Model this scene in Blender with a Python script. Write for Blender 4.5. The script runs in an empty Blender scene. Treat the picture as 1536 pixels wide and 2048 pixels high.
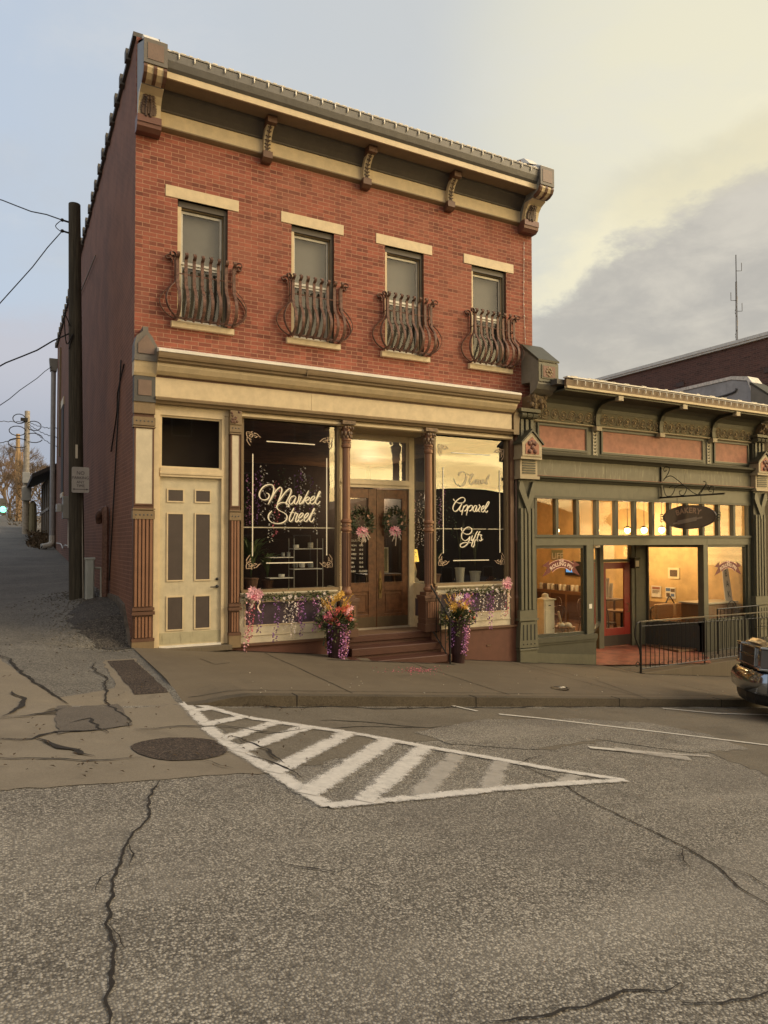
import bpy, math, random
from mathutils import Vector, Matrix, noise
random.seed(7)
R=math.radians
sc=bpy.context.scene
# ------------------------------------------------------------------ camera
F,YAW,PIT,ROL,PY=1420.0,0.496062,0.0244,-0.001264,1048.43
CAM=Vector((-1.822,-11.576,1.621))
fw=Vector((math.sin(YAW)*math.cos(PIT),math.cos(YAW)*math.cos(PIT),math.sin(PIT)))
r0=Vector((math.cos(YAW),-math.sin(YAW),0)); u0=r0.cross(fw)
rt=math.cos(ROL)*r0+math.sin(ROL)*u0; up=-math.sin(ROL)*r0+math.cos(ROL)*u0
cd=bpy.data.cameras.new('camera'); cam=bpy.data.objects.new('camera',cd); sc.collection.objects.link(cam)
cam.matrix_world=Matrix(((rt.x,up.x,-fw.x,CAM.x),(rt.y,up.y,-fw.y,CAM.y),(rt.z,up.z,-fw.z,CAM.z),(0,0,0,1)))
cd.sensor_fit='VERTICAL'; cd.sensor_height=36; cd.lens=36*F/2048; cd.shift_y=(PY-1024)/2048
cd.clip_end=2000; cd.clip_start=.05
sc.camera=cam
def ray(x,y): return fw+rt*((x-768)/F)-up*((y-PY)/F)
def PYP(x,y,Y=0.0):
    r=ray(x,y); t=(Y-CAM.y)/r.y; return CAM+r*t
def PXP(x,y,X):
    r=ray(x,y); t=(X-CAM.x)/r.x; return CAM+r*t
# ------------------------------------------------------------------ node helpers
class NT:
    def __init__(s,tree): s.t=tree; s.n=tree.nodes; s.l=tree.links
    def new(s,ty,**k):
        n=s.n.new(ty)
        for a,b in k.items(): setattr(n,a,b)
        return n
    def set(s,sock,v):
        if isinstance(v,bpy.types.NodeSocket): s.l.new(v,sock)
        elif v is not None:
            if isinstance(v,(tuple,list,Vector)) and len(v)==3 and sock.type=='RGBA': v=(*v,1)
            sock.default_value=v
    def m(s,op,a,b=None,c=None,clamp=False):
        n=s.new('ShaderNodeMath',operation=op,use_clamp=clamp)
        for i,v in enumerate((a,b,c)):
            if v is not None: s.set(n.inputs[i],v)
        return n.outputs[0]
    def dot(s,a,b):
        n=s.new('ShaderNodeVectorMath',operation='DOT_PRODUCT'); s.set(n.inputs[0],a); s.set(n.inputs[1],tuple(b) if isinstance(b,Vector) else b); return n.outputs['Value']
    def v(s,op,a,b=None):
        n=s.new('ShaderNodeVectorMath',operation=op); s.set(n.inputs[0],a)
        if b is not None: s.set(n.inputs[1],b)
        return n.outputs[0]
    def mix(s,f,a,b,bt='MIX'):
        n=s.new('ShaderNodeMix',data_type='RGBA',blend_type=bt); s.set(n.inputs['Factor'],f); s.set(n.inputs['A'],a); s.set(n.inputs['B'],b); return n.outputs['Result']
    def mr(s,x,a,b,c=0.0,d=1.0,smooth=True):
        n=s.new('ShaderNodeMapRange',interpolation_type='SMOOTHSTEP' if smooth else 'LINEAR')
        for i,v in enumerate((x,a,b,c,d)): s.set(n.inputs[i],v)
        return n.outputs[0]
    def noise(s,vec,sc=5,det=4,rough=.55,dist=0):
        n=s.new('ShaderNodeTexNoise'); s.set(n.inputs['Vector'],vec); n.inputs['Scale'].default_value=sc; n.inputs['Detail'].default_value=det; n.inputs['Roughness'].default_value=rough; n.inputs['Distortion'].default_value=dist; return n.outputs['Fac']
    def vor(s,vec,sc=5,out='Color',feat='F1',rnd=1):
        n=s.new('ShaderNodeTexVoronoi',feature=feat); s.set(n.inputs['Vector'],vec); n.inputs['Scale'].default_value=sc; n.inputs['Randomness'].default_value=rnd; return n.outputs[out]
    def comb(s,x,y,z):
        n=s.new('ShaderNodeCombineXYZ'); s.set(n.inputs[0],x); s.set(n.inputs[1],y); s.set(n.inputs[2],z); return n.outputs[0]
    def sep(s,v):
        n=s.new('ShaderNodeSeparateXYZ'); s.set(n.inputs[0],v); return n.outputs
# ------------------------------------------------------------------ world
SUN_AZ,SUN_EL=R(180-52),R(35)     # azimuth from +Y towards +X, behind the camera and to the right
w=bpy.data.worlds.new('World'); sc.world=w; w.use_nodes=True
nt=NT(w.node_tree); nt.n.clear()
dirv=nt.new('ShaderNodeTexCoord').outputs['Generated']
sky=nt.new('ShaderNodeTexSky',sky_type='NISHITA'); sky.sun_disc=False; sky.sun_elevation=SUN_EL; sky.sun_rotation=SUN_AZ; sky.dust_density=3; sky.air_density=1.5
nish=nt.v('SCALE',sky.outputs[0]); nish.node.inputs['Scale'].default_value=.10
dx,dy,dz=nt.sep(dirv)[:3]
zc=nt.m('ADD',nt.m('MAXIMUM',dz,0.0),.22)
pv=nt.comb(nt.m('DIVIDE',dx,zc),nt.m('DIVIDE',dy,zc),0.0)
n1=nt.noise(pv,.9,6,.6,.4); n2=nt.noise(nt.v('ADD',pv,(7.3,2.1,0)),2.6,6,.62,.3)
def sph(px,py): return ray(px,py).normalized()
# warm amount: from blue (left) to cream (right) over the view
wd=Vector((math.sin(R(82)),math.cos(R(82)),.18)).normalized()
t=nt.m('ADD',nt.dot(dirv,wd),nt.m('MULTIPLY',nt.m('SUBTRACT',n1,.5),.35))
warm=nt.mr(t,.22,.95)
col=nt.mix(nt.mr(t,.10,.62),(.56,.65,.78),(.66,.68,.68))
col=nt.mix(nt.mr(t,.55,.98),col,(.82,.77,.60))
hi=sph(1480,170); bright=nt.mr(nt.dot(dirv,hi),.93,1.0)
col=nt.mix(nt.m('MULTIPLY',bright,.7),col,(1.0,.93,.66))
lite=nt.mr(n2,.48,.72)
col=nt.mix(nt.m('MULTIPLY',lite,.30),col,(.80,.79,.76))
shd=nt.mr(nt.noise(nt.v('ADD',pv,(3.1,9.4,0)),1.7,7,.6,.6),.48,.70)
col=nt.mix(nt.m('MULTIPLY',shd,.28),col,(.58,.59,.60))
col=nt.mix(.12,col,nish)
# cloud bank on the right
def plane(a,b):
    n=sph(*b).cross(sph(*a)).normalized()
    return n if n.z<0 else -n
bank=plane((1060,600),(1536,300))
n3=nt.noise(nt.v('ADD',pv,(1.3,5.1,0)),5.5,6,.6,.2)
bd=nt.m('ADD',nt.m('ADD',nt.dot(dirv,bank),nt.m('MULTIPLY',nt.m('SUBTRACT',n2,.5),.20)),nt.m('MULTIPLY',nt.m('SUBTRACT',n3,.5),.11))
azr=nt.mr(nt.dot(dirv,sph(1600,620)),.84,.985)
edge=nt.m('MULTIPLY',nt.m('MULTIPLY',nt.mr(bd,-.055,-.005),nt.mr(bd,.03,-.01)),azr)
col=nt.mix(nt.m('MULTIPLY',edge,.55),col,(1.0,.91,.62))
bcol=nt.mix(nt.mr(nt.m('ADD',nt.m('MULTIPLY',n1,.5),nt.m('MULTIPLY',n3,.5)),.38,.62),(.49,.47,.43),(.66,.62,.54))
bcol=nt.mix(nt.mr(dz,.30,.05),bcol,(.60,.56,.47))
col=nt.mix(nt.m('MULTIPLY',nt.mr(bd,-.005,.032),azr),col,bcol)
bank2=plane((1340,290),(1536,200))
bd2=nt.m('ADD',nt.dot(dirv,bank2),nt.m('MULTIPLY',nt.m('SUBTRACT',n2,.5),.12))
a2=nt.mr(nt.dot(dirv,sph(1560,285)),.972,.995)
col=nt.mix(nt.m('MULTIPLY',nt.m('MULTIPLY',nt.mr(bd2,0,.03),nt.mr(bd2,.10,.05)),nt.m('MULTIPLY',a2,.35)),col,(.60,.55,.40))
# grey lilac cloud low on the left
bl=nt.m('SUBTRACT',nt.m('ADD',nt.mr(dz,.40,.20,0,1,False),nt.m('MULTIPLY',nt.m('SUBTRACT',n2,.5),.7)),.15)
azl=nt.mr(nt.dot(dirv,sph(0,800)),.90,.965)
col=nt.mix(nt.m('MULTIPLY',nt.mr(bl,.25,.6),azl),col,(.56,.57,.63))
col=nt.mix(nt.m('MULTIPLY',nt.mr(dz,.24,.10),azl),col,(.42,.46,.54))
# bright sunset sky behind the viewer
gl=Vector((math.sin(R(180-46)),math.cos(R(180-46)),math.sin(R(7)))).normalized()
gd=nt.dot(dirv,gl)
g=nt.mr(gd,.70,.985)
streak=nt.noise(nt.comb(nt.m('MULTIPLY',dx,3.0),nt.m('MULTIPLY',dy,3.0),nt.m('MULTIPLY',dz,26.0)),1.6,5,.6,.5)
gcol=nt.mix(nt.mr(streak,.42,.62),(6.4,4.3,1.7),(9.4,7.0,3.0))
gcol=nt.mix(nt.mr(dz,.14,.30),gcol,(2.4,1.9,1.2))
back=nt.mr(dy,.25,-.45)
col=nt.mix(nt.m('MULTIPLY',back,.8),col,(.94,.80,.61))
col=nt.mix(g,col,gcol)
col=nt.mix(nt.mr(dz,.0,-.06),col,(.10,.09,.07))
bg=nt.new('ShaderNodeBackground'); nt.set(bg.inputs[0],col); bg.inputs[1].default_value=1.0
wo=nt.new('ShaderNodeOutputWorld'); nt.l.new(bg.outputs[0],wo.inputs[0])
sd=bpy.data.lights.new('sun','SUN'); sd.energy=1.6; sd.angle=R(15); sd.color=(1,.83,.60)
so=bpy.data.objects.new('sun',sd); sc.collection.objects.link(so); so.location=(6,-20,15)
sdir=Vector((math.sin(SUN_AZ)*math.cos(SUN_EL),math.cos(SUN_AZ)*math.cos(SUN_EL),math.sin(SUN_EL)))
so.rotation_euler=sdir.to_track_quat('Z','Y').to_euler()
sc.view_settings.view_transform='Standard'; sc.view_settings.look='None'; sc.view_settings.exposure=0; sc.view_settings.gamma=1
sc.render.engine='CYCLES'; sc.cycles.max_bounces=8; sc.cycles.transparent_max_bounces=16; sc.cycles.caustics_reflective=False; sc.cycles.caustics_refractive=False
sc.cycles.sample_clamp_indirect=6
# ------------------------------------------------------------------ materials
MATS={}
def mat(name,col,rough=.6,metal=0,var=.08,vs=6,bump=.15,bs=40,spec=.5,emit=None,es=1,dirt=0,dcol=(.05,.04,.03)):
    if name in MATS: return MATS[name]
    m=bpy.data.materials.new(name); m.use_nodes=True; t=NT(m.node_tree); b=t.n['Principled BSDF']
    co=t.new('ShaderNodeTexCoord').outputs['Object']
    if var>0:
        n=t.noise(co,vs,5,.6)
        c=t.mix(t.mr(n,.3,.7),tuple(x*(1-var) for x in col),tuple(min(1,x*(1+var)) for x in col))
        if dirt>0:
            st=t.noise(t.v('MULTIPLY',co,(16,16,2.2)),1.3,6,.7)
            c=t.mix(t.m('MULTIPLY',t.mr(st,.52,.75),dirt),c,dcol)
        t.set(b.inputs['Base Color'],c)
    else: t.set(b.inputs['Base Color'],col)
    b.inputs['Roughness'].default_value=rough; b.inputs['Metallic'].default_value=metal; b.inputs['Specular IOR Level'].default_value=spec
    if bump>0:
        bn=t.new('ShaderNodeBump'); bn.inputs['Strength'].default_value=bump; bn.inputs['Distance'].default_value=.01
        t.set(bn.inputs['Height'],t.noise(co,bs,4)); t.l.new(bn.outputs[0],b.inputs['Normal'])
    if emit: t.set(b.inputs['Emission Color'],emit); b.inputs['Emission Strength'].default_value=es
    MATS[name]=m; return m
def glass(name,f0=.05,wav=0.0):
    """thin sheet glass: clear plus an angle-dependent mirror layer (Schlick)"""
    if name in MATS: return MATS[name]
    m=bpy.data.materials.new(name); m.use_nodes=True; t=NT(m.node_tree); t.n.clear()
    tr=t.new('ShaderNodeBsdfTransparent'); tr.inputs[0].default_value=(.97,.97,.95,1)
    gs=t.new('ShaderNodeBsdfGlossy'); gs.inputs['Roughness'].default_value=0; gs.inputs[0].default_value=(1,1,1,1)
    g=t.new('ShaderNodeNewGeometry'); c=t.m('ABSOLUTE',t.dot(g.outputs['Incoming'],g.outputs['True Normal']))
    fac=t.m('ADD',t.m('MULTIPLY',t.m('POWER',t.m('SUBTRACT',1.0,c),5.0),1-f0),f0,clamp=True)
    if wav>0:
        co=t.new('ShaderNodeTexCoord').outputs['Object']
        bn=t.new('ShaderNodeBump'); bn.inputs['Strength'].default_value=wav; bn.inputs['Distance'].default_value=.02
        t.set(bn.inputs['Height'],t.noise(co,1.2,1)); t.l.new(bn.outputs[0],gs.inputs['Normal'])
    mx=t.new('ShaderNodeMixShader'); t.l.new(fac,mx.inputs[0]); t.l.new(tr.outputs[0],mx.inputs[1]); t.l.new(gs.outputs[0],mx.inputs[2])
    o=t.new('ShaderNodeOutputMaterial'); t.l.new(mx.outputs[0],o.inputs[0]); MATS[name]=m; return m
def brickmat(name,c1,c2,mort,side=None,sm=None,bl=.222,rh=.0688,msize=.006,old=.15):
    m=bpy.data.materials.new(name); m.use_nodes=True; t=NT(m.node_tree); b=t.n['Principled BSDF']
    g=t.new('ShaderNodeNewGeometry'); px,py,pz=t.sep(g.outputs['Position'])[:3]; nx=t.m('ABSOLUTE',t.sep(g.outputs['True Normal'])[0])
    isx=t.m('GREATER_THAN',nx,.6)
    u=t.m('ADD',t.m('MULTIPLY',px,t.m('SUBTRACT',1.0,isx)),t.m('MULTIPLY',py,isx))
    wob=t.m('MULTIPLY',t.m('SUBTRACT',t.noise(g.outputs['Position'],7,2),.5),.007)
    vec=t.comb(t.m('ADD',u,wob),t.m('ADD',pz,wob),0.0)
    bt=t.new('ShaderNodeTexBrick'); t.set(bt.inputs['Vector'],vec); bt.inputs['Scale'].default_value=1; bt.inputs['Brick Width'].default_value=bl; bt.inputs['Row Height'].default_value=rh
    bt.inputs['Mortar Size'].default_value=msize; bt.inputs['Mortar Smooth'].default_value=.3; bt.inputs['Bias'].default_value=-.1
    bt.inputs['Color1'].default_value=(*c1,1); bt.inputs['Color2'].default_value=(*c2,1); bt.inputs['Mortar'].default_value=(*mort,1)
    c=bt.outputs['Color']
    big=t.noise(g.outputs['Position'],.9,5,.6); fine=t.noise(g.outputs['Position'],30,4,.6)
    c=t.mix(t.mr(big,.4,.75,0,.45),c,tuple((a*.6+d*.4)*1.05 for a,d in zip(c1,mort)))
    c=t.mix(t.mr(fine,.35,.8,0,old),c,(.06,.03,.025))
    v=t.new('ShaderNodeTexWhiteNoise',noise_dimensions='2D'); row=t.m('FLOOR',t.m('DIVIDE',t.m('ADD',pz,wob),rh)); odd=t.m('MULTIPLY',t.m('MODULO',t.m('ABSOLUTE',row),2.0),.5)
    t.set(v.inputs['Vector'],t.comb(t.m('FLOOR',t.m('SUBTRACT',t.m('DIVIDE',t.m('ADD',u,wob),bl),odd)),row,0.0)); rb=v.outputs['Value']
    c=t.mix(t.m('MULTIPLY',t.m('MULTIPLY',t.mr(rb,.80,.95),.5),t.m('SUBTRACT',1.0,bt.outputs['Fac'])),c,tuple(x*.45 for x in c2)); c=t.mix(t.m('MULTIPLY',t.m('MULTIPLY',t.mr(rb,.22,.05),.4),t.m('SUBTRACT',1.0,bt.outputs['Fac'])),c,tuple(x*1.35 for x in c1))
    wst=t.noise(t.v('MULTIPLY',g.outputs['Position'],(3.5,3.5,.35)),1.6,5,.65); c=t.mix(t.mr(wst,.52,.78,0,.35),c,(.09,.045,.035))
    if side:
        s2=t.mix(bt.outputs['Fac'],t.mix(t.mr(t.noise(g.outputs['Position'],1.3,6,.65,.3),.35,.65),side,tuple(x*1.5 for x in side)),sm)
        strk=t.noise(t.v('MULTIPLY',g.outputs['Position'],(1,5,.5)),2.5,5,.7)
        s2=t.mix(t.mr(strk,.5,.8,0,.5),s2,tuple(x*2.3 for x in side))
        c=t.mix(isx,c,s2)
    t.set(b.inputs['Base Color'],c); b.inputs['Roughness'].default_value=.85
    bn=t.new('ShaderNodeBump'); bn.inputs['Strength'].default_value=.6; bn.inputs['Distance'].default_value=.012
    t.set(bn.inputs['Height'],t.m('ADD',t.m('MULTIPLY',t.m('SUBTRACT',1.0,bt.outputs['Fac']),1.0),t.m('MULTIPLY',fine,.4))); t.l.new(bn.outputs[0],b.inputs['Normal'])
    MATS[name]=m; return m
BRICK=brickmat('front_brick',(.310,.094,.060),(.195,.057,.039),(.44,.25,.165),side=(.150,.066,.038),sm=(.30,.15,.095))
BRICKD=brickmat('dark_brick',(.13,.06,.045),(.09,.045,.035),(.19,.12,.09),old=.4)
BRICKO=brickmat('opposite_brick',(.10,.05,.04),(.08,.04,.03),(.14,.09,.07))
CREAM=mat('cream_paint',(.63,.51,.325),.5,dirt=.13,dcol=(.30,.24,.14))
CREAMW=mat('pale_cream_paint',(.60,.53,.39),.5,dirt=.1,dcol=(.4,.33,.22))
BROWN=mat('brown_paint',(.125,.062,.038),.5,dirt=.2)
BROWNL=mat('tan_brown_paint',(.22,.155,.085),.5,dirt=.25)
MAROON=mat('maroon_paint',(.16,.07,.05),.5)
GREYP=mat('grey_paint',(.15,.135,.118),.55,dirt=.2)
GREYD=mat('dark_grey_paint',(.085,.08,.075),.6)
TAUPE=mat('taupe_panel',(.075,.058,.05),.45,bump=.05)
PURPLE=mat('plum_panel',(.06,.04,.055),.5)
GUTTER=mat('gutter_metal',(.165,.16,.155),.5,metal=.2,dirt=.3)
WHITE=mat('white_flashing',(.78,.74,.66),.5)
IRON=mat('rusty_iron',(.13,.068,.05),.6,metal=.2,var=.4,vs=20,bump=.4)
IRONB=mat('black_iron',(.02,.018,.016),.45,metal=.3)
WOOD=mat('stained_wood',(.14,.058,.024),.4,var=.3,vs=12,dirt=.3)
STEPM=mat('red_brown_floor_paint',(.082,.031,.020),.5,dirt=.3)
BASEM=mat('brown_base_paint',(.125,.050,.032),.7,dirt=.2)
DARK=mat('dark_interior',(.035,.024,.016),.8,bump=0)
SHADE=mat('window_shade',(.142,.137,.132),.8,bump=0,var=.05)
LOWSH=mat('window_screen',(.075,.068,.055),.8,bump=0)
GL=glass('shop_glass',.062,wav=.012); GLU=glass('upper_glass',.03,wav=.03); GLB=glass('bakery_glass',.025)
GREEN=mat('sage_green_paint',(.112,.106,.070),.5,dirt=.4,dcol=(.05,.05,.035))
GREEND=mat('dark_green_paint',(.062,.060,.040),.5,dirt=.3)
GREENS=mat('weathered_green_panel',(.150,.138,.090),.6,dirt=.75,dcol=(.36,.33,.22))
GRBEIGE=mat('beige_trim',(.38,.31,.20),.5)
REDPAN=mat('faded_red_panel',(.34,.135,.085),.6,var=.2,dirt=.5,dcol=(.28,.14,.08))
REDD=mat('red_door_paint',(.26,.02,.012),.4)
LETTER=mat('cream_lettering',(.85,.78,.62),.5,var=0,bump=0)
LETSH=mat('lettering_shadow',(.20,.17,.13),.5,var=0,bump=0)
ORN=mat('bronze_decal',(.50,.36,.24),.5,var=0,bump=0)
# ------------------------------------------------------------------ mesh builder
def rootloc(p):
    v=Vector((0,0,0))
    while p is not None: v+=p.location; p=p.parent
    return v
COL=sc.collection
class MB:
    def __init__(s): s.v=[]; s.f=[]; s.mi=[]; s.uv={}
    def add(s,vs,fs):
        n=len(s.v); s.v+= [tuple(a) for a in vs]; s.f+= [tuple(i+n for i in f) for f in fs]; return s
    def box(s,x0,x1,y0,y1,z0,z1):
        if x0>x1:x0,x1=x1,x0
        if y0>y1:y0,y1=y1,y0
        if z0>z1:z0,z1=z1,z0
        return s.add([(x0,y0,z0),(x1,y0,z0),(x1,y1,z0),(x0,y1,z0),(x0,y0,z1),(x1,y0,z1),(x1,y1,z1),(x0,y1,z1)],[(0,3,2,1),(4,5,6,7),(0,1,5,4),(1,2,6,5),(2,3,7,6),(3,0,4,7)])
    def prism(s,pts,a,b,ax):
        n=len(pts)
        def P(p,c): return {'x':(c,p[0],p[1]),'y':(p[0],c,p[1]),'z':(p[0],p[1],c)}[ax]
        return s.add([P(p,a) for p in pts]+[P(p,b) for p in pts],[tuple(range(n)),tuple(range(2*n-1,n-1,-1))]+[(i,(i+1)%n,(i+1)%n+n,i+n) for i in range(n)])
    def tube(s,pts,r,seg=6,cap=True):
        pts=[Vector(p) for p in pts]; n=len(pts); rr=r if isinstance(r,(list,tuple)) else [r]*n
        vs=[];fs=[]; ref=None
        for i,p in enumerate(pts):
            d=(pts[min(i+1,n-1)]-pts[max(i-1,0)])
            if d.length<1e-9: d=Vector((0,0,1))
            d.normalize()
            if ref is None:
                h=Vector((0,0,1)) if abs(d.z)<.9 else Vector((1,0,0)); a=d.cross(h).normalized()
            else:
                a=ref-d*ref.dot(d)
                if a.length<1e-4: a=d.cross(Vector((.3,.5,.8)))
                a.normalize()
            ref=a; b=d.cross(a)
            for k in range(seg):
                an=2*math.pi*k/seg; vs.append(p+(a*math.cos(an)+b*math.sin(an))*rr[i])
        for i in range(n-1):
            for k in range(seg):
                k2=(k+1)%seg; fs.append((i*seg+k,i*seg+k2,(i+1)*seg+k2,(i+1)*seg+k))
        if cap: fs.append(tuple(range(seg-1,-1,-1))); fs.append(tuple(range((n-1)*seg,n*seg)))
        return s.add(vs,fs)
    def flat(s,pts,wv,th):           # flat bar: width vector wv (half), thickness th
        pts=[Vector(p) for p in pts]; n=len(pts); wv=Vector(wv); vs=[];fs=[]
        for i,p in enumerate(pts):
            d=(pts[min(i+1,n-1)]-pts[max(i-1,0)]).normalized(); nn=d.cross(wv.normalized()).normalized()*(th/2)
            vs+=[p-wv-nn,p+wv-nn,p+wv+nn,p-wv+nn]
        for i in range(n-1):
            for k in range(4): k2=(k+1)%4; fs.append((i*4+k,i*4+k2,i*4+4+k2,i*4+4+k))
        fs+=[(3,2,1,0),tuple(range((n-1)*4,n*4))]
        return s.add(vs,fs)
    def lathe(s,cx,cy,prof,seg=16):
        vs=[];fs=[];n=len(prof)
        for r,z in prof:
            for k in range(seg): an=2*math.pi*k/seg; vs.append((cx+r*math.cos(an),cy+r*math.sin(an),z))
        for i in range(n-1):
            for k in range(seg): k2=(k+1)%seg; fs.append((i*seg+k,i*seg+k2,(i+1)*seg+k2,(i+1)*seg+k))
        fs.append(tuple(range(seg-1,-1,-1))); fs.append(tuple(range((n-1)*seg,n*seg)))
        return s.add(vs,fs)
    def ball(s,c,r,sx=1,sy=1,sz=1,seg=8,rings=5):
        c=Vector(c); vs=[c+Vector((0,0,-r*sz))];fs=[]
        for i in range(1,rings):
            ph=-math.pi/2+math.pi*i/rings
            for k in range(seg): an=2*math.pi*k/seg; vs.append(c+Vector((r*sx*math.cos(ph)*math.cos(an),r*sy*math.cos(ph)*math.sin(an),r*sz*math.sin(ph))))
        vs.append(c+Vector((0,0,r*sz))); L=len(vs)-1
        for k in range(seg):
            k2=(k+1)%seg; fs.append((0,1+k2,1+k)); fs.append((L,1+(rings-2)*seg+k,1+(rings-2)*seg+k2))
            for i in range(rings-2): fs.append((1+i*seg+k,1+i*seg+k2,1+(i+1)*seg+k2,1+(i+1)*seg+k))
        return s.add(vs,fs)
    def leaf(s,p,d,n,L,W,fold=.15):
        p=Vector(p); d=Vector(d).normalized(); sd=d.cross(Vector(n))
        if sd.length<1e-4: sd=d.cross(Vector((.3,.5,.8)))
        sd.normalize(); nn=sd.cross(d)
        m=p+d*L*.45
        return s.add([p,m+sd*W*.5+nn*W*fold,p+d*L,m-sd*W*.5+nn*W*fold,m],[(0,1,4),(1,2,4),(2,3,4),(3,0,4)])
    def build(s,name,m,parent=None,smooth=False,bevel=0,local=False,origin=None):
        me=bpy.data.meshes.new(name); o=bpy.data.objects.new(name,me)
        off=Vector((0,0,0))
        if parent is not None and not local: off=rootloc(parent)
        elif origin is not None: off=Vector(origin); o.location=off
        vs=s.v if local else [(a[0]-off.x,a[1]-off.y,a[2]-off.z) for a in s.v]
        me.from_pydata(vs,[],s.f); me.update()
        ms=m if isinstance(m,list) else [m]
        for q in ms: me.materials.append(q)
        if s.mi:
            for p,i in zip(me.polygons,s.mi): p.material_index=i
        if smooth: me.shade_smooth()
        COL.objects.link(o)
        if parent is not None: o.parent=parent
        if bevel>0:
            bv=o.modifiers.new('bevel','BEVEL'); bv.width=bevel; bv.segments=2; bv.limit_method='ANGLE'; bv.angle_limit=R(40); bv.harden_normals=False
        return o
def tag(o,label=None,cat=None,group=None,kind=None):
    if label:o['label']=label
    if cat:o['category']=cat
    if group:o['group']=group
    if kind:o['kind']=kind
    return o
def thing(name,loc,label,cat,group=None):
    o=bpy.data.objects.new(name,None); o.location=loc; o.empty_display_size=.2; COL.objects.link(o); return tag(o,label,cat,group)
def copy_tree(o,parent=None):
    c=o.copy(); COL.objects.link(c)
    if parent is not None: c.parent=parent
    for ch in list(o.children): copy_tree(ch,c)
    return c
def text(s,size,name,m,parent,fn,ext=.0,align='CENTER',sp=1.0,bold=0,shear=0):
    """flat text; fn maps (u,v) to a world point"""
    cu=bpy.data.curves.new('t','FONT'); cu.body=s; cu.size=size; cu.align_x=align; cu.space_character=sp; cu.offset=bold; cu.resolution_u=3; cu.shear=shear
    ob=bpy.data.objects.new('t',cu); COL.objects.link(ob); dg=bpy.context.evaluated_depsgraph_get()
    me=ob.evaluated_get(dg).to_mesh(); b=MB(); b.add([fn(v.co.x,v.co.y) for v in me.vertices],[tuple(p.vertices) for p in me.polygons])
    ob.to_mesh_clear(); bpy.data.objects.remove(ob); bpy.data.curves.remove(cu)
    if name is None: return b
    return b.build(name,m,parent)
def spline(pts,n=6,closed=False):
    P=[Vector(p) for p in pts]; out=[]
    for i in range(len(P)-1):
        a=P[max(i-1,0)];b=P[i];c=P[i+1];d=P[min(i+2,len(P)-1)]
        for k in range(n):
            t=k/n; out.append(.5*((2*b)+(c-a)*t+(2*a-5*b+4*c-d)*t*t+(3*b-a-3*c+d)*t**3))
    out.append(P[-1]); return out
def lerp(a,b,t): return a+(b-a)*t
def ss(a,b,x):
    t=max(0,min(1,(x-a)/(b-a))); return t*t*(3-2*t)
def interp(tab,x):
    if x<=tab[0][0]: return tab[0][1]
    for (a,b),(c,d) in zip(tab,tab[1:]):
        if x<=c: return lerp(b,d,(x-a)/(c-a))
    return tab[-1][1]
# ------------------------------------------------------------------ ground height
SL=-.112
def slx(X): return SL*max(-28,min(X,28+0*X)) + (SL*.25*(X-28) if X>28 else (SL*.25*(X+28) if X<-28 else 0))
ALC=[(-3.6,-.19),(-1.5,-.07),(0,.04),(3,.40),(12,1.05),(19,1.46),(60,4.0),(120,4.4),(400,4.4)]
WED=[(-3.6,-.19),(-3.0,-.10),(-2,-.06),(0,-.01),(.3,.2),(.7,.42),(1.4,.56),(2.4,.58),(4,.62),(6,.70),(12,1.05),(19,1.46),(60,4.0),(120,4.4),(400,4.4)]
def G(X,Y):
    if Y<=-3.6: return slx(X)-.19
    a=interp(ALC,Y)+slx(X)*(1-ss(-3.6,6,Y)); b=interp(WED,Y)
    if X<=0: return lerp(a,b,ss(-1.5,-.05,X))
    lo=SL*X-.42 if X<28 else slx(X)-.42
    return lerp(lo,interp(ALC,Y),ss(17.5,21,Y)) if Y>-3.5 else slx(X)-.19-.2*ss(-3.6,-3.5,Y)
def GP(px,py,surf=None):
    r=ray(px,py); t=.5; p=CAM.copy()
    f=surf or G
    for i in range(4000):
        q=CAM+r*t
        if q.z<f(q.x,q.y): break
        p=q; t*=1.004
    lo,hi=t/1.004,t
    for i in range(20):
        m=(lo+hi)/2; q=CAM+r*m
        if q.z<f(q.x,q.y): hi=m
        else: lo=m
    q=CAM+r*hi; return Vector((q.x,q.y,f(q.x,q.y)))
def ROADF(X,Y): return slx(X)-.19
def SW(X,Y): return slx(X)+.02*Y-.12*ss(0,1,(.75-X)/.75)*ss(0,1,(-2.5-Y)/1.1)
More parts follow.
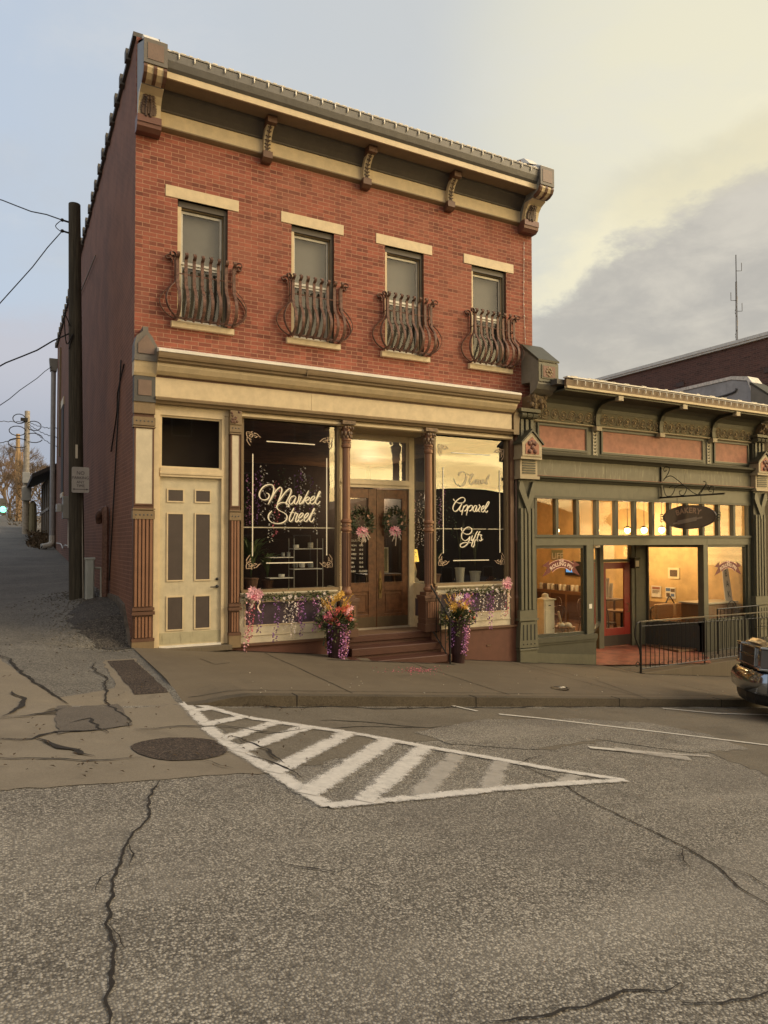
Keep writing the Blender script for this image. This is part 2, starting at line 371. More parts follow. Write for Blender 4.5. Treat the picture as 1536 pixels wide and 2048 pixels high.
# ------------------------------------------------------------------ ground materials
def groundmat(name,base,hi,lo,stone=85,amt=1.0,patch=.25,pcol=None,bump=.5,rough=.85):
    m=bpy.data.materials.new(name); m.use_nodes=True; t=NT(m.node_tree); b=t.n['Principled BSDF']
    P=t.new('ShaderNodeNewGeometry').outputs['Position']; P2=t.v('MULTIPLY',P,(1,1,0) if not name.startswith('kerb') else (1,1,1))
    w=t.v('ADD',P2,t.v('SCALE',t.new('ShaderNodeTexNoise').outputs['Color']))
    v=t.new('ShaderNodeTexVoronoi'); t.set(v.inputs['Vector'],P2); v.inputs['Scale'].default_value=stone
    rnd=t.sep(v.outputs['Color'])[0]; d=v.outputs['Distance']
    v2=t.new('ShaderNodeTexVoronoi'); t.set(v2.inputs['Vector'],P2); v2.inputs['Scale'].default_value=stone*2.1
    r2=t.sep(v2.outputs['Color'])[1]
    c=t.mix(t.m('MULTIPLY',t.mr(rnd,.45,1.0),amt),base,hi)
    c=t.mix(t.m('MULTIPLY',t.mr(rnd,.35,.0),amt),c,lo)
    c=t.mix(t.m('MULTIPLY',t.mr(r2,.72,.95),amt*.6),c,hi)
    c=t.mix(t.m('MULTIPLY',t.mr(d,.35,.75),amt*.75),c,lo)
    big=t.noise(P2,.55,6,.62,.4); mid=t.noise(P2,3.2,5,.65)
    c=t.mix(t.m('MULTIPLY',t.mr(big,.42,.72),patch),c,pcol or lo)
    c=t.mix(t.m('MULTIPLY',t.mr(mid,.5,.78),patch*.8),c,tuple(x*1.35 for x in base))
    c=t.mix(t.m('MULTIPLY',t.mr(t.noise(P2,11,4,.7),.60,.82),patch),c,lo)
    spot=t.noise(t.v('ADD',P2,(31,17,0)),1.35,4,.5,.8); c=t.mix(t.m('MULTIPLY',t.mr(spot,.60,.74),.35),c,lo)
    lane=t.noise(t.v('MULTIPLY',P2,(.25,1.5,0)),1.0,3,.5); c=t.mix(t.mr(lane,.45,.75,0,.22),c,hi); fine=t.noise(P2,260,2,.6); c=t.mix(t.mr(fine,.35,.7,0,.25),c,lo)
    t.set(b.inputs['Base Color'],c); b.inputs['Roughness'].default_value=rough
    bn=t.new('ShaderNodeBump'); bn.inputs['Strength'].default_value=bump; bn.inputs['Distance'].default_value=.012
    h=t.m('ADD',t.m('MULTIPLY',t.m('SUBTRACT',1.0,d),amt),t.m('MULTIPLY',mid,.5)); t.set(bn.inputs['Height'],h); t.l.new(bn.outputs[0],b.inputs['Normal'])
    MATS[name]=m; return m
ASPH=groundmat('chip_seal_asphalt',(.195,.175,.142),(.50,.455,.38),(.058,.050,.040),stone=84,amt=1.0,patch=.5,pcol=(.12,.105,.09))
ALLEYM=groundmat('alley_asphalt',(.155,.142,.120),(.29,.27,.23),(.055,.05,.043),stone=60,amt=.8,patch=.6)
CONC=groundmat('worn_concrete',(.22,.185,.135),(.29,.245,.185),(.11,.09,.065),stone=150,amt=.35,patch=.5,pcol=(.13,.105,.075),bump=.2)
WALKM=groundmat('sidewalk_concrete',(.150,.118,.078),(.20,.165,.115),(.07,.055,.038),stone=170,amt=.3,patch=.55,pcol=(.095,.074,.050),bump=.15)
GUTM=groundmat('gutter_asphalt',(.160,.136,.100),(.26,.225,.17),(.07,.058,.043),stone=95,amt=.6,patch=.6,pcol=(.09,.072,.05),bump=.3)
DARKP=groundmat('dark_patch',(.040,.024,.016),(.17,.125,.09),(.012,.009,.007),stone=75,amt=.9,patch=.4,bump=.6)
MIDP=groundmat('grey_patch',(.12,.10,.08),(.18,.155,.125),(.06,.05,.04),stone=120,amt=.7,patch=.5,bump=.4)
KERBM=groundmat('kerb_concrete',(.10,.078,.05),(.15,.12,.08),(.04,.032,.022),stone=60,amt=.4,patch=.7,bump=.3)
CRACK=mat('crack_filler',(.018,.014,.011),.9,var=.3,vs=30)
def decalmat(name,col,dens=.75,sc1=14,edge=.46):
    m=bpy.data.materials.new(name); m.use_nodes=True; t=NT(m.node_tree); b=t.n['Principled BSDF']
    P=t.new('ShaderNodeNewGeometry').outputs['Position']; uvv=t.sep(t.new('ShaderNodeUVMap').outputs[0])[1]
    fine=t.noise(P,75,4,.8); mid=t.noise(P,sc1,5,.7)
    e=t.m('MULTIPLY',t.mr(uvv,0,edge),t.mr(uvv,1,1-edge))
    a=t.m('ADD',t.m('ADD',t.m('MULTIPLY',e,1.15),t.m('MULTIPLY',t.m('SUBTRACT',fine,.5),2.3)),t.m('MULTIPLY',t.m('SUBTRACT',mid,.5),1.1))
    wear=t.noise(P,2.6,5,.7); a=t.m('SUBTRACT',a,t.mr(wear,.48,.78,0,.55)); a=t.m('MULTIPLY',t.mr(a,.34,.86),dens)
    t.set(b.inputs['Alpha'],a); t.set(b.inputs['Base Color'],t.mix(t.mr(mid,.3,.7),tuple(x*.8 for x in col),col)); b.inputs['Roughness'].default_value=.7
    MATS[name]=m; return m
PAINT=decalmat('road_paint',(.70,.66,.60),.9); PAINTF=decalmat('faded_road_paint',(.66,.61,.54),.5,8,.45); PAINTL=decalmat('thin_line_paint',(.74,.70,.62),.8,20,.25)
# ------------------------------------------------------------------ terrain sheet
def axis(a,b,near0,near1,fine,grow=1.25):
    xs=[near0]; s=fine
    while xs[-1]<near1: xs.append(xs[-1]+fine)
    s=fine; hi=[xs[-1]]
    while hi[-1]<b: s*=grow; hi.append(hi[-1]+s)
    s=fine; lo=[near0]
    while lo[-1]>a: s*=grow; lo.append(lo[-1]-s)
    return lo[:0:-1]+xs+hi[1:]
xs=axis(-400,400,-4,1.5,.25); ys=axis(-300,400,-4.6,4.5,.2)
for q in (-3.6,-3.52): ys.append(q)
xs+= [0.0,.012]; xs=sorted(set(round(x,3) for x in xs)); ys=sorted(set(round(y,3) for y in ys))
b=MB(); nx=len(xs)
b.v=[(x,y,G(x,y)) for y in ys for x in xs]
for j in range(len(ys)-1):
    for i in range(nx-1):
        b.f.append((j*nx+i,j*nx+i+1,(j+1)*nx+i+1,(j+1)*nx+i))
        yc=(ys[j]+ys[j+1])/2; b.mi.append(0 if yc<-3.6 or xs[i]>=0 else 1)
ground=b.build('road',[ASPH,ALLEYM]); tag(ground,kind='structure')
def drape(name,poly,m,lift=.004,surf=G,step=.25,jit=0,kind='structure',keep=None):
    import bmesh
    pts=[]
    n=len(poly)
    for i in range(n):
        a=Vector(poly[i][:2]); c=Vector(poly[(i+1)%n][:2]); k=max(1,int((c-a).length/.06)) if jit else 1
        for q in range(k):
            p=a.lerp(c,q/k)
            if jit:
                p=p+Vector((noise.noise(Vector((p.x*7,p.y*7,1.3))),noise.noise(Vector((p.x*7,p.y*7,8.1)))))*jit
            pts.append(p)
    bm=bmesh.new(); vs=[bm.verts.new((p.x,p.y,0)) for p in pts]; bm.faces.new(vs); bmesh.ops.triangulate(bm,faces=bm.faces[:])
    if surf is not ROADF:
        x0=min(p.x for p in pts);x1=max(p.x for p in pts);y0=min(p.y for p in pts);y1=max(p.y for p in pts)
        x=math.ceil(x0/step)*step
        while x<x1: bmesh.ops.bisect_plane(bm,geom=bm.verts[:]+bm.edges[:]+bm.faces[:],plane_co=(x,0,0),plane_no=(1,0,0)); x+=step
        y=math.ceil(y0/step)*step
        while y<y1: bmesh.ops.bisect_plane(bm,geom=bm.verts[:]+bm.edges[:]+bm.faces[:],plane_co=(0,y,0),plane_no=(0,1,0)); y+=step
    for v in bm.verts: v.co.z=surf(v.co.x,v.co.y)+lift
    for f in bm.faces:
        f.normal_update()
        if f.normal.z<0: f.normal_flip()
    me=bpy.data.meshes.new(name); bm.to_mesh(me); bm.free(); me.materials.append(m)
    o=bpy.data.objects.new(name,me); COL.objects.link(o); tag(o,kind=kind); return o
def pix(l,surf=None): return [GP(x,y,surf) for x,y in l]
# concrete apron at the alley mouth and the worn strip along the gutter
apron=pix([(-60,1470),(-60,1583),(120,1575),(300,1561),(430,1552),(545,1546),(500,1520),(455,1490),(400,1440),(352,1403)])
drape('concrete_apron',apron+[Vector((-.12,-3.0,0)),Vector((-.12,-1.0,0)),Vector((-.55,-1.0,0)),Vector((-.62,-3.0,0)),Vector((-1.0,-4.1,0)),Vector((-2.2,-4.0,0))],CONC,.005,jit=.05)
gs=pix([(545,1546),(640,1530),(760,1497),(900,1475),(1000,1490),(1100,1500),(1250,1475),(1400,1500),(1560,1560)],ROADF)
drape('gutter_strip',[Vector((-.05,-3.7,0)),Vector((.05,-4.6,0))]+gs+[Vector((16,-7.6,0)),Vector((30,-6.5,0)),Vector((30,-3.7,0))],GUTM,.003,ROADF,jit=.10)
drape('asphalt_patch',pix([(830,1466),(960,1440),(1150,1438),(1300,1447),(1420,1470),(1500,1500),(1380,1506),(1200,1480),(1050,1500),(900,1488)],ROADF),ASPH,.006,ROADF,jit=.06)
drape('drain_patch',[Vector((-.10,-3.15,0)),Vector((-.46,-3.12,0)),Vector((-.50,-1.12,0)),Vector((-.16,-1.1,0))],DARKP,.010,jit=.02)
drape('square_patch',pix([(112,1414),(235,1409),(262,1453),(112,1470)]),MIDP,.012,jit=.04)
man=[(362+98*math.cos(a),1500+23*math.sin(a)) for a in [i*math.pi/14 for i in range(28)]]
drape('round_dirt_patch',pix(man),DARKP,.012,jit=.03)
drape('dark_soil',[Vector((-.02,-.15,0)),Vector((-.02,2.6,0)),Vector((-.35,2.6,0)),Vector((-.75,1.7,0)),Vector((-.85,.8,0)),Vector((-.55,.1,0)),Vector((-.3,-.25,0))],groundmat('dark_gravel_soil',(.062,.053,.044),(.15,.13,.11),(.014,.012,.010),stone=60,amt=.9,patch=.6,bump=.9),.012,jit=.16)
drape('alley_slab',pix([(-60,1330),(0,1318),(60,1362),(128,1408),(60,1436),(-60,1440)]),CONC,.007,jit=.03)
def strip(name,pl,width,m,surf=G,lift=.008,jit=0,seg=.05,taper=False,kind='structure',ret=False):
    P=[Vector((p.x,p.y,0)) for p in pl]; out=[]
    for a,c in zip(P,P[1:]):
        k=max(1,int((c-a).length/seg))
        for q in range(k): out.append(a.lerp(c,q/k))
    out.append(P[-1]); n=len(out); vs=[];uv=[];fs=[]
    sd=hash(name)%50+len(pl)*3.1
    for i,p in enumerate(out):
        d=(out[min(i+1,n-1)]-out[max(i-1,0)]).normalized(); s=Vector((-d.y,d.x,0)); wd=width/2
        if jit:
            p=p+s*(noise.noise(Vector((i*.35,sd,0)))*jit+noise.noise(Vector((i*.06,sd,5)))*jit*2.5); wd*= .5+1.3*abs(noise.noise(Vector((i*.5,sd,9))))+.2
        if taper: wd*=min(1,i/8+.15,(n-1-i)/8+.15)
        for sgn,u in ((-1,0),(1,1)):
            q=p+s*wd*sgn; vs.append((q.x,q.y,surf(q.x,q.y)+lift)); uv.append((i*seg,u))
    for i in range(n-1): fs.append((2*i,2*i+2,2*i+3,2*i+1))
    if ret: return vs,uv,fs
    me=bpy.data.meshes.new(name); me.from_pydata(vs,[],fs); me.update(); me.materials.append(m)
    ul=me.uv_layers.new(name='UVMap')
    for l in me.loops: ul.data[l.index].uv=uv[l.vertex_index]
    if me.polygons and me.polygons[0].normal.z<0: me.flip_normals()
    o=bpy.data.objects.new(name,me); COL.objects.link(o); return tag(o,kind=kind)
def strips(name,lst,m,**k):
    V=[];U=[];Fs=[]
    for j,(pl,wd) in enumerate(lst):
        k2=dict(k); k2['lift']=k.get('lift',.008)+.0006*j
        v,u,f=strip(name+str(j),pl,wd,m,ret=True,**k2); n=len(V); V+=v;U+=u;Fs+=[tuple(i+n for i in q) for q in f]
    me=bpy.data.meshes.new(name); me.from_pydata(V,[],Fs); me.update(); me.materials.append(m); ul=me.uv_layers.new(name='UVMap')
    for l in me.loops: ul.data[l.index].uv=U[l.vertex_index]
    if me.polygons[0].normal.z<0: me.flip_normals()
    o=bpy.data.objects.new(name,me); COL.objects.link(o); return tag(o,kind='structure')
# cracks
cr=[([(320,1562),(300,1600),(290,1640),(250,1690),(232,1740),(235,1790),(215,1850),(228,1920),(215,2000),(213,2080)],.017),
 ([(1010,1518),(1120,1565),(1200,1615),(1290,1655),(1370,1695),(1430,1730),(1480,1775),(1560,1822)],.016),
 ([(960,2052),(1080,2035),(1190,2010),(1250,1985),(1330,1985),(1372,1970)],.012),([(1330,2010),(1440,2008),(1560,1970)],.010),([(1425,1728),(1490,1750),(1560,1790)],.012),
 ([(550,1717),(560,1730),(600,1740),(675,1750),(700,1735)],.012),([(870,1490),(930,1517)],.03),([(1450,1655),(1495,1662)],.015)]
cr+= [([(250,1690),(262,1712),(258,1740)],.012),([(232,1740),(205,1760),(196,1790)],.010),([(215,1850),(240,1875),(246,1905)],.010),([(1200,1615),(1235,1612),(1262,1622)],.009),([(1370,1695),(1362,1720),(1376,1742)],.009),([(1080,2035),(1100,2018),(1145,2010)],.008),([(1040,1530),(1058,1518),(1090,1512)],.012),([(430,1640),(452,1652),(470,1649)],.008),([(820,1700),(846,1712),(880,1708),(900,1722)],.007),([(1130,1800),(1160,1806),(1178,1796)],.007)]
strips('road_cracks',[(pix(l,ROADF),wd) for l,wd in cr],CRACK,surf=ROADF,lift=.007,jit=.016,taper=True,seg=.03)
cr2=[([(0,1310),(60,1360),(130,1410)],.035),([(188,1325),(213,1380),(240,1420),(262,1458)],.02),([(-40,1478),(60,1478),(110,1465),(250,1452)],.03),([(-40,1520),(120,1519),(285,1516)],.022),([(75,1478),(160,1500),(190,1515)],.08),([(150,1450),(180,1440),(212,1470)],.03),
 ([(262,1458),(360,1455),(455,1460),(560,1470),(620,1462)],.025),([(500,1510),(540,1530),(600,1560)],.03),([(455,1475),(520,1500),(580,1530)],.03),([(410,1520),(470,1540)],.025),([(0,1440),(60,1432),(130,1420)],.03),([(30,1385),(45,1410),(20,1430),(0,1435)],.05)]
strips('alley_cracks',[(pix(l),wd) for l,wd in cr2],CRACK,surf=G,lift=.014,jit=.05,taper=True)
gj=[([(430,1412),(560,1414),(800,1416),(1000,1415),(1300,1413),(1500,1414)],.05),([(640,1440),(760,1450),(850,1455)],.03),([(640,1300+160),(900,1452)],.02)]
strips('gutter_grime',[(pix(l,ROADF),wd) for l,wd in gj],CRACK,surf=ROADF,lift=.006,jit=.05,taper=True)
# painted hatching
pw=[([(362,1402),(400,1412),(490,1436),(615,1455),(700,1467),(770,1480),(850,1495),(1000,1521),(1120,1543),(1250,1563)],.15),
 ([(362,1400),(430,1470),(475,1503),(550,1547),(620,1592),(662,1615)],.17),([(655,1614),(840,1597),(1000,1580),(1130,1569),(1250,1562)],.14),
 ([(387,1424),(430,1417)],.15),([(408,1452),(488,1436)],.17),([(447,1482),(551,1447)],.2),([(474,1506),(617,1455)],.2),([(545,1548),(700,1467)],.22),([(614,1592),(780,1482)],.24),([(728,1607),(852,1496)],.22)]
strips('hatch_marking',[(pix(l,ROADF),wd*1.55) for l,wd in pw],PAINT,surf=ROADF,lift=.012)
strips('faded_hatch_marking',[(pix(l,ROADF),wd*1.25) for l,wd in [([(836,1596),(914,1510)],.26),([(977,1580),(1005,1520)],.24),([(1128,1568),(1150,1552)],.2)]],PAINTF,surf=ROADF,lift=.010)
strips('parking_lines',[(pix(l,ROADF),wd*1.35) for l,wd in [([(998,1430),(1080,1438),(1330,1467),(1560,1495)],.075),([(905,1413),(955,1424)],.07),([(1325,1418),(1430,1428),(1560,1432)],.08),([(1178,1497),(1290,1507)],.10)]],PAINTL,surf=ROADF,lift=.013)
strips('worn_parking_lines',[(pix(l,ROADF),wd) for l,wd in [([(1230,1500),(1380,1520)],.35),([(1290,1507),(1420,1515)],.12)]],PAINTF,surf=ROADF,lift=.016)
# ------------------------------------------------------------------ sidewalk and kerb
def grid_slab(name,x0,x1,y0,y1,surf,m,dx=.25,dy=.2,th=.25):
    nx=max(2,int((x1-x0)/dx)+1); ny=max(2,int((y1-y0)/dy)+1); b=MB()
    X=[lerp(x0,x1,i/(nx-1)) for i in range(nx)]; Y=[lerp(y0,y1,j/(ny-1)) for j in range(ny)]
    b.v=[(x,y,surf(x,y)) for y in Y for x in X]
    for j in range(ny-1):
        for i in range(nx-1): b.f.append((j*nx+i,j*nx+i+1,(j+1)*nx+i+1,(j+1)*nx+i))
    N=len(b.v); rim=[i for i in range(nx)]+[j*nx+nx-1 for j in range(1,ny)]+[(ny-1)*nx+i for i in range(nx-2,-1,-1)]+[j*nx for j in range(ny-2,0,-1)]
    b.v+=[(b.v[i][0],b.v[i][1],b.v[i][2]-th) for i in rim]; k=len(rim)
    for i in range(k): b.f.append((rim[i],N+i,N+(i+1)%k,rim[(i+1)%k]))
    return tag(b.build(name,m),kind='structure')
grid_slab('sidewalk',-.01,30,-3.46,.16,SW,WALKM)
def kerbz(X,Y): return SW(X,-3.46)+.004
grid_slab('kerb',.0,30,-3.62,-3.46,kerbz,KERBM,dy=.2)
b=MB()
for x in (1.3,3.9,6.6,9.0,11.7,14.2): b.box(x,x+.012,-3.6235,-3.45,kerbz(x,0)-.2,kerbz(x,0)+.0035)
tag(b.build('kerb_joints',CRACK),kind='structure')
js=[([Vector((x,-.15,0)),Vector((x+.05,-3.4,0))],.014) for x in (2.1,4.6,7.2,9.6,12.4)]+[([Vector((.1,-3.3,0)),Vector((15,-3.28,0))],.012)]
js+= [(pix([(1040,1326),(1190,1360),(1300,1400)],SW),.015),(pix([(400,1318),(430,1330),(460,1326)],SW),.012)]
js+=[([Vector((1.5,-.07,0)),Vector((3.0,-.08,0))],.05),([Vector((5.6,-.07,0)),Vector((7.6,-.07,0))],.05),([Vector((8.0,-.11,0)),Vector((9.7,-.11,0))],.05),([Vector((3.0,-.66,0)),Vector((3.7,-.68,0)),Vector((5.55,-.70,0))],.045),([Vector((7.5,-.20,0)),Vector((7.98,-.20,0))],.05),([Vector((10.1,-1.11,0)),Vector((14,-1.11,0))],.03)]  # besides the joints: dark lines along the foot of walls, steps and ramp
strips('sidewalk_joints',js,CRACK,surf=SW,lift=.004,jit=.008)
# ramp slab in front of the bakery entrance
def RS(X,Y): return -1.135+.012*(X-10)
b=MB(); 
X0,X1=10.0,15.1
top=[(X0,-1.08,SW(X0,-1.08)+.004),(X1,-1.08,RS(X1,0)),(X1,-.02,RS(X1,0)),(X0,-.02,SW(X0,-.02)+.004)]
b.add(top+[(p[0],p[1],p[2]-1.0) for p in top],[(0,1,2,3),(0,4,5,1),(1,5,6,2),(2,6,7,3),(3,7,4,0)])
tag(b.build('ramp',WALKM),kind='structure')
# ================================================================== brick shop building
B=thing('shop_building',(4,0,-.4),'two storey red brick shop building with cream cornices and lettered display windows','building')
def holes_wall(b,x0,x1,z0,z1,holes,y0,y1):
    xs=sorted({x0,x1}|{h[0] for h in holes}|{h[1] for h in holes})
    for a,c in zip(xs,xs[1:]):
        hs=sorted([(h[2],h[3]) for h in holes if h[0]<=a+1e-6 and h[1]>=c-1e-6]); z=z0
        for p,q in hs:
            if p>z+1e-6: b.box(a,c,y0,y1,z,p)
            z=q
        if z<z1-1e-6: b.box(a,c,y0,y1,z,z1)
    return b
WIN=[(.655,1.480),(2.610,3.430),(4.472,5.325),(6.448,7.320)]
ZB,ZT=5.168,7.175
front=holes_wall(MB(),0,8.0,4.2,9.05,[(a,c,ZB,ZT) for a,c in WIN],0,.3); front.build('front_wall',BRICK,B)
def topz(y): return 9.62-.042*y
b=MB(); ys_=[.3+i*.85 for i in range(21)]
b.prism([(.3,-1.2),(.3,topz(0)),(17.3,topz(17.3)),(17.3,-1.2)],0,.3,'x'); b.prism([(.3,-1.2),(.3,topz(0)),(17.3,topz(17.3)),(17.3,-1.2)],7.7,8.0,'x')
b.box(0,.3,.0,.3,9.05,topz(0)); b.box(7.7,8.0,.0,.3,9.05,topz(0)); b.box(0,.3,.0,.3,-1.2,4.2); b.box(.3,7.7,17.0,17.3,-1,8.9)
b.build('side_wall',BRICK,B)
b=MB()
y=.0
while y<17.2:                       # tile coping with a raised joint at every tile
    L=.62; z=topz(y)-.035*((int(y/L))%3==1)
    b.prism([(y,z),(y+L-.02,z-.02),(y+L-.02,z+.05),(y,z+.07)],-.05,.36,'x'); b.prism([(y+L-.09,z-.06),(y+L+.05,z-.06),(y+L+.05,z+.12),(y+L-.09,z+.12)],-.085,.39,'x'); y+=L
b.build('coping',GREYD,B)
MB().box(.3,7.7,.3,17.0,8.75,8.85).build('roof',GREYD,B)
b=MB(); b.prism([(.02,-.4),(.02,.02),(.75,.60),(1.5,.68),(2.5,.66),(2.5,-.3)],-.05,.0,'x'); b.build('footing',mat('old_footing',(.11,.09,.07),.9,var=.4,bump=.6,bs=20),B)
# side windows with cream trim
for y0 in (9.9,13.9):
    b=MB(); b.box(-.035,-.003,y0-.1,y0+1.0,3.1,3.25); b.box(-.035,-.003,y0-.1,y0+1.0,6.15,6.4)
    wdw=b.build('side_window',CREAM,B); MB().box(-.02,-.003,y0,y0+.9,3.25,6.15).build('pane',DARK,wdw); 
b=MB(); b.box(-.06,-.001,15.4,15.55,4.6,8.4); b.tube([(-.04,12.2,8.3),(-.04,9,8.15),(-.04,5.0,7.9)],.015); b.build('wall_conduit',BROWNL,B)
b=MB(); b.tube(spline([(-.02,.9,4.6),(-.02,1.6,4.25),(-.02,1.7,3.9),(-.02,2.4,3.3)],5),.012); b.tube([(-.02,1.25,4.75),(-.02,2.5,.9)],.012); b.build('wall_cable',IRONB,B)
b=MB(); b.tube(spline([(-.14,3.05,2.0),(-.16,2.95,2.12),(-.1,2.75,2.2),(-.08,2.6,2.1),(-.08,2.6,.6)],6),.065,8); b.build('vent_pipe',IRON,B)
# ---- windows
for i,(a,c) in enumerate(WIN):
    b=MB(); f=.05
    b.box(a,c,.10,.2,ZT-.10,ZT); b.box(a,a+f+.02,.055,.2,ZB,ZT-.1); b.box(c-f,c,.10,.2,ZB,ZT-.1); b.box(a+f,c-f,.10,.2,ZB,ZB+.05)
    W=b.build('window',mat('window_casing',(.13,.105,.075),.5) if 0 else CREAM,B)
    b=MB(); b.box(a+.02,c-.002,.05,.099,ZT-.10,ZT-.003); b.box(c-.055,c-.002,.05,.099,ZB,ZT-.103); b.build('outer_frame',mat('bronze_frame',(.075,.06,.045),.5),W)
    b=MB(); a2,c2=a+.075,c-.07; zt=ZT-.13; mid=5.168+1.0
    for (p,q,r_,s_,y_) in ((a2,c2,mid,zt,.13),(a2,c2,ZB+.05,mid,.15)):
        b.box(p,p+.035,y_,y_+.03,r_,s_); b.box(q-.035,q,y_,y_+.03,r_,s_); b.box(p+.035,q-.035,y_,y_+.03,s_-.04,s_); b.box(p+.035,q-.035,y_,y_+.03,r_,r_+.04)
    b.build('sash',mat('aluminium_sash',(.50,.48,.43),.45,metal=.3),W)
    MB().box(a2+.03,c2-.03,.146,.149,mid+.03,zt-.03).build('pane',GLU,W); MB().box(a2+.03,c2-.03,.166,.169,ZB+.08,mid-.03).build('pane',GLU,W)
    b=MB().box(a2,c2,.22,.24,mid-.02,zt); b.build('shade',SHADE,W); MB().box(a2,c2,.24,.25,ZB,mid-.021).build('screen',LOWSH,W)
    MB().box(a-.195,c+.185,-.012,.1,ZT,ZT+.19).build('lintel',CREAM,B,bevel=.006)
    MB().prism([(-.07,ZB-.105),(-.07,ZB-.01),(.12,ZB+.003),(.12,ZB-.105)],a-.10,c+.10,'x').build('sill',CREAM,B,bevel=.005)
# ---- iron basket grilles
def grille(a,c):
    x0,x1=a-.05,c+.08; z0=ZB+.02; H=1.02
    g=MB(); yb=-.10
    g.box(x0-.02,x1+.02,-.13,-.10,z0+.0,z0+.03)
    g.tube([(x0,-.12,z0+.015),(x0,.02,z0+.015)],.012,5); g.tube([(x1,-.12,z0+.015),(x1,.02,z0+.015)],.012,5)
    fr=g.build('window_grille',IRON,B); MB().tube([(x0,.0,z0+.71),(x0,-.16,z0+.71),(x1,-.16,z0+.71),(x1,.0,z0+.71)],.011,5).build('rail',IRON,fr)
    prof=[(.030,H+.0),(.055,H+.015),(.07,H-.015),(.045,H-.05),(.015,H-.06),(.0,H-.10),(.0,.75),(.005,.60),(.035,.50),(.11,.40),(.16,.28),(.155,.17),(.10,.07),(.02,.02),(-.03,.0)]
    n=8
    for i in range(n):
        x=lerp(x0+.02,x1-.02,i/(n-1)); bb=MB(); pts=spline([(x,-.165-o,z0+h) for o,h in prof],3); bb.flat(pts,(.025,0,0),.012)
        bb.box(x-.026,x+.026,-.19,-.155,z0+.55,z0+.59); bb.ball((x,-.14,z0-.012),.026,seg=6,rings=4); bb.build('bar',IRON,fr)
    for s,xx in ((-1,x0),(1,x1)):
        for (dx,dy,yy,sc_) in ((1,-.55,-.15,1.05),(1,0,-.035,1.25)):
            d=Vector((s*dx,dy,0)).normalized(); wv=Vector((-d.y,d.x,0))*.019; bb=MB()
            pr=[(.05,H-.10),(.03,H-.07),(.06,H-.035),(.10,H-.05),(.11,H-.01),(.07,H+.02),(.02,H+.0),(.0,H-.08),(.0,.78),(.0,.64),(.035,.55),(.11,.46),(.175,.33),(.18,.22),(.12,.10),(.03,.03),(-.02,.01)]
            bb.flat(spline([(xx+d.x*o*sc_,yy+d.y*o*sc_,z0+h) for o,h in pr],3),wv,.012); bb.build('side_bar',IRON,fr)
for a,c in WIN: grille(a,c)
# ---- top cornice
b=MB(); gy=-.60
pr=[(gy+.06,8.83),(gy-.01,8.88),(gy-.05,8.97),(gy-.06,9.08),(gy+.02,9.09),(gy+.10,9.02),(.3,9.06),(.3,9.02),(-.2,8.84)]
b.prism(pr,.30,7.66,'x'); b.build('gutter',GUTTER,B)
b=MB(); b.box(.30,7.66,gy-.065,gy+.03,9.095,9.115)
for i in range(60):
    x=.3+i*.124; b.box(x,x+.05+.05*random.random(),gy-.07,gy+.01,9.116,9.122+.012*random.random())
b.build('gutter_edge',WHITE,B)
b=MB(); b.prism([(gy+.03,8.74),(gy+.03,8.84),(gy+.05,8.84),(-.1,8.84),(-.1,8.775),(gy+.06,8.775),(gy+.06,8.74)],.30,7.66,'x'); b.build('fascia',CREAM,B)
MB().box(.30,7.66,gy+.061,-.18,8.755,8.774).build('soffit',mat('soffit_paint',(.23,.17,.11),.6),B)
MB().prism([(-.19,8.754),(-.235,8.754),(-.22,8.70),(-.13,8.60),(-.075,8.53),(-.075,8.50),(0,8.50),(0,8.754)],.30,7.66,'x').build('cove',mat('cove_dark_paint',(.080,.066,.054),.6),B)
b=MB(); b.box(.30,7.66,-.05,0,8.27,8.499)
for x in (2.2,4.1,6.0): b.box(x,x+.01,-.053,-.049,8.28,8.49)
b.build('frieze',CREAM,B)
MB().prism([(0,8.20),(-.045,8.215),(-.085,8.235),(-.085,8.255),(-.06,8.269),(0,8.269)],.30,7.66,'x').build('frieze_moulding',BROWNL,B)
def leafrelief(parent,xc,w,prof,n,m):
    """acanthus relief following a (y,z) profile, leaves fanning up and out"""
    b=MB(); L=len(prof)
    for i in range(n):
        t=i/(n-1)*.9; k=t*(L-1); j=int(k); fr=k-j; y=lerp(prof[j][0],prof[min(j+1,L-1)][0],fr); z=lerp(prof[j][1],prof[min(j+1,L-1)][1],fr)
        ww=w*(.62+.38*math.sin(math.pi*min(1,t+.25)))
        for s in (-1,1):
            b.ball((xc+s*ww*.30,y-.012,z+.012),.5*w*.36,1,.35,.62,6,4); b.ball((xc+s*ww*.14,y-.018,z-.01),.4*w*.34,.7,.5,1.1,6,4)
    b.tube([(xc,p[0]-.02,p[1]) for p in prof],w*.07,5); return b.build('acanthus_leaf',m,parent)
def console(parent,xc,w,m1=CREAM):
    # slim bracket of the top cornice
    prof=[(-.14,8.26),(-.13,8.34),(-.14,8.42),(-.17,8.50),(-.23,8.58),(-.30,8.63)]
    b=MB(); b.prism([(-.0,8.26)]+prof+[(-.30,8.75),(-.0,8.75)],xc-w/2,xc+w/2,'x'); c=b.build('console',CREAM,parent)
    MB().box(xc-w/2-.02,xc+w/2+.02,-.40,-.05,8.635,8.752).build('cap_block',BROWN,c); b=MB(); b.prism([(-.01,8.10),(-.10,8.10),(-.17,8.15),(-.175,8.259),(-.01,8.259)],xc-w/2-.02,xc+w/2+.02,'x'); b.build('foot_block',BROWN,c)
    leafrelief(c,xc,w,prof,7,mat('dark_leaf_paint',(.085,.05,.035),.5))
for xc in (2.12,4.02,5.86): console(B,xc,.125)
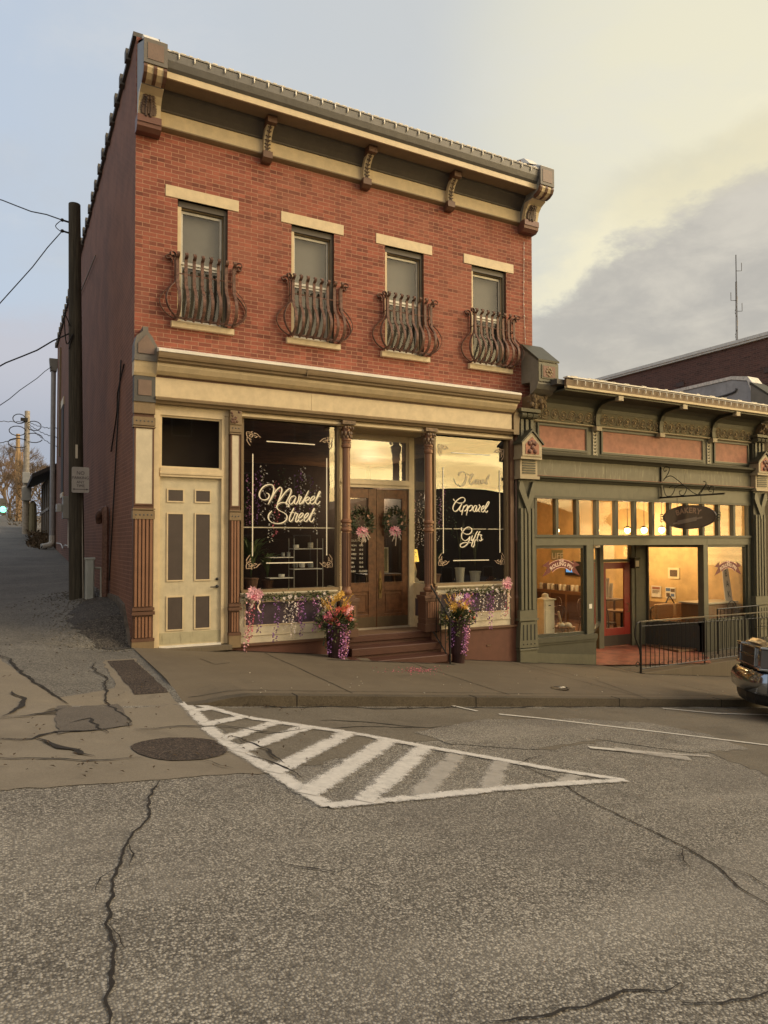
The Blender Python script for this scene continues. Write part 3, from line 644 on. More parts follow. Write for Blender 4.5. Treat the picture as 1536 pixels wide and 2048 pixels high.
def endblock(xa,xb):
    e=MB(); e.prism([(0,8.92),(-.68,8.74),(-.68,9.15),(0.0,9.45)][:0] or [(.0,8.27),(-.20,8.27),(-.22,8.36),(-.25,8.46),(-.33,8.55),(-.45,8.60),(-.50,8.62),(-.64,8.72),(-.69,8.80),(-.69,9.15),(-.0,9.50)],xa+.012,xb-.012,'x')
    c=e.build('end_bracket',mat('bluish_grey_paint',(.24,.245,.235),.55,dirt=.2),B)
    MB().prism([(-.205,8.275),(-.225,8.36),(-.255,8.46),(-.335,8.545),(-.46,8.598),(-.46,8.61),(-.2,8.61),(-.1,8.275)],xa,xb,'x').build('bracket_face',CREAM,c)
    b=MB(); b.box(xa-.005,xb+.005,-.715,-.66,8.79,9.16); b.build('front_panel',GREYP,c); 
    b=MB(); b.box(xa+.05,xb-.05,-.722,-.70,8.85,9.10); b.build('inset_panel',mat('mauve_brown_paint',(.19,.13,.10),.5),c)
    b=MB(); pr=[(-.69,8.785),(-.70,8.74),(-.665,8.67),(-.58,8.62),(-.48,8.605),(-.48,8.66),(-.60,8.70),(-.66,8.785)]
    b.prism(pr,xa+.02,xb-.02,'x'); b.build('scroll',CREAM,c)
    b=MB(); pr2=[(p[0]-.012,p[1]-.006) for p in pr]
    for q in (xa-.002,(xa+xb)/2-.025,xb-.048): b.prism(pr2,q,q+.05,'x')
    b.build('scroll_rib',BROWN,c)
    b=MB(); b.prism([(0,8.05),(-.14,8.05),(-.21,8.10),(-.22,8.16),(-.235,8.16),(-.235,8.269),(0,8.269)],xa-.015,xb+.015,'x'); b.build('base_block',MAROON,c)
    leafrelief(c,(xa+xb)/2-.02,.27,[(-.225,8.29),(-.235,8.36),(-.265,8.46),(-.33,8.53)],8,mat('dark_leaf_paint',(.085,.05,.035),.5))
    b=MB(); b.prism([(-.70,9.16),(-.70,9.175),(-.28,9.40),(0.05,9.56),(.32,9.66),(.34,9.76),(.30,9.60),(0,9.44)],xa+.03,xb-.03,'x'); b.prism([(.0,9.5),(-.3,9.42),(-.1,9.62),(.25,9.72),(.35,9.6)],xa+.08,xb-.02,'x'); b.build('cap_mortar',WHITE,c)
endblock(.0,.335); endblock(7.64,7.985)
# ---- shopfront entablature
XA,XB=.30,7.36
MB().prism([(0,4.62),(-.40,4.56),(-.40,4.60),(0,4.72)],XA,XB+.02,'x').build('flashing',WHITE,B)
b=MB(); b.prism([(0,4.40),(-.30,4.40),(-.315,4.42),(-.34,4.425),(-.345,4.455),(-.375,4.47),(-.385,4.50),(-.395,4.555),(0,4.615)],XA,XB+.02,'x'); b.box(2.75,2.757,-.398,-.3,4.44,4.555); b.build('crown_moulding',BROWNL,B)
b=MB(); b.prism([(0,4.399),(-.295,4.399),(-.285,4.36),(-.24,4.29),(-.18,4.245),(-.155,4.24),(0,4.24)],XA,XB,'x'); b.build('cornice_cove',CREAM,B)
MB().box(XA,XB,-.125,0,4.205,4.239).build('painted_shadow_strip',BROWN,B)  # brown strip stands in for the shadow line under the cove
b=MB(); b.box(XA,2.93,-.14,0,3.905,4.204); b.box(2.935,XB-.03,-.14,0,3.905,4.204); b.build('signboard',CREAM,B)
b=MB(); b.prism([(0,3.80),(-.12,3.80),(-.135,3.83),(-.17,3.85),(-.175,3.885),(-.15,3.904),(0,3.904)],XA,XB,'x'); b.build('lower_moulding',BROWNL,B)
b=MB(); b.box(.31,7.45,-.03,.12,3.70,3.799); b.prism([(-.03,3.70),(-.07,3.72),(-.07,3.76),(-.03,3.76)],1.70,7.4,'x'); b.build('header',CREAM,B)
# left end pilaster
def fluted(b,xa,xb,y,z0,z1,n):
    for i in range(n):
        w_=(xb-xa)/n; x=xa+i*w_; b.box(x+w_*.18,x+w_*.82,y-.022,y,z0,z1)
def dots(b,xa,xb,y,z,n,r=.014):
    for i in range(n): b.ball((lerp(xa,xb,(i+.5)/n),y,z),r,1,.5,1,6,4)
def pilaster(xa,xb,yf,ztop,nf,nd,pedim):
    b=MB(); w_=xb-xa
    b.box(xa+.01,xb-.01,yf+.02,.0,-.06 if xa<.5 else -.1,ztop)
    P=b.build('pilaster',BROWN,B)
    b=MB(); fluted(b,xa+.02,xb-.02,yf+.02,.62,1.98,nf); fluted(b,xa+.03,xb-.03,yf+.02,.14,.46,nf); b.build('fluting',mat('light_brown_paint',(.25,.125,.07),.5),P)
    b=MB(); b.box(xa+.035,xb-.035,yf+.005,yf+.03,2.21,3.39); b.build('cream_panel',CREAMW,P)
    b=MB(); b.box(xa+.012,xa+.035,yf+.0,yf+.03,2.19,3.41); b.box(xb-.035,xb-.012,yf,yf+.03,2.19,3.41); b.box(xa+.035,xb-.035,yf,yf+.03,3.385,3.41); b.box(xa+.035,xb-.035,yf,yf+.03,2.19,2.215); b.build('panel_frame',BROWN,P)
    b=MB()
    for z in (2.04,3.50): b.box(xa-.005,xb+.005,yf-.012,0,z-.065,z+.065)
    b.box(xa-.01,xb+.01,yf-.02,0,z-.10,z-.08); b.box(xa-.008,xb+.008,yf-.02,0,2.12,2.14); b.build('band',BROWNL,P)
    b=MB(); dots(b,xa+.015,xb-.015,yf-.012,2.04,nd); dots(b,xa+.015,xb-.015,yf-.012,3.50,nd); b.build('rosette_row',GREYD,P)
    b=MB(); b.box(xa-.006,xb+.006,yf-.02,0,.555,.60); b.box(xa-.012,xb+.012,yf-.03,0,.49,.54); b.build('base_moulding',BROWN,P); MB().box(xa-.01,xb+.01,yf-.015,0,.08,.125).build('plinth_moulding',BROWN,P)
    b=MB(); b.box(xa-.006,xb+.006,yf-.01,0,-.12,.079); b.build('plinth',BROWNL,P)
    return P
P=pilaster(-.02,.30,-.12,3.62,5,5,True)
b=MB(); b.box(-.02,.30,-.13,0,3.62,3.80); b.build('beige_block',BROWNL,P)
b=MB(); b.box(-.025,.305,-.15,0,3.80,3.85); b.box(-.02,.30,-.14,0,3.85,4.20); b.build('upper_block',GREYD,P)
MB().box(.04,.24,-.15,-.13,3.90,4.14).build('block_panel',mat('mauve_brown_paint',(.19,.13,.10)),P)
b=MB(); b.prism([(0,4.205),(-.14,4.205),(-.17,4.25),(-.20,4.34),(-.22,4.42),(0,4.42)],-.03,.31,'x'); b.build('cream_cove',CREAM,P)
b=MB(); b.box(-.035,.315,-.24,0,4.42,4.50); b.prism([(-.03,4.50),(.31,4.50),(.31,4.66),(.235,4.80),(.17,4.88),(.17,4.95),(.09,4.95),(.09,4.88),(.0,4.80),(-.03,4.68)],-.23,-.0,'y'); c=b.build('pediment_block',GREYP,P)
b=MB(); b.prism([(.02,4.53),(.26,4.53),(.26,4.66),(.14,4.83),(.02,4.68)],-.245,-.23,'y'); b.build('pediment_panel',mat('mauve_brown_paint',(.19,.13,.10)),c)
P2=pilaster(1.505,1.69,-.10,3.66,3,3,False)
b=MB(); b.box(1.50,1.695,-.13,0,3.56,3.79); q=b.build('carved_block',BROWNL,P2); b=MB()
for i in range(14): b.ball((random.uniform(1.52,1.675),-.135,random.uniform(3.58,3.77)),.022,1,.5,1,6,4)
b.build('carving',BROWN,q)
# ---- upstairs door with transom
b=MB(); b.box(.30,.375,-.06,.05,-.06,3.70); b.box(.375,.40,-.03,.05,-.05,3.70); b.box(1.385,1.43,-.03,.06,-.05,3.70); b.box(1.43,1.505,-.01,.06,-.05,3.70)
b.box(.40,1.385,-.03,.05,3.64,3.70); b.box(.40,1.385,-.045,.05,2.66,2.80); b.box(.39,1.40,-.06,.05,2.70,2.73); b.build('door_surround',CREAM,B)
MB().box(.30,1.52,-.22,.12,-.13,-.062).build('door_step',WALKM,B)
t_=MB(); t_.box(.40,.43,.0,.04,2.80,3.64); t_.box(1.355,1.385,.0,.04,2.80,3.64); t_.box(.43,1.355,.0,.04,2.80,2.83); t_.box(.43,1.355,.0,.04,3.61,3.64)
tr=t_.build('transom',CREAM,B); MB().box(.43,1.355,.02,.024,2.83,3.61).build('pane',GLU,tr); MB().box(.32,1.5,.5,.52,-.1,3.7).build('hall_backing',DARK,B)
D=MB().box(.40,1.385,.015,.055,-.03,2.66).build('side_door',mat('door_cream_paint',(.56,.49,.34),.45,dirt=.12),B)
for (xa,xb) in ((.535,.765),(.975,1.20)):
    for (za,zb) in ((2.275,2.45),(1.01,2.065),(.225,.735)):
        b=MB(); f=.022; b.box(xa-f,xa,.0,.016,za-f,zb+f); b.box(xb,xb+f,.0,.016,za-f,zb+f); b.box(xa,xb,.0,.016,zb,zb+f); b.box(xa,xb,.0,.016,za-f,za); fr=b.build('panel_frame',CREAM,D)
        MB().box(xa,xb,.008,.0165,za,zb).build('door_panel',TAUPE,fr)
MB().box(.402,1.383,.006,.0145,.0,.175).build('kick_plate',mat('scuffed_kick_plate',(.42,.38,.25),.5,dirt=.5),D)
MB().box(.40,1.385,-.04,.02,-.06,-.031).build('weather_strip',WHITE,D)
b=MB(); b.ball((1.325,-.005,.89),.028,1,.6,1,8,5); b.tube([(1.325,-.03,.885),(1.325,-.05,.885),(1.20,-.055,.885)],.009,6); b.ball((1.325,.0,1.01),.026,1,.5,1,8,5); b.build('handle',IRONB,D)
# ---- display windows
GY=.08
def dwin(xa,xb,za,zb):
    b=MB(); f=.045
    b.box(xa-f,xa,.02,.13,za-.02,zb+.03); b.box(xb,xb+f,.02,.13,za-.02,zb+.03); b.box(xa,xb,.02,.13,zb,zb+.03); b.box(xa-f,xb+f,-.02,.14,za-.09,za-.02)
    b.box(xa-.02,xa+.012,.06,.10,za,zb); b.box(xb-.012,xb+.02,.06,.10,za,zb)
    return b.build('display_window',BROWNL,B)
D1=dwin(1.775,3.50,.83,3.70); D2=dwin(5.60,7.32,.83,3.70)
for d,(xa,xb) in ((D1,(1.775,3.50)),(D2,(5.60,7.32))):
    MB().box(xa,xb,GY,GY+.006,.80,3.71).build('pane',GL,d)
def pl(zx,zy,ox,oy,s): p=PYP(ox+zx*s,oy+zy*s,GY-.004); return (p.x,p.z)
def stroke(b,pts,wd,ox=0,oz=0,y=GY-.005):
    P=[Vector((p[0]+ox,0,p[1]+oz)) for p in pts]; P=spline(P,4); n=len(P); vs=[];fs=[]
    for i,p in enumerate(P):
        d=(P[min(i+1,n-1)]-P[max(i-1,0)]); d=d.normalized() if d.length>0 else Vector((1,0,0)); s=Vector((-d.z,0,d.x))
        # broad-nib pen: downstrokes heavier
        w_=wd*(.62+.75*abs(d.dot(Vector((-.35,0,-.94)))))*(.5+.5*min(1,min(i,n-1-i)/2.5))
        vs+=[(p.x-s.x*w_/2,y,p.z-s.z*w_/2),(p.x+s.x*w_/2,y,p.z+s.z*w_/2)]
    for i in range(n-1): fs.append((2*i,2*i+2,2*i+3,2*i+1))
    b.add(vs,fs)
def script(name,parent,strokes,ox,oy,s,wd,sh,m1=LETTER,m2=LETSH):
    b=MB(); b2=MB()
    for k,st in enumerate(strokes):
        pts=[pl(x,y,ox,oy,s) for x,y in st]; stroke(b,pts,wd,y=GY-.006-.0002*k); stroke(b2,pts,wd*.55,sh[0],sh[1],y=GY-.003-.0001*k)
    o=b.build(name,m1,parent); b2.build(name+'_shadow',m2,parent); return o
MS=[[(225,265),(270,280),(290,320),(265,380),(200,408),(130,390),(88,330),(95,250),(150,160),(230,105),(320,90),(365,115),(385,180),(365,280),(320,390),(265,500)],
[(265,500),(340,360),(420,230),(490,160),(530,150),(548,190),(535,270),(495,390),(450,490)],[(450,490),(530,370),(610,260),(680,190),(720,175),(740,210),(725,280),(690,360),(645,440),(635,480),(655,510)],
[(840,345),(800,325),(740,350),(700,420),(705,480),(740,495),(790,440),(840,350)],[(840,350),(805,440),(815,485),(850,480),(890,400),(905,300),(915,340),(950,345),(915,430),(905,485),(935,485),(975,440),(1040,330),(1100,215)],
[(1100,215),(1060,290),(1010,400),(975,490)],[(975,490),(1020,400),(1080,350),(1115,365),(1080,410),(1035,420),(1060,470),(1090,490),(1135,440)],
[(1135,430),(1200,390),(1225,345),(1190,335),(1140,390),(1130,460),(1165,490),(1220,450),(1290,330),(1345,245)],[(1345,245),(1320,235),(1280,320),(1240,430),(1250,490),(1290,490),(1330,430)],[(1260,335),(1350,330)],
[(635,530),(690,545),(680,500),(620,465),(540,462),(465,500),(445,560),(490,620),(590,670),(650,730),(640,810),(560,875),(440,890),(330,860),(275,790),(280,710),(345,630)],
[(800,570),(770,620),(715,740),(700,820),(720,850),(760,820),(800,740)],[(705,665),(800,668)],[(800,740),(830,660),(845,690),(875,690),(840,780),(830,850),(860,850),(900,800)],
[(880,800),(950,750),(985,690),(950,680),(900,740),(890,820),(920,850),(980,800)],[(1000,800),(1060,750),(1095,690),(1065,680),(1015,740),(1005,820),(1035,850),(1090,800),(1160,680),(1225,585)],
[(1225,585),(1200,590),(1160,690),(1120,790),(1130,850),(1170,845),(1210,780)],[(1130,680),(1235,680)]]
script('lettering',D1,MS,510,960,150/1536,.0165,(.018,-.018))
AP=[[(185,190),(195,230),(240,280)],[(480,310),(540,230),(500,160),(440,150),(350,190),(260,270),(190,380),(165,490),(200,570),(260,570),(330,510),(440,340)],[(440,340),(385,450),(370,530),(400,580),(450,540)],[(240,275),(320,315),(400,325),(480,310)],
[(510,390),(480,480),(430,690)],[(490,470),(560,390),(610,400),(590,500),(540,560),(500,560)],[(660,400),(620,500),(575,700)],[(640,480),(700,400),(760,410),(745,510),(690,560),(650,560)],
[(900,410),(850,400),(790,470),(785,560),(830,580),(880,500),(900,410)],[(900,410),(860,520),(890,580),(940,500)],[(975,360),(970,410),(1010,415),(960,500),(960,580),(1000,590)],[(1040,530),(1110,470),(1120,410),(1080,420),(1035,500),(1045,580),(1100,590),(1150,520)],[(1150,520),(1230,400),(1275,300),(1250,280),(1200,350),(1150,480),(1150,570),(1190,610),(1240,550)]]
GI=[[(440,1070),(420,1130),(460,1210),(540,1270),(640,1280),(720,1230),(745,1150),(710,1080),(640,1060),(560,1090),(480,1180),(430,1290),(440,1400),(500,1465),(570,1470),(640,1420),(690,1340)],[(690,1340),(670,1440),(620,1560),(540,1640),(460,1680),(395,1660),(400,1590),(480,1545),(580,1535),(740,1540)],
[(765,1310),(735,1400),(725,1470),(760,1470),(800,1400)],[(775,1255),(790,1265)],[(930,1180),(880,1250),(820,1400),(760,1550),(740,1640),(780,1670),(820,1610),(830,1500),(870,1440)],[(1000,1190),(960,1250),(910,1400),(900,1470),(940,1490)],[(900,1290),(1060,1300)],[(1060,1310),(1020,1330),(1040,1400),(1030,1470),(980,1475),(960,1440)],[(1030,1470),(1090,1430)]]
script('lettering',D2,AP,895,985,100/1536,.0155,(.012,-.012)); script('lettering',D2,GI,895,985,100/1536,.0155,(.012,-.012))
FL=[[(460,830),(490,920),(580,975),(650,930),(690,830),(690,760),(640,700),(570,715),(550,780)],[(720,740),(780,770),(830,735)],[(830,740),(800,790),(760,880),(790,945),(850,880)],[(880,850),(845,900),(870,930),(905,880),(880,850)],[(930,840),(950,870),(930,930),(960,930)],[(1030,850),(990,880),(995,930),(1030,880),(1030,930)],[(1140,760),(1090,860),(1070,930),(1110,910)]]
script('lettering',D2,FL,860,870,160/1536,.019,(.014,-.014),m1=mat('gilt_lettering',(.50,.42,.27),.5,var=0,bump=0),m2=mat('gilt_shadow',(.25,.2,.13),.5,var=0,bump=0))
def border(parent,x0,x1,z0,z1,hx0,hx1,vz0,vz1,bx0,bx1,mc,ml):
    b=MB(); y=GY-.008; hw=.009
    b.box(hx0,hx1,y,y+.002,z1-hw,z1+hw); b.box(bx0,bx1,y,y+.002,z0-hw,z0+hw); b.box(x0-hw,x0+hw,y,y+.002,vz0,vz1); b.box(x1-hw,x1+hw,y,y+.002,vz0,vz1); b.build('border_line',ml,parent)
    b=MB(); base=[[(190,250),(188,420),(230,540),(300,590),(340,680)],[(190,250),(330,262),(420,280),(480,370),(560,440),(640,430)],[(540,340),(660,310),(750,380),(830,470),(900,520)],[(220,640),(200,740),(260,840),(320,940),(380,1010)],[(270,340),(400,390),(300,470),(420,540),(480,450),(380,350)],[(640,450),(700,490),(760,480)],[(330,700),(390,780),(400,840)],[(560,360),(600,300),(560,260)],[(230,560),(200,600),(250,620)],[(430,280),(450,220),(500,250)],[(560,500),(620,540),(680,520),(700,470)],[(350,600),(400,650),(380,700)]]
    s=60/1536/128.
    for (cx,cz,sx,sz) in ((x0-.11,z1+.14,1,-1),(x1+.11,z1+.14,-1,-1),(x0-.11,z0-.09,1,1),(x1+.11,z0-.09,-1,1)):
        for k,st in enumerate(base): stroke(b,[(cx+sx*(x-185)*s*1.15,cz+sz*(y_-250)*s) for x,y_ in st],.011,y=GY-.009-.0002*k)
    b.build('corner_ornament',mc,parent)
border(D1,1.948,3.318,1.255,3.345,2.19,3.09,1.375,3.115,2.19,3.05,ORN,LETTER)
border(D2,5.80,7.178,1.245,3.375,6.0,6.94,1.39,3.075,6.03,6.90,ORN,LETTER)
MB().box(1.775,3.50,GY+.02,GY+.03,1.855,1.875).build('rod',mat('pale_rod',(.62,.55,.44),.4),D1)
b=MB(); 
for a,c in ((5.6,5.80),(5.84,6.02),(6.06,6.85),(6.90,7.3)): b.box(a,c,GY+.02,GY+.03,1.862,1.88)
b.build('rod',mat('pale_rod',(.62,.55,.44),.4),D2)
# stall risers below the display windows
def riser(xa,xb,name='stall_riser'):
    b=MB(); b.box(xa,xb,-.02,.14,-.075,.70); b.box(xa,xb,-.035,.0,.045,.06); b.prism([(.1,.70),(-.035,.70),(-.06,.72),(-.075,.745),(-.075,.762),(.1,.765)],xa,xb,'x'); r=b.build(name,CREAMW,B)
    b=MB(); b.box(xa+.10,xb-.10,-.028,-.019,.225,.60); b.build('inset_panel',PURPLE,r)
    b=MB(); f=.02; b.box(xa+.08,xb-.08,-.032,-.0195,.60,.62); b.box(xa+.08,xb-.08,-.032,-.0195,.205,.225); b.box(xa+.08,xa+.10,-.032,-.0195,.225,.60); b.box(xb-.10,xb-.08,-.032,-.0195,.225,.60); b.build('panel_moulding',CREAM,r)
    return r
riser(1.70,3.47); riser(5.57,7.38)
for a_ in ((1.70,3.47),(5.60,7.52)): MB().box(*a_,-.08,.2,-.115,-.078).build('base_ledge',BROWN,B)
MB().box(1.52,3.66,-.04,.25,-1.2,-.1151).build('foundation',BASEM,B); fo_=MB().box(5.45,7.60,-.04,.25,-1.4,-.1151).build('foundation',BASEM,B); MB().box(6.75,6.85,-.055,-.04,-.47,-.44).build('vent_flap',BROWN,fo_)
MB().prism([(7.36,4.12),(7.36,3.80),(7.50,3.80),(7.50,4.02),(7.52,4.14),(7.58,4.22),(7.62,4.24),(7.62,4.36),(7.50,4.35),(7.42,4.29),(7.375,4.21)],-.17,-.0,'y').build('scroll_end',BROWNL,B)
# right-hand slim turned pilaster
b=MB(); b.box(7.365,7.46,-.04,.14,-.08,3.70); b.build('jamb',BROWN,B)
b=MB(); b.lathe(7.53,-.03,[(.05,-.08),(.05,.42),(.06,.44),(.06,.50),(.035,.53),(.05,.56),(.03,.62),(.028,1.6),(.045,1.62),(.05,1.68),(.03,1.72),(.026,3.6),(.05,3.66),(.06,3.8)],10); b.build('turned_pilaster',BROWN,B,smooth=True)
# ---- round columns flanking the entrance
def column(cx):
    b=MB(); cy=-.02
    b.lathe(cx,cy,[(.085,.66),(.105,.70),(.105,.73),(.08,.76),(.075,.80),(.075,1.80),(.10,1.82),(.10,1.85),(.082,1.87),(.082,1.95),(.10,1.97),(.10,2.0),(.074,2.03),(.070,3.30),(.09,3.32),(.09,3.36),(.074,3.38),(.074,3.42),(.09,3.44),(.09,3.47),(.07,3.49),(.075,3.70)],20)
    c=b.build('column',mat('bronze_brown_paint',(.23,.11,.06),.35,dirt=.2),B,smooth=False)
    b=MB()
    for k in range(12):
        a=2*math.pi*k/12; b.tube([(cx+.078*math.cos(a),cy+.078*math.sin(a),.82),(cx+.078*math.cos(a),cy+.078*math.sin(a),1.78)],.011,4)
    b.build('fluting',BROWN,c)
    b=MB()
    for k in range(8):
        a=2*math.pi*k/8+.2
        b.ball((cx+.09*math.cos(a),cy+.09*math.sin(a),3.56),.035,.8,.8,1.5,6,4); b.ball((cx+.12*math.cos(a),cy+.12*math.sin(a),3.66),.028,1,1,1,6,4); b.ball((cx+.086*math.cos(a+.4),cy+.086*math.sin(a+.4),3.50),.028,.8,.8,1.3,6,4)
        b.ball((cx+.085*math.cos(a),cy+.085*math.sin(a),1.91),.016,seg=6,rings=4); b.ball((cx+.08*math.cos(a),cy+.08*math.sin(a),3.40),.014,seg=6,rings=4)
    b.box(cx-.13,cx+.13,cy-.13,cy+.13,3.72,3.785); b.build('capital',mat('tarnished_capital',(.17,.105,.06),.45,var=.5,vs=30),c)
    b=MB(); b.box(cx-.15,cx+.15,cy-.13,cy+.15,-.07,.50); b.box(cx-.19,cx+.19,cy-.17,cy+.15,.55,.60); b.box(cx-.17,cx+.17,cy-.15,cy+.15,.50,.55); b.box(cx-.13,cx+.13,cy-.11,cy+.12,.60,.66); b.box(cx-.17,cx+.17,cy-.15,cy+.15,-.08,.06); b.box(cx-.16,cx+.16,cy-.14,cy+.15,.13,.16); b.build('pedestal',BROWN,c)
    b=MB(); fluted(b,cx-.12,cx+.12,cy-.13,.18,.48,5); b.build('pedestal_fluting',mat('light_brown_paint',(.25,.125,.07)),c)
column(3.66); column(5.405)
# ---- recessed entrance
RY=.60
b=MB(); b.box(3.56,3.60,.16,RY,.70,.80); b.box(5.43,5.47,.16,RY,.70,.80); b.box(3.50,3.60,.16,RY,-.08,.70); b.box(5.43,5.50,.16,RY,-.08,.70)
b.box(3.53,3.57,.14,.20,.8,3.7); b.box(5.45,5.49,.14,.20,.8,3.7); b.box(3.78,3.88,RY-.03,RY+.05,-.07,3.7); b.box(5.32,5.44,RY-.03,RY+.05,-.07,3.7); ck=b.build('cheek_wall',CREAM,B)
b=MB(); b.box(5.424,5.43,.24,.52,.16,.50); b.box(3.60,3.606,.24,.52,.16,.50); b.build('inset_panel',PURPLE,ck)
MB().prism([(3.60,.14),(3.605,.14),(3.87,RY),(3.865,RY)],.8,3.7,'z').build('side_pane',GL,ck); MB().prism([(5.46,.14),(5.465,.14),(5.40,RY),(5.395,RY)],.8,3.7,'z').build('side_pane',GL,ck)
b=MB(); b.box(3.88,5.32,RY-.02,RY+.04,3.58,3.70); b.box(3.88,5.32,RY-.04,RY+.05,2.66,2.82); b.box(3.88,5.32,RY-.06,RY-.04,2.72,2.76); b.box(3.88,3.93,RY,RY+.03,2.82,3.58); b.box(5.27,5.32,RY,RY+.03,2.82,3.58); to=b.build('entrance_transom',CREAM,B)
MB().box(3.93,5.27,RY+.012,RY+.016,2.82,3.58).build('pane',GL,to)
MB().box(3.5,5.5,.14,RY,3.70,3.74).build('porch_ceiling',CREAM,B)
for k,(xa,xb) in enumerate(((3.895,4.597),(4.603,5.305))):
    b=MB(); y0,y1=RY,RY+.045; st=.135
    gx0,gx1=xa+(.14 if k==0 else .17),xb-(.17 if k==0 else .13)
    b.box(xa,gx0,y0,y1,-.03,2.64); b.box(gx1,xb,y0,y1,-.03,2.64); b.box(gx0,gx1,y0,y1,2.46,2.64); b.box(gx0,gx1,y0,y1,.66,.83); b.box(gx0,gx1,y0,y1,-.03,.22); b.box(gx0,gx1,y0+.018,y1-.01,.22,.66)
    dr=b.build('entrance_door',WOOD,B,bevel=.004)
    b=MB(); f=.018; b.box(gx0+.03,gx1-.03,y0+.004,y0+.019,.27,.285); b.box(gx0+.03,gx1-.03,y0+.004,y0+.019,.60,.615); b.box(gx0+.03,gx0+.045,y0+.004,y0+.019,.285,.60); b.box(gx1-.045,gx1-.03,y0+.004,y0+.019,.285,.60); b.box(gx0-.01,gx1+.01,y0-.012,y0,.815,.835)
    b.build('panel_moulding',WOOD,dr); MB().box(xa+.01,xb-.01,y0-.004,y0,-.02,.17).build('kick_plate',mat('dull_kick_plate',(.12,.085,.05),.4,metal=.4,dirt=.5),dr)
    MB().box(gx0,gx1,y0+.02,y0+.024,.83,2.46).build('pane',GL,dr)
    if k==1:
        b=MB(); b.prism([(4.65,.52),(4.71,.52),(4.72,.80),(4.70,1.02),(4.68,1.06),(4.66,1.02),(4.64,.80)],y0-.012,y0,'y'); b.tube(spline([(4.68,y0-.01,.90),(4.68,y0-.06,.88),(4.68,y0-.065,.75),(4.68,y0-.01,.62)],4),.010,6); b.build('handle',mat('aged_brass',(.22,.15,.07),.35,metal=.8),dr)
    else:
        b=MB(); y=y0+.017
        rows=text('OUR HOURS',.058,None,None,None,lambda u,v:(4.06+u,y,1.62+v),align='LEFT'); b.v+=rows.v; b.f+=rows.f
        for i,(s1,s2) in enumerate((('MON','10-5'),('TUE','10-5'),('WED','10-5'),('THU','10-5'),('FRI','10-5'),('SAT','10-4'),('SUN','CLOSED'))):
            for q,xo in ((s1,4.06),(s2,4.23)):
                r_=text(q,.05,None,None,None,lambda u,v,xo=xo,i=i:(xo+u,y,1.53-.082*i+v),align='LEFT'); n=len(b.v); b.v+=r_.v; b.f+=[tuple(j+n for j in f_) for f_ in r_.f]
        b.build('hours_lettering',LETTER,dr)
MB().box(3.88,5.32,RY-.05,RY+.06,-.068,-.031).build('threshold',mat('worn_threshold',(.40,.33,.24),.5),B)
# steps: timber painted, a little uneven
b=MB(); b.box(3.50,5.46,-.03,RY+.05,-.20,-.07); b.box(3.50,5.46,.0,RY,-1.2,-.20); b.box(3.62,5.50,-.33,.0,-.40,-.262); b.box(3.66,5.50,-.30,.0,-1.2,-.40); b.box(3.62,5.52,-.64,-.30,-.585,-.447); b.box(3.66,5.52,-.61,-.30,-1.2,-.585)
b.box(3.60,5.56,-.66,-.61,-1.2,-.70)
b.build('steps',STEPM,B,bevel=.012)
MB().box(3.52,5.44,-.02,RY-.06,-.0699,-.064).build('landing_mat',mat('worn_landing',(.17,.10,.055),.8,dirt=.5),B)
b=MB(); b.box(2.98,3.655,-.62,-.04,-1.0,-.40); b.build('planter_plinth',STEPM,B,bevel=.01)
# ---- interior shell
WIN_=mat('shop_wall',(.045,.026,.015),.8,bump=0); 
b=MB(); b.box(1.60,1.68,.16,7,-.1,3.75); b.box(7.58,7.69,.16,7,-.1,3.75); b.box(1.6,7.69,6.9,7.0,-.1,3.75); b.build('interior_wall',WIN_,B)
MB().box(1.60,7.69,.16,7,3.74,3.80).build('interior_ceiling',mat('timber_ceiling',(.20,.10,.045),.6,var=.4,vs=3,bump=0),B)
MB().box(1.60,7.69,.62,7,-.12,-.07).build('interior_floor',mat('shop_floor',(.07,.04,.022),.5,bump=0),B)
b=MB(); b.box(1.68,3.5,.15,.95,.70,.76); b.box(5.5,7.58,.15,.95,.70,.76); b.build('display_deck',mat('dark_display_deck',(.06,.04,.025),.6),B)
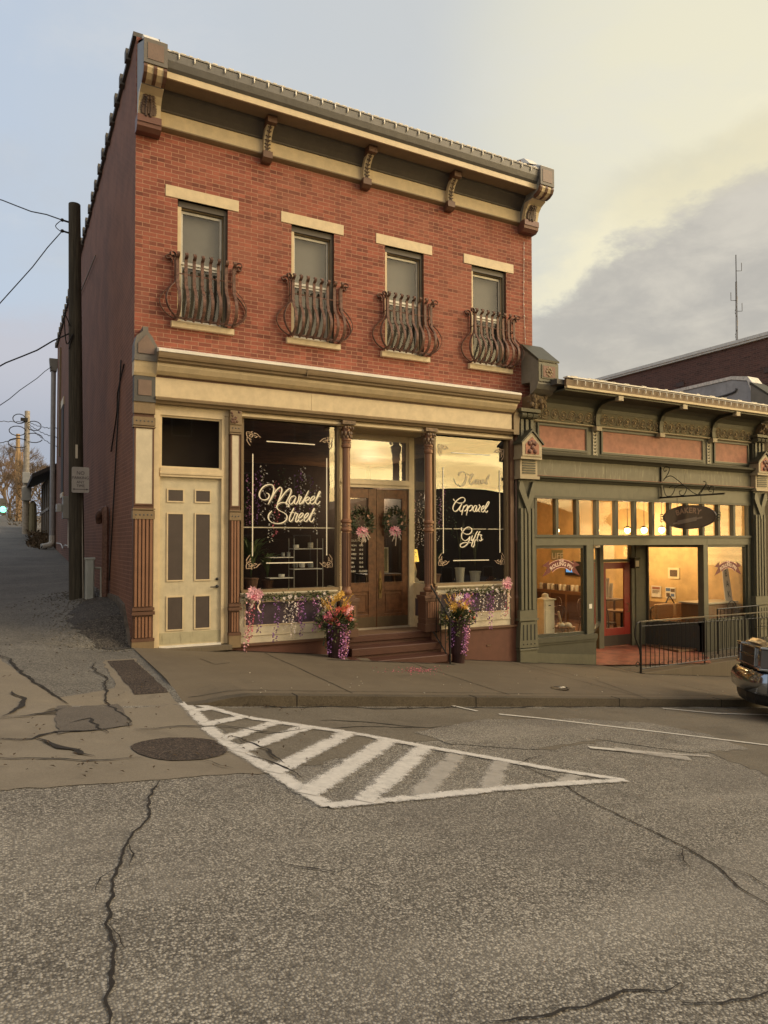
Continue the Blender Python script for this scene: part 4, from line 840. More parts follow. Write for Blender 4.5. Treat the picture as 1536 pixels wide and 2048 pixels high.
# ================================================================== bakery building
K=thing('bakery_building',(11.6,0,-1),'single storey green fronted bakery with red panels and warm lit windows','building')
def kp(name,m,fn,parent=K,**k): b=MB(); fn(b); return b.build(name,m,parent,**k)
def gpil(xa,xb,yf):
    c=(xa+xb)/2; w_=xb-xa
    P=kp('pilaster',GREEND,lambda b:b.box(xa+.02,xb-.02,yf+.04,.14,-1.3,4.18))
    def f(b):
        n=3
        for i in range(n+1): x=lerp(xa+.03,xb-.03,(i+.5)/(n+1)); b.box(x-.030,x+.030,yf-.0,yf+.04,.22,1.98)
        for i in range(n+1): x=lerp(xa+.03,xb-.03,(i+.5)/(n+1)); b.box(x-.030,x+.030,yf-.0,yf+.04,1.98,2.30)
        b.prism([(xa+.02,2.85),(xa-.01,2.70),(c-.04,2.30),(c,2.18),(c+.04,2.30),(xb+.01,2.70),(xb-.02,2.85),(xb-.09,2.85),(c,2.48),(xa+.09,2.85)],yf-.015,yf+.04,'y')
    kp('flute',GREEN,f,P)
    kp('upper_flute',GREEN,lambda b:[b.box(lerp(xa+.03,xb-.03,(i+.5)/3)-.035,lerp(xa+.03,xb-.03,(i+.5)/3)+.035,yf,yf+.04,3.74,4.14) for i in range(3)],P)
    def f(b):
        b.box(xa-.0,xb+.0,yf-.01,.1,.04,.21); b.box(xa-.02,xb+.02,yf-.03,.1,.0,.04)
        b.prism([(xa-.02,-.55),(xa+.01,-.03),(xb-.01,-.03),(xb+.02,-.55)],yf-.02,.1,'y')
    q=kp('lower_block',GREEN,f,P)
    def f(b):
        for i in range(4): x=lerp(xa+.03,xb-.03,(i+.5)/4); b.box(x-.014,x+.014,yf-.024,yf-.018,-.40,-.08); b.ball((x,yf-.024,-.48),.016,1,.4,1,6,4)
    kp('slot',mat('black_recess',(.02,.02,.015),.8),f,q)
    kp('plinth',GREEN,lambda b:(b.box(xa,xb,yf-.01,.1,-.9,-.61),b.box(xa-.02,xb+.02,yf-.03,.1,-.61,-.57)),P,bevel=.008)
    def f(b):
        b.box(xa-.0,xb+.0,yf-.04,.1,2.96,3.30); b.box(xa-.03,xb+.03,yf-.08,.1,2.90,2.96); b.box(xa-.05,xb+.05,yf-.13,.1,3.30,3.36)
        b.prism([(xa-.03,3.36),(xb+.03,3.36),(xb+.03,3.62),(c+.02,3.84),(c-.02,3.84),(xa-.03,3.62)],yf-.15,.05,'y')
    q=kp('niche_block',GRBEIGE,f,P)
    kp('louvre',GREEND,lambda b:[b.box(xa+.06,xb-.06,yf-.055,yf-.04,3.01+.05*i,3.04+.05*i) for i in range(6)],q)
    kp('niche',REDPAN,lambda b:b.prism([(xa+.05,3.40),(xb-.05,3.40),(xb-.05,3.60),(c,3.76),(xa+.05,3.60)],yf-.158,yf-.15,'y'),q)
    kp('rosette',MAROON,lambda b:[b.ball((c+dx*.07,yf-.165,3.54+dz*.08),.05,1,.6,1,8,5) for dx,dz in ((0,0),(-1,-1),(1,-1),(-1,1),(1,1),(0,1.3))],q)
    kp('niche_roof',GREEND,lambda b:b.prism([(xa-.07,3.60),(c,3.87),(xb+.07,3.60),(xb+.07,3.64),(c,3.92),(xa-.07,3.64)],yf-.18,.05,'y'),q)
    def f(b):
        b.box(xa-.03,xb+.03,yf-.13,.1,4.27,4.34)
        for i in range(3): x=lerp(xa+.01,xb-.01,(i+.5)/3); b.prism([(yf-.02+.09*math.cos(t),4.21+.065*math.sin(t)) for t in [k*math.pi/5 for k in range(10)]],x-.06,x+.06,'x')
    kp('roll_cap',GREEN,f,P)
    return P
gpil(7.50,7.95,-.15); gpil(15.12,15.62,-.15)
# large end brackets with a carved panel
def bigbr(xa,xb):
    body=[(0,4.90),(-.27,4.88),(-.27,4.63),(-.36,4.66),(-.46,4.72),(-.52,4.81),(-.53,5.26),(-.02,5.66),(0,5.66)]
    q=kp('end_bracket',mat('pale_grey_paint',(.22,.205,.165),.5,dirt=.25),lambda b:b.prism(body,xa,xb,'x'))
    kp('bracket_roof',GREEND,lambda b:(b.prism([(.02,5.662),(-.02,5.662),(-.555,5.262),(-.56,5.30),(-.05,5.71),(.02,5.75)],xa-.015,xb+.015,'x')),q)
    def f(b):
        b.box(xa+.0,xb-.0,-.545,-.531,4.86,5.24); b.box(xa+.07,xb-.07,-.56,-.545,4.92,5.20)
    kp('front_panel',GREEN,f,q)
    def f(b):
        cx=(xa+xb)/2; b.box(xa+.10,xb-.10,-.566,-.56,4.945,5.175)
    kp('dark_inset',MAROON,f,q)
    def f(b):
        cx=(xa+xb)/2
        for k in range(8): a=k*math.pi/4; b.ball((cx+.065*math.cos(a),-.57,5.06+.075*math.sin(a)),.032,1.2 if k%2==0 else .9,.35,.9,6,4)
        b.ball((cx,-.575,5.06),.03,1,.6,1,8,5)
    kp('carved_flower',BROWNL,f,q)
    def f(b):
        for i in range(26): b.ball((random.uniform(xa+.02,xb-.1),random.uniform(-.34,-.18),random.uniform(4.36,4.62)),random.uniform(.03,.055),1,1,1.2,6,4)
        b.prism([(0,4.35),(-.22,4.35),(-.30,4.62),(0,4.62)],xa+.02,xb-.12,'x')
    kp('leaf_corbel',BROWNL,f,q)
bigbr(7.70,8.22); bigbr(15.25,15.80)
L0,L1=7.96,15.13
# gutter and eaves
def f(b):
    b.box(8.2,22,-.82,-.74,4.72,4.765)
kp('eaves_board',mat('pale_yellow_board',(.56,.45,.27),.5,dirt=.3),f)
kp('gutter',mat('brown_gutter',(.16,.10,.06),.5,dirt=.3),lambda b:b.prism([(-.74,4.775),(-.79,4.775),(-.80,4.90),(-.74,4.92)],8.2,22,'x'))
def f(b):
    b.box(8.2,22,-.83,-.70,4.93,4.955)
    x=8.3
    while x<21.9: b.box(x,x+random.uniform(.06,.3),-.835,-.75,4.956,4.962+random.random()*.015); x+=random.uniform(.3,.6)
kp('roof_edge',WHITE,f)
kp('roof',GREYD,lambda b:b.prism([(-.72,4.90),(.3,5.0),(7,4.6),(7,4.5),(-.72,4.80)],8.02,15.5,'x'))
kp('soffit',GREEND,lambda b:b.box(8.2,15.3,-.76,-.10,4.68,4.72))
kp('cove',GREEN,lambda b:b.prism([(0,4.46),(-.11,4.46),(-.13,4.54),(-.20,4.62),(-.30,4.68),(0,4.68)],L0,L1+.2,'x'))
kp('scroll_frieze_board',mat('olive_paint',(.12,.105,.06),.6,dirt=.3),lambda b:b.prism([(0,4.17),(-.045,4.17),(-.10,4.46),(0,4.46)],L0,L1+.2,'x'))
def f(b):
    x=8.05; i=0
    while x<15.1:
        for q,(tx,fl) in enumerate(((.0,1),(.24,-1))):
            cx=x+tx; pts=[]
            for k in range(22):
                a=k*.55; r=.115*(1-k/26); px=cx+fl*r*math.cos(a); pz=4.315+fl*r*math.sin(a)*1.05; pts.append((px,-.075-(pz-4.315)*.19,pz))
            b.tube(pts,.013,4,cap=False); b.ball((cx,-.085,4.315),.028,1,.6,1,6,4)
        for k in range(9): b.ball((x+random.uniform(-.1,.38),-.075,random.choice((4.21,4.42,4.40,4.24))+random.uniform(-.02,.02)),.018,seg=5,rings=3)
        x+=.48; i+=1
kp('scroll_ornament',mat('tarnished_scrollwork',(.36,.27,.16),.5,var=.5,vs=30),f)
kp('frieze_ledge',GRBEIGE,lambda b:b.prism([(0,4.13),(-.07,4.13),(-.095,4.15),(-.095,4.165),(0,4.169)],L0,L1+.1,'x'))
def brk(x):
    pr=[(-.05,4.06),(-.13,4.06),(-.13,4.18),(-.12,4.30),(-.14,4.42),(-.20,4.53),(-.32,4.60),(-.50,4.63),(-.72,4.64),(-.72,4.68),(-.05,4.68)]
    q=kp('console',GREEND,lambda b:b.prism(pr,x-.045,x+.045,'x'))
    kp('console_face',GREEN,lambda b:b.prism([(p[0]-.012,p[1]-.01) for p in pr[2:9]]+[(p[0]+.006,p[1]+.0) for p in pr[8:1:-1]],x-.06,x+.06,'x'),q)
    kp('console_tip',GRBEIGE,lambda b:b.box(x-.07,x+.07,-.80,-.70,4.60,4.70),q); kp('console_foot',GRBEIGE,lambda b:b.box(x-.08,x+.08,-.17,0,4.05,4.14),q)
for x in (9.73,11.74,13.60): brk(x)
# panel storey
kp('upper_wall',GREEN,lambda b:(b.box(L0,L1,-.02,.14,2.92,4.13),))
for a,c in ((8.13,9.46),(9.95,13.28),(13.76,15.03)):
    def f(b,a=a,c=c):
        t=.045
        b.box(a-t,a,-.055,-.021,3.60-t,4.07+t); b.box(c,c+t,-.055,-.021,3.60-t,4.07+t); b.box(a,c,-.055,-.021,4.07,4.07+t); b.box(a,c,-.055,-.021,3.60-t,3.60)
        b.box(a-.09,c+.09,-.03,-.021,3.52,3.60-t); b.box(a-.09,c+.09,-.03,-.021,4.07+t,4.125)
    q=kp('panel_moulding',GREEND,f)
    kp('red_panel',REDPAN,lambda b,a=a,c=c:b.box(a,c,-.026,-.021,3.60,4.07),q)
    kp('bead',GRBEIGE,lambda b,a=a,c=c:(b.box(a,c,-.034,-.0265,3.60,3.612),b.box(a,a+.012,-.034,-.0265,3.612,4.07),b.box(c-.012,c,-.034,-.0265,3.612,4.07)),q)
for x in (9.72,13.52):
    def f(b,x=x):
        b.box(x-.055,x-.045,-.05,-.02,3.52,4.06); b.box(x+.045,x+.055,-.05,-.02,3.52,4.06)
        for k in range(7):
            z=4.03-.075*k; b.prism([(x-.045,z),(x,z-.035),(x+.045,z),(x+.045,z-.022),(x,z-.062),(x-.045,z-.022)],-.045,-.021,'y')
    kp('leaf_pendant',mat('white_carving',(.62,.55,.40),.5),f)
kp('upper_ledge',GREEND,lambda b:b.prism([(0,3.36),(-.10,3.36),(-.13,3.40),(-.21,3.43),(-.22,3.47),(-.12,3.50),(0,3.51)],L0,L1,'x'))
kp('sign_band',GREENS,lambda b:(b.box(L0,10.02,-.06,-.021,2.99,3.359),b.box(10.025,12.6,-.06,-.021,2.99,3.359),b.box(12.605,L1,-.06,-.021,2.99,3.359)))
kp('lower_ledge',GREEND,lambda b:b.prism([(0,2.89),(-.08,2.89),(-.10,2.93),(-.15,2.95),(-.16,2.985),(0,2.989)],L0,L1,'x'))
kp('rust_line',REDPAN,lambda b:b.box(L0,L1,-.163,-.06,2.9895,2.996))
kp('header_board',GREEN,lambda b:b.box(L0,L1,-.04,.14,2.58,2.889),bevel=.004)
# transom lights
def f(b):
    b.box(L0,L1,-.05,.12,2.53,2.58); b.box(L0,L1,-.06,.14,1.705,1.76)
    for i in range(13): x=8.06+i*.587; w_=.036 if i else .03; b.box(x-w_,x+w_,-.01,.10,1.76,2.53)
kp('transom_frame',GREEND,f)
kp('transom_trim',GREEN,lambda b:[b.box(8.06+i*.587-.05,8.06+i*.587-.036,-.02,.06,1.76,2.53) for i in range(1,13)])
kp('transom_pane',GLB,lambda b:b.box(8.07,15.1,.05,.054,1.76,2.53))
kp('lintel_beam',GREEN,lambda b:(b.box(L0,9.66,-.03,.12,1.53,1.704),b.box(9.665,13.43,-.03,.12,1.53,1.704),b.box(13.435,L1,-.03,.12,1.53,1.704)),bevel=.004)
# shop windows
def bw(name,xa,xb,za,zb,ya=.06,yb=.06,lit=True):
    """glazed frame from (xa,ya) to (xb,yb)"""
    A=Vector((xa,ya,0)); Bv=Vector((xb,yb,0)); d=(Bv-A); L=d.length; d.normalize(); n=Vector((-d.y,d.x,0))
    def pc(b,u0,u1,z0,z1,t0=-.04,t1=.04):
        p=[A+d*u0+n*t0,A+d*u1+n*t0,A+d*u1+n*t1,A+d*u0+n*t1]; b.prism([(q.x,q.y) for q in p],z0,z1,'z')
    b=MB(); f=.06; pc(b,0,f,za,zb); pc(b,L-f,L,za,zb); pc(b,f,L-f,za,za+f); pc(b,f,L-f,zb-f,zb); w_=b.build(name,mat('black_green_frame',(.035,.038,.028),.4),K)
    b=MB(); pc(b,f,L-f,za+f,zb-f,-.004,.0); b.build('pane',GLB,w_); return w_,(A,d,n)
W1,_=bw('shop_window',8.04,9.46,-.40,1.53); W3,_=bw('shop_window',13.46,15.02,-.36,1.53)
WS,_=bw('recess_window',12.86,13.36,-.46,1.53,1.34,.10); bw('recess_side_window',9.72,11.20,-.4,1.53,.08,1.34)
def f(b):
    b.box(9.46,9.66,-.03,.14,-1.35,1.53); b.box(7.96,8.04,-.02,.14,-1.2,1.53)
kp('corner_post',GREEN,f)
def f(b): b.box(13.30,13.46,-.03,.14,-1.7,1.53); b.box(15.02,15.13,-.02,.14,-1.9,1.53)
kp('corner_post',GREEN,f)
def f(b):
    b.box(7.96,9.70,-.05,.16,-1.5,-.55); b.box(7.96,9.70,-.10,.16,-.50,-.40); b.box(7.96,9.70,-.075,.16,-.549,-.501)
kp('stall_riser',GREEND,f); kp('base_board',GREEN,lambda b:b.prism([(8.0,-.70),(9.66,-.86),(9.66,-1.5),(8.0,-1.5)],-.07,-.051,'y'))
def f(b):
    b.box(13.30,15.13,-.04,.16,-2.0,-.36)
    A=Vector((12.86,1.34,0));C_=Vector((13.36,.10,0)); b.prism([(12.80,1.34),(13.31,.08),(13.46,.12),(12.95,1.42)],-1.5,-.46,'z')
kp('stall_riser',mat('charcoal_panel',(.035,.037,.030),.5),f)
# entrance recess
kp('entrance_floor',mat('worn_red_floor',(.22,.070,.042),.6,var=.35,vs=3,dirt=.4),lambda b:b.add([(9.68,-.10,-1.085),(12.2,-1.03,-1.105),(13.3,-.10,-1.10),(13.3,1.5,-1.02),(11.0,1.5,-1.02),(9.68,.3,-1.06)],[(0,1,2,3,4,5)]))
def f(b):
    b.box(11.20,11.36,1.34,1.48,-1.1,1.70); b.box(12.33,12.46,1.34,1.48,-1.1,1.70); b.box(11.36,12.33,1.36,1.46,1.10,1.17); b.box(12.46,12.90,1.32,1.46,-1.1,1.70); b.box(9.66,13.4,1.30,1.34,1.62,1.70)
kp('door_frame',GREEN,f)
kp('porch_soffit',GREEN,lambda b:b.box(9.66,13.4,.14,1.5,1.706,1.74))
kp('door_transom_pane',GLB,lambda b:b.box(11.36,12.33,1.40,1.404,1.17,1.62))
def f(b):
    x0,x1=11.375,12.315; b.box(x0,x0+.10,1.38,1.42,-1.0,1.09); b.box(x1-.21,x1,1.38,1.42,-1.0,1.09); b.box(x0+.10,x1-.21,1.38,1.42,.93,1.09); b.box(x0+.10,x1-.21,1.38,1.42,-1.0,-.55)
dr=kp('red_door',REDD,f,bevel=.004)
kp('pane',GLB,lambda b:b.box(11.47,12.11,1.40,1.404,-.55,.93),dr); kp('kick_plate',mat('dark_kick_plate',(.04,.025,.02),.4),lambda b:b.box(11.38,12.31,1.374,1.38,-.99,-.73),dr)
kp('handle',mat('aged_brass',(.22,.15,.07)),lambda b:b.tube([(12.20,1.38,.05),(12.20,1.31,.03),(12.20,1.31,-.15),(12.20,1.38,-.17)],.012,6),dr)
# rolling pin ribbon lettering on the glass
def ribbon(par,x0,z0,s,y):
    cx,cz=735,1100; Rr=600
    def mp(px,py): return (x0+(px-735)*s,z0-(py-560)*s)
    def pt(u,v): # u along arc -1..1 , v height
        a=u*.62; return (x0+Rr*s*math.sin(a)*(1+v*.0015),z0+ (Rr*s*math.cos(a)-Rr*s)+v*s)
    n=16; b=MB()
    vs=[];
    for i in range(n+1):
        u=-1+2*i/n; 
        for v in (-95,95): q=pt(u,v); vs.append((q[0],y,q[1]))
    b.add(vs,[(2*i,2*i+2,2*i+3,2*i+1) for i in range(n)])
    for sg in (-1,1):
        e=[(330*sg,-60),(400*sg,50),(370*sg,120),(620*sg,-20),(450*sg,-60),(620*sg,-290),(360*sg,-190)]
        b.add([(x0+p[0]*s,y+.003,z0+p[1]*s-30*s) for p in e],[tuple(range(7))])
    r_=b.build('ribbon_decal',mat('crimson_decal',(.13,.012,.012),.5,var=0,bump=0),par)
    b=MB(); 
    for v in (-98,98):
        pts=[pt(-1+2*i/n,v) for i in range(n+1)]
        for p,q in zip(pts,pts[1:]): b.add([(p[0],y-.002,p[1]-.006),(q[0],y-.002,q[1]-.006),(q[0],y-.002,q[1]+.006),(p[0],y-.002,p[1]+.006)],[(0,1,2,3)])
    b.build('ribbon_edge',mat('pink_line',(.75,.42,.34),.5,var=0,bump=0),r_ if False else par)
    for tx,sz,v in (('THE',.065,35),('ROLLING PIN',.115,-55)):
        def fn(u,w_,v=v):
            a=u/(Rr*s); q=(x0+(Rr*s+w_+v*s)*math.sin(a),z0-Rr*s+(Rr*s+w_+v*s)*math.cos(a)); return (q[0],y-.004,q[1])
        text(tx,sz*1.0,'ribbon_lettering',mat('ribbon_lettering_cream',(.85,.62,.50),.5,var=0,bump=0),par,fn,bold=.002)
p=PYP(1122.5,1127,.05); ribbon(W1,p.x,p.z,.00086,.045)
p=PYP(1456,1129,.05); ribbon(W3,p.x,p.z,.00086,.045)
kp('door_plate',WHITE,lambda b:b.box(9.70,9.78,.03,.045,-.15,-.02) if 0 else b.box(9.52,9.60,-.036,-.03,.15,.25))
# ---- bakery interior
OCH=mat('ochre_plaster',(.66,.43,.18),.85,var=.18,vs=1.6,bump=.1)
IX=15.18
def f(b): b.box(IX,IX+.1,.16,9,-1.1,3.0); b.box(8.0,15.3,9.0,9.1,-1.1,3.0); b.box(8.005,8.06,.16,9,-1.1,3.0)
kp('interior_wall',OCH,f)
kp('interior_ceiling',mat('tan_ceiling',(.52,.34,.18),.85,bump=0),lambda b:b.box(8.0,15.3,.16,9,3.0,3.05))
kp('interior_floor',mat('bakery_floor',(.14,.07,.035),.5),lambda b:(b.box(8.0,12.6,1.6,9,-1.06,-1.01),b.box(12.6,15.2,.16,9,-1.06,-1.012),b.box(8.0,9.6,.16,1.6,-1.06,-1.01)))
kp('interior_wainscot',mat('wainscot',(.20,.11,.055),.5),lambda b:b.box(IX-.03,IX,.16,9,-1.0,-.15))
# ceiling pendants: globe lamps that are lit
LAMPM=mat('lit_globe',(1,.8,.5),.5,var=0,bump=0,emit=(1,.72,.30),es=14)
def pendant(x,y,z,label):
    t=thing('pendant_lamp',(x,y,z),label,'lamp','lit pendant lamps in the bakery')
    MB().tube([(x,y,3.0),(x,y,z+.12)],.008,5).build('cord',IRONB,t); MB().lathe(x,y,[(.03,z+.12),(.09,z+.08),(.10,z+.06),(.03,z+.10)],12).build('shade_cap',IRONB,t); MB().ball((x,y,z),.085,seg=12,rings=8).build('globe',LAMPM,t,smooth=True)
    ld=bpy.data.lights.new('pendant_light','POINT'); ld.energy=60; ld.color=(1,.73,.40); ld.shadow_soft_size=.09; lo=bpy.data.objects.new('pendant_light',ld); lo.location=(0,0,-.13); COL.objects.link(lo); lo.parent=t
for px,yy,l in ((1113,4.6,'lit globe lamp behind the second and third transom panes'),(1226,4.2,'lit globe lamp seen above the red door'),(1316,3.0,'lit globe lamp left of the oval hanging sign'),(1391,2.4,'lit globe lamp partly hidden by the oval hanging sign'),(1470,1.8,'lit globe lamp near the right end of the transom')):
    p=PYP(px,1061,yy); pendant(min(p.x,14.0),yy,p.z,l)
pendant(9.2,1.6,2.35,'added globe lamp brightening the room behind the left bakery window'); pendant(11.5,6.6,2.2,'added globe lamp brightening the very back of the bakery')  # two extra globes added to even out the bakery light
# framed pictures and notices on the far wall
def wallpic(name,x0,x1,y0,y1,label,cat,inner,fc,pieces=()):
    a=PXP(x0,y0,IX-.02); c=PXP(x1,y1,IX-.02); t=thing(name,(IX-.02,(a.y+c.y)/2,c.z),label,cat)
    lo,hi=min(a.y,c.y),max(a.y,c.y); MB().box(IX-.025,IX-.003,lo,hi,c.z,a.z).build('backing',fc,t)
    h=a.z-c.z; w_=hi-lo
    for k,(u0,u1,v0,v1,m) in enumerate(pieces): MB().box(IX-.03-.001*k,IX-.0251,lo+w_*(1-u1),lo+w_*(1-u0),c.z+h*(1-v1),c.z+h*(1-v0)).build('print' if m is not LETTER else 'mount',m,t)
INK=mat('printed_brown',(.12,.075,.045),.6); BLU=mat('printed_blue',(.10,.16,.28),.6); PAPER=mat('paper',(.70,.62,.48),.7,var=.05)
wallpic('framed_picture',1336,1359,1135,1158,'cream framed dark picture on ochre wall above the iron bench','picture',INK,mat('cream_frame',(.75,.62,.36)),[(.18,.82,.2,.8,INK)])
wallpic('notice',1303,1322,1171,1195,'white printed notice left of the other sheet on ochre wall','notice',PAPER,PAPER,[(.1,.9,.08,.3,REDPAN),(.12,.88,.4,.44,INK),(.12,.88,.5,.54,INK),(.12,.7,.6,.64,INK)])
wallpic('poster',1331,1351,1174,1198,'photo collage poster pinned right of the printed notice','poster',PAPER,PAPER,[(.05,.5,.08,.35,BLU),(.55,.95,.1,.4,INK),(.1,.45,.5,.85,INK),(.55,.9,.55,.8,BLU)])
wallpic('wall_sign',1103,1125,1100,1120,'pale green lettered board on ochre wall behind left bakery window','sign',PAPER,mat('sage_board',(.28,.29,.17)),[(.0,1,.62,.98,mat('tan_board',(.35,.30,.18)))])
p=PXP(1105,1112,IX-.035); lifes=bpy.data.objects['wall_sign']
a=PXP(1103,1100,IX); c=PXP(1125,1120,IX); hh=abs(a.y-c.y)
text('LIFE',.30,'sign_lettering',LETTER,lifes,lambda u,v:(IX-.034,a.y-hh*.08-u*1.15,a.z-.30+v*1.0),align='LEFT')
a=PXP(1134,1122,IX); c=PXP(1172,1152,IX); t=thing('menu_screen',(IX-.1,(a.y+c.y)/2,c.z),'dark menu screen with a blue picture behind the ribbon decal','screen')
MB().box(IX-.09,IX-.01,c.y,a.y,c.z,a.z).build('casing',mat('screen_black',(.03,.025,.025),.3),t)
MB().box(IX-.095,IX-.0905,c.y+(a.y-c.y)*.55,a.y-.05,c.z+.1,a.z-.1).build('picture',mat('lit_screen_blue',(.1,.3,.6),.4,var=0,bump=0,emit=(.12,.38,.8),es=.9),t)
# furniture
WDK=mat('dark_stained_chair',(.10,.045,.02),.45); WMD=mat('table_wood',(.22,.11,.05),.4)
def chair(x,y,rz,label):
    t=thing('bakery_chair',(x,y,-1.01),label,'chair','wooden chairs around the bakery tables'); t.rotation_euler=(0,0,rz)
    MB().lathe(0,0,[(.19,.44),(.20,.45),(.20,.47),(.18,.48)],14).build('seat',WDK,t,local=True)
    for sx in (-1,1):
        for sy in (-1,1): MB().tube([(sx*.13,sy*.13,.45),(sx*.18,sy*.18,0)],.015,6).build('leg',WDK,t,local=True)
    b=MB(); b.tube(spline([(-.18,.15,.46),(-.19,.19,.75),(-.12,.21,.92),(0,.22,.97),(.12,.21,.92),(.19,.19,.75),(.18,.15,.46)],4),.014,6)
    for k in (-.08,0,.08): b.tube([(k,.16,.47),(k,.215,.93)],.009,5)
    b.build('backrest',WDK,t,local=True); return t
def table(x,y,label):
    t=thing('bakery_table',(x,y,-1.01),label,'table','round tables in the bakery')
    MB().lathe(0,0,[(.40,.72),(.42,.73),(.42,.75),(.40,.76)],20).build('tabletop',WMD,t,local=True); MB().lathe(0,0,[(.24,0),(.22,.03),(.04,.08),(.035,.72)],12).build('pedestal',IRONB,t,local=True)
for x,y,l in ((9.9,3.2,'round wooden table nearest the left bakery window'),(12.0,4.4,'round wooden table seen through the red door glass'),(13.1,2.4,'round wooden table behind the recess window'),(11.2,6.4,'round wooden table at the back of the bakery')): table(x,y,l)
for i,(x,y,r_,l) in enumerate(((9.3,3.0,1.6,'dark chair left of the nearest table'),(10.5,3.5,-1.5,'dark chair right of the nearest table'),(10.0,3.9,0,'dark chair behind the nearest table'),(11.4,4.2,1.5,'dark chair left of the table beyond the door'),(12.6,4.6,-1.6,'dark chair right of the table beyond the door'),(12.5,2.3,1.5,'dark chair left of the table by the recess window'),(13.7,2.6,-1.5,'dark chair right of the table by the recess window'),(10.6,6.5,1.5,'dark chair at the rearmost table'),(9.0,4.9,.3,'dark chair farthest left inside the bakery'),(11.0,2.6,2.6,'dark chair just inside the glass beside the door'),(13.0,3.6,.2,'dark chair behind the recess window table'),(9.0,2.0,2.4,'dark chair nearest the white cabinet'))): chair(x,y,r_,l)
p=PYP(1091,1197,.62); 
t=thing('booth_bench',(9.6,8.4,-1.01),'long dark wooden booth bench along the far bakery wall','bench'); MB().box(8.3,14.6,8.1,8.6,-1.01,-.55).build('seat',WDK,t); MB().box(8.3,14.6,8.6,8.75,-1.01,.15).build('backrest',WDK,t)
t=thing('coffee_cabinet',(14.7,6.3,-1.01),'brown cabinet with rows of jars below the dark menu screen','cabinet'); MB().box(14.45,15.14,5.2,7.6,-1.01,.0).build('carcass',WMD,t)
for i in range(12):
    MB().lathe(14.6,5.3+i*.19,[(.06,.0),(.065,.02),(.065,.17),(.045,.2)],10).build('jar',[PAPER,INK,CREAMW][i%3],t)
for k in range(3): MB().box(14.44,14.45,5.28+k*.78,5.96+k*.78,-.9,-.1).build('door',WDK,t)
def cab(x,y,zt):
    t=thing('cabinet',(x,y,-1.01),'tall narrow white painted cabinet standing in the left bakery window','cabinet'); zf=zt
    MB().box(x-.15,x+.15,y-.12,y+.14,-1.01,zf-.03).build('carcass',CREAMW,t,bevel=.004); MB().box(x-.18,x+.18,y-.15,y+.16,zf-.029,zf).build('top',CREAMW,t,bevel=.005)
    d=MB().box(x-.12,x+.12,y-.135,y-.121,-.75,zf-.25).build('door',CREAMW,t); MB().ball((x+.09,y-.145,-.3),.012).build('knob',IRONB,d); d=MB().box(x-.12,x+.12,y-.135,y-.121,zf-.22,zf-.07).build('drawer',CREAMW,t); MB().box(x-.03,x+.03,y-.145,y-.136,zf-.155,zf-.135).build('handle',IRONB,d)
cab(p.x,.62,p.z)
t=thing('floral_hat',(p.x-.03,.6,p.z),'small cream bonnet resting on the white cabinet','ornament'); MB().lathe(p.x-.03,.6,[(.14,p.z),(.14,p.z+.01),(.08,p.z+.03),(.07,p.z+.10),(.0,p.z+.13)],12).build('crown',CREAMW,t)
p=PYP(1131,1245,.62)
def basket(x,y,z0):
    t=thing('bread_basket',(x,y,-1.01),'slatted wooden bushel basket with a scoop beside the white cabinet','basket')
    b=MB()
    for k in range(16): a_=2*math.pi*k/16; b.tube([(x+.17*math.cos(a_),y+.17*math.sin(a_),-.62),(x+.22*math.cos(a_),y+.22*math.sin(a_),-.30)],.028,4)
    b.build('slats',mat('pale_basket_wood',(.48,.33,.17),.6),t); b=MB(); b.lathe(x,y,[(.225,-.34),(.24,-.34),(.24,-.30),(.225,-.30)],16); b.lathe(x,y,[(.19,-.57),(.20,-.57),(.205,-.54),(.19,-.54)],16); b.build('hoop',WMD,t)
    MB().tube([(x-.05,y,-.4),(x-.22,y-.05,.05)],.025,6).build('scoop_handle',mat('pale_basket_wood',(.48,.33,.17)),t); MB().lathe(x,y,[(.3,-1.01),(.3,-.63),(.28,-.62)],14).build('stand',WDK,t)
    for k in range(4): MB().ball((x+.1*math.cos(k*1.7),y+.1*math.sin(k*1.7),-.27),.07,1.2,1,.8,8,5).build('roll',CREAMW,t,smooth=True)
basket(p.x,.66,p.z)
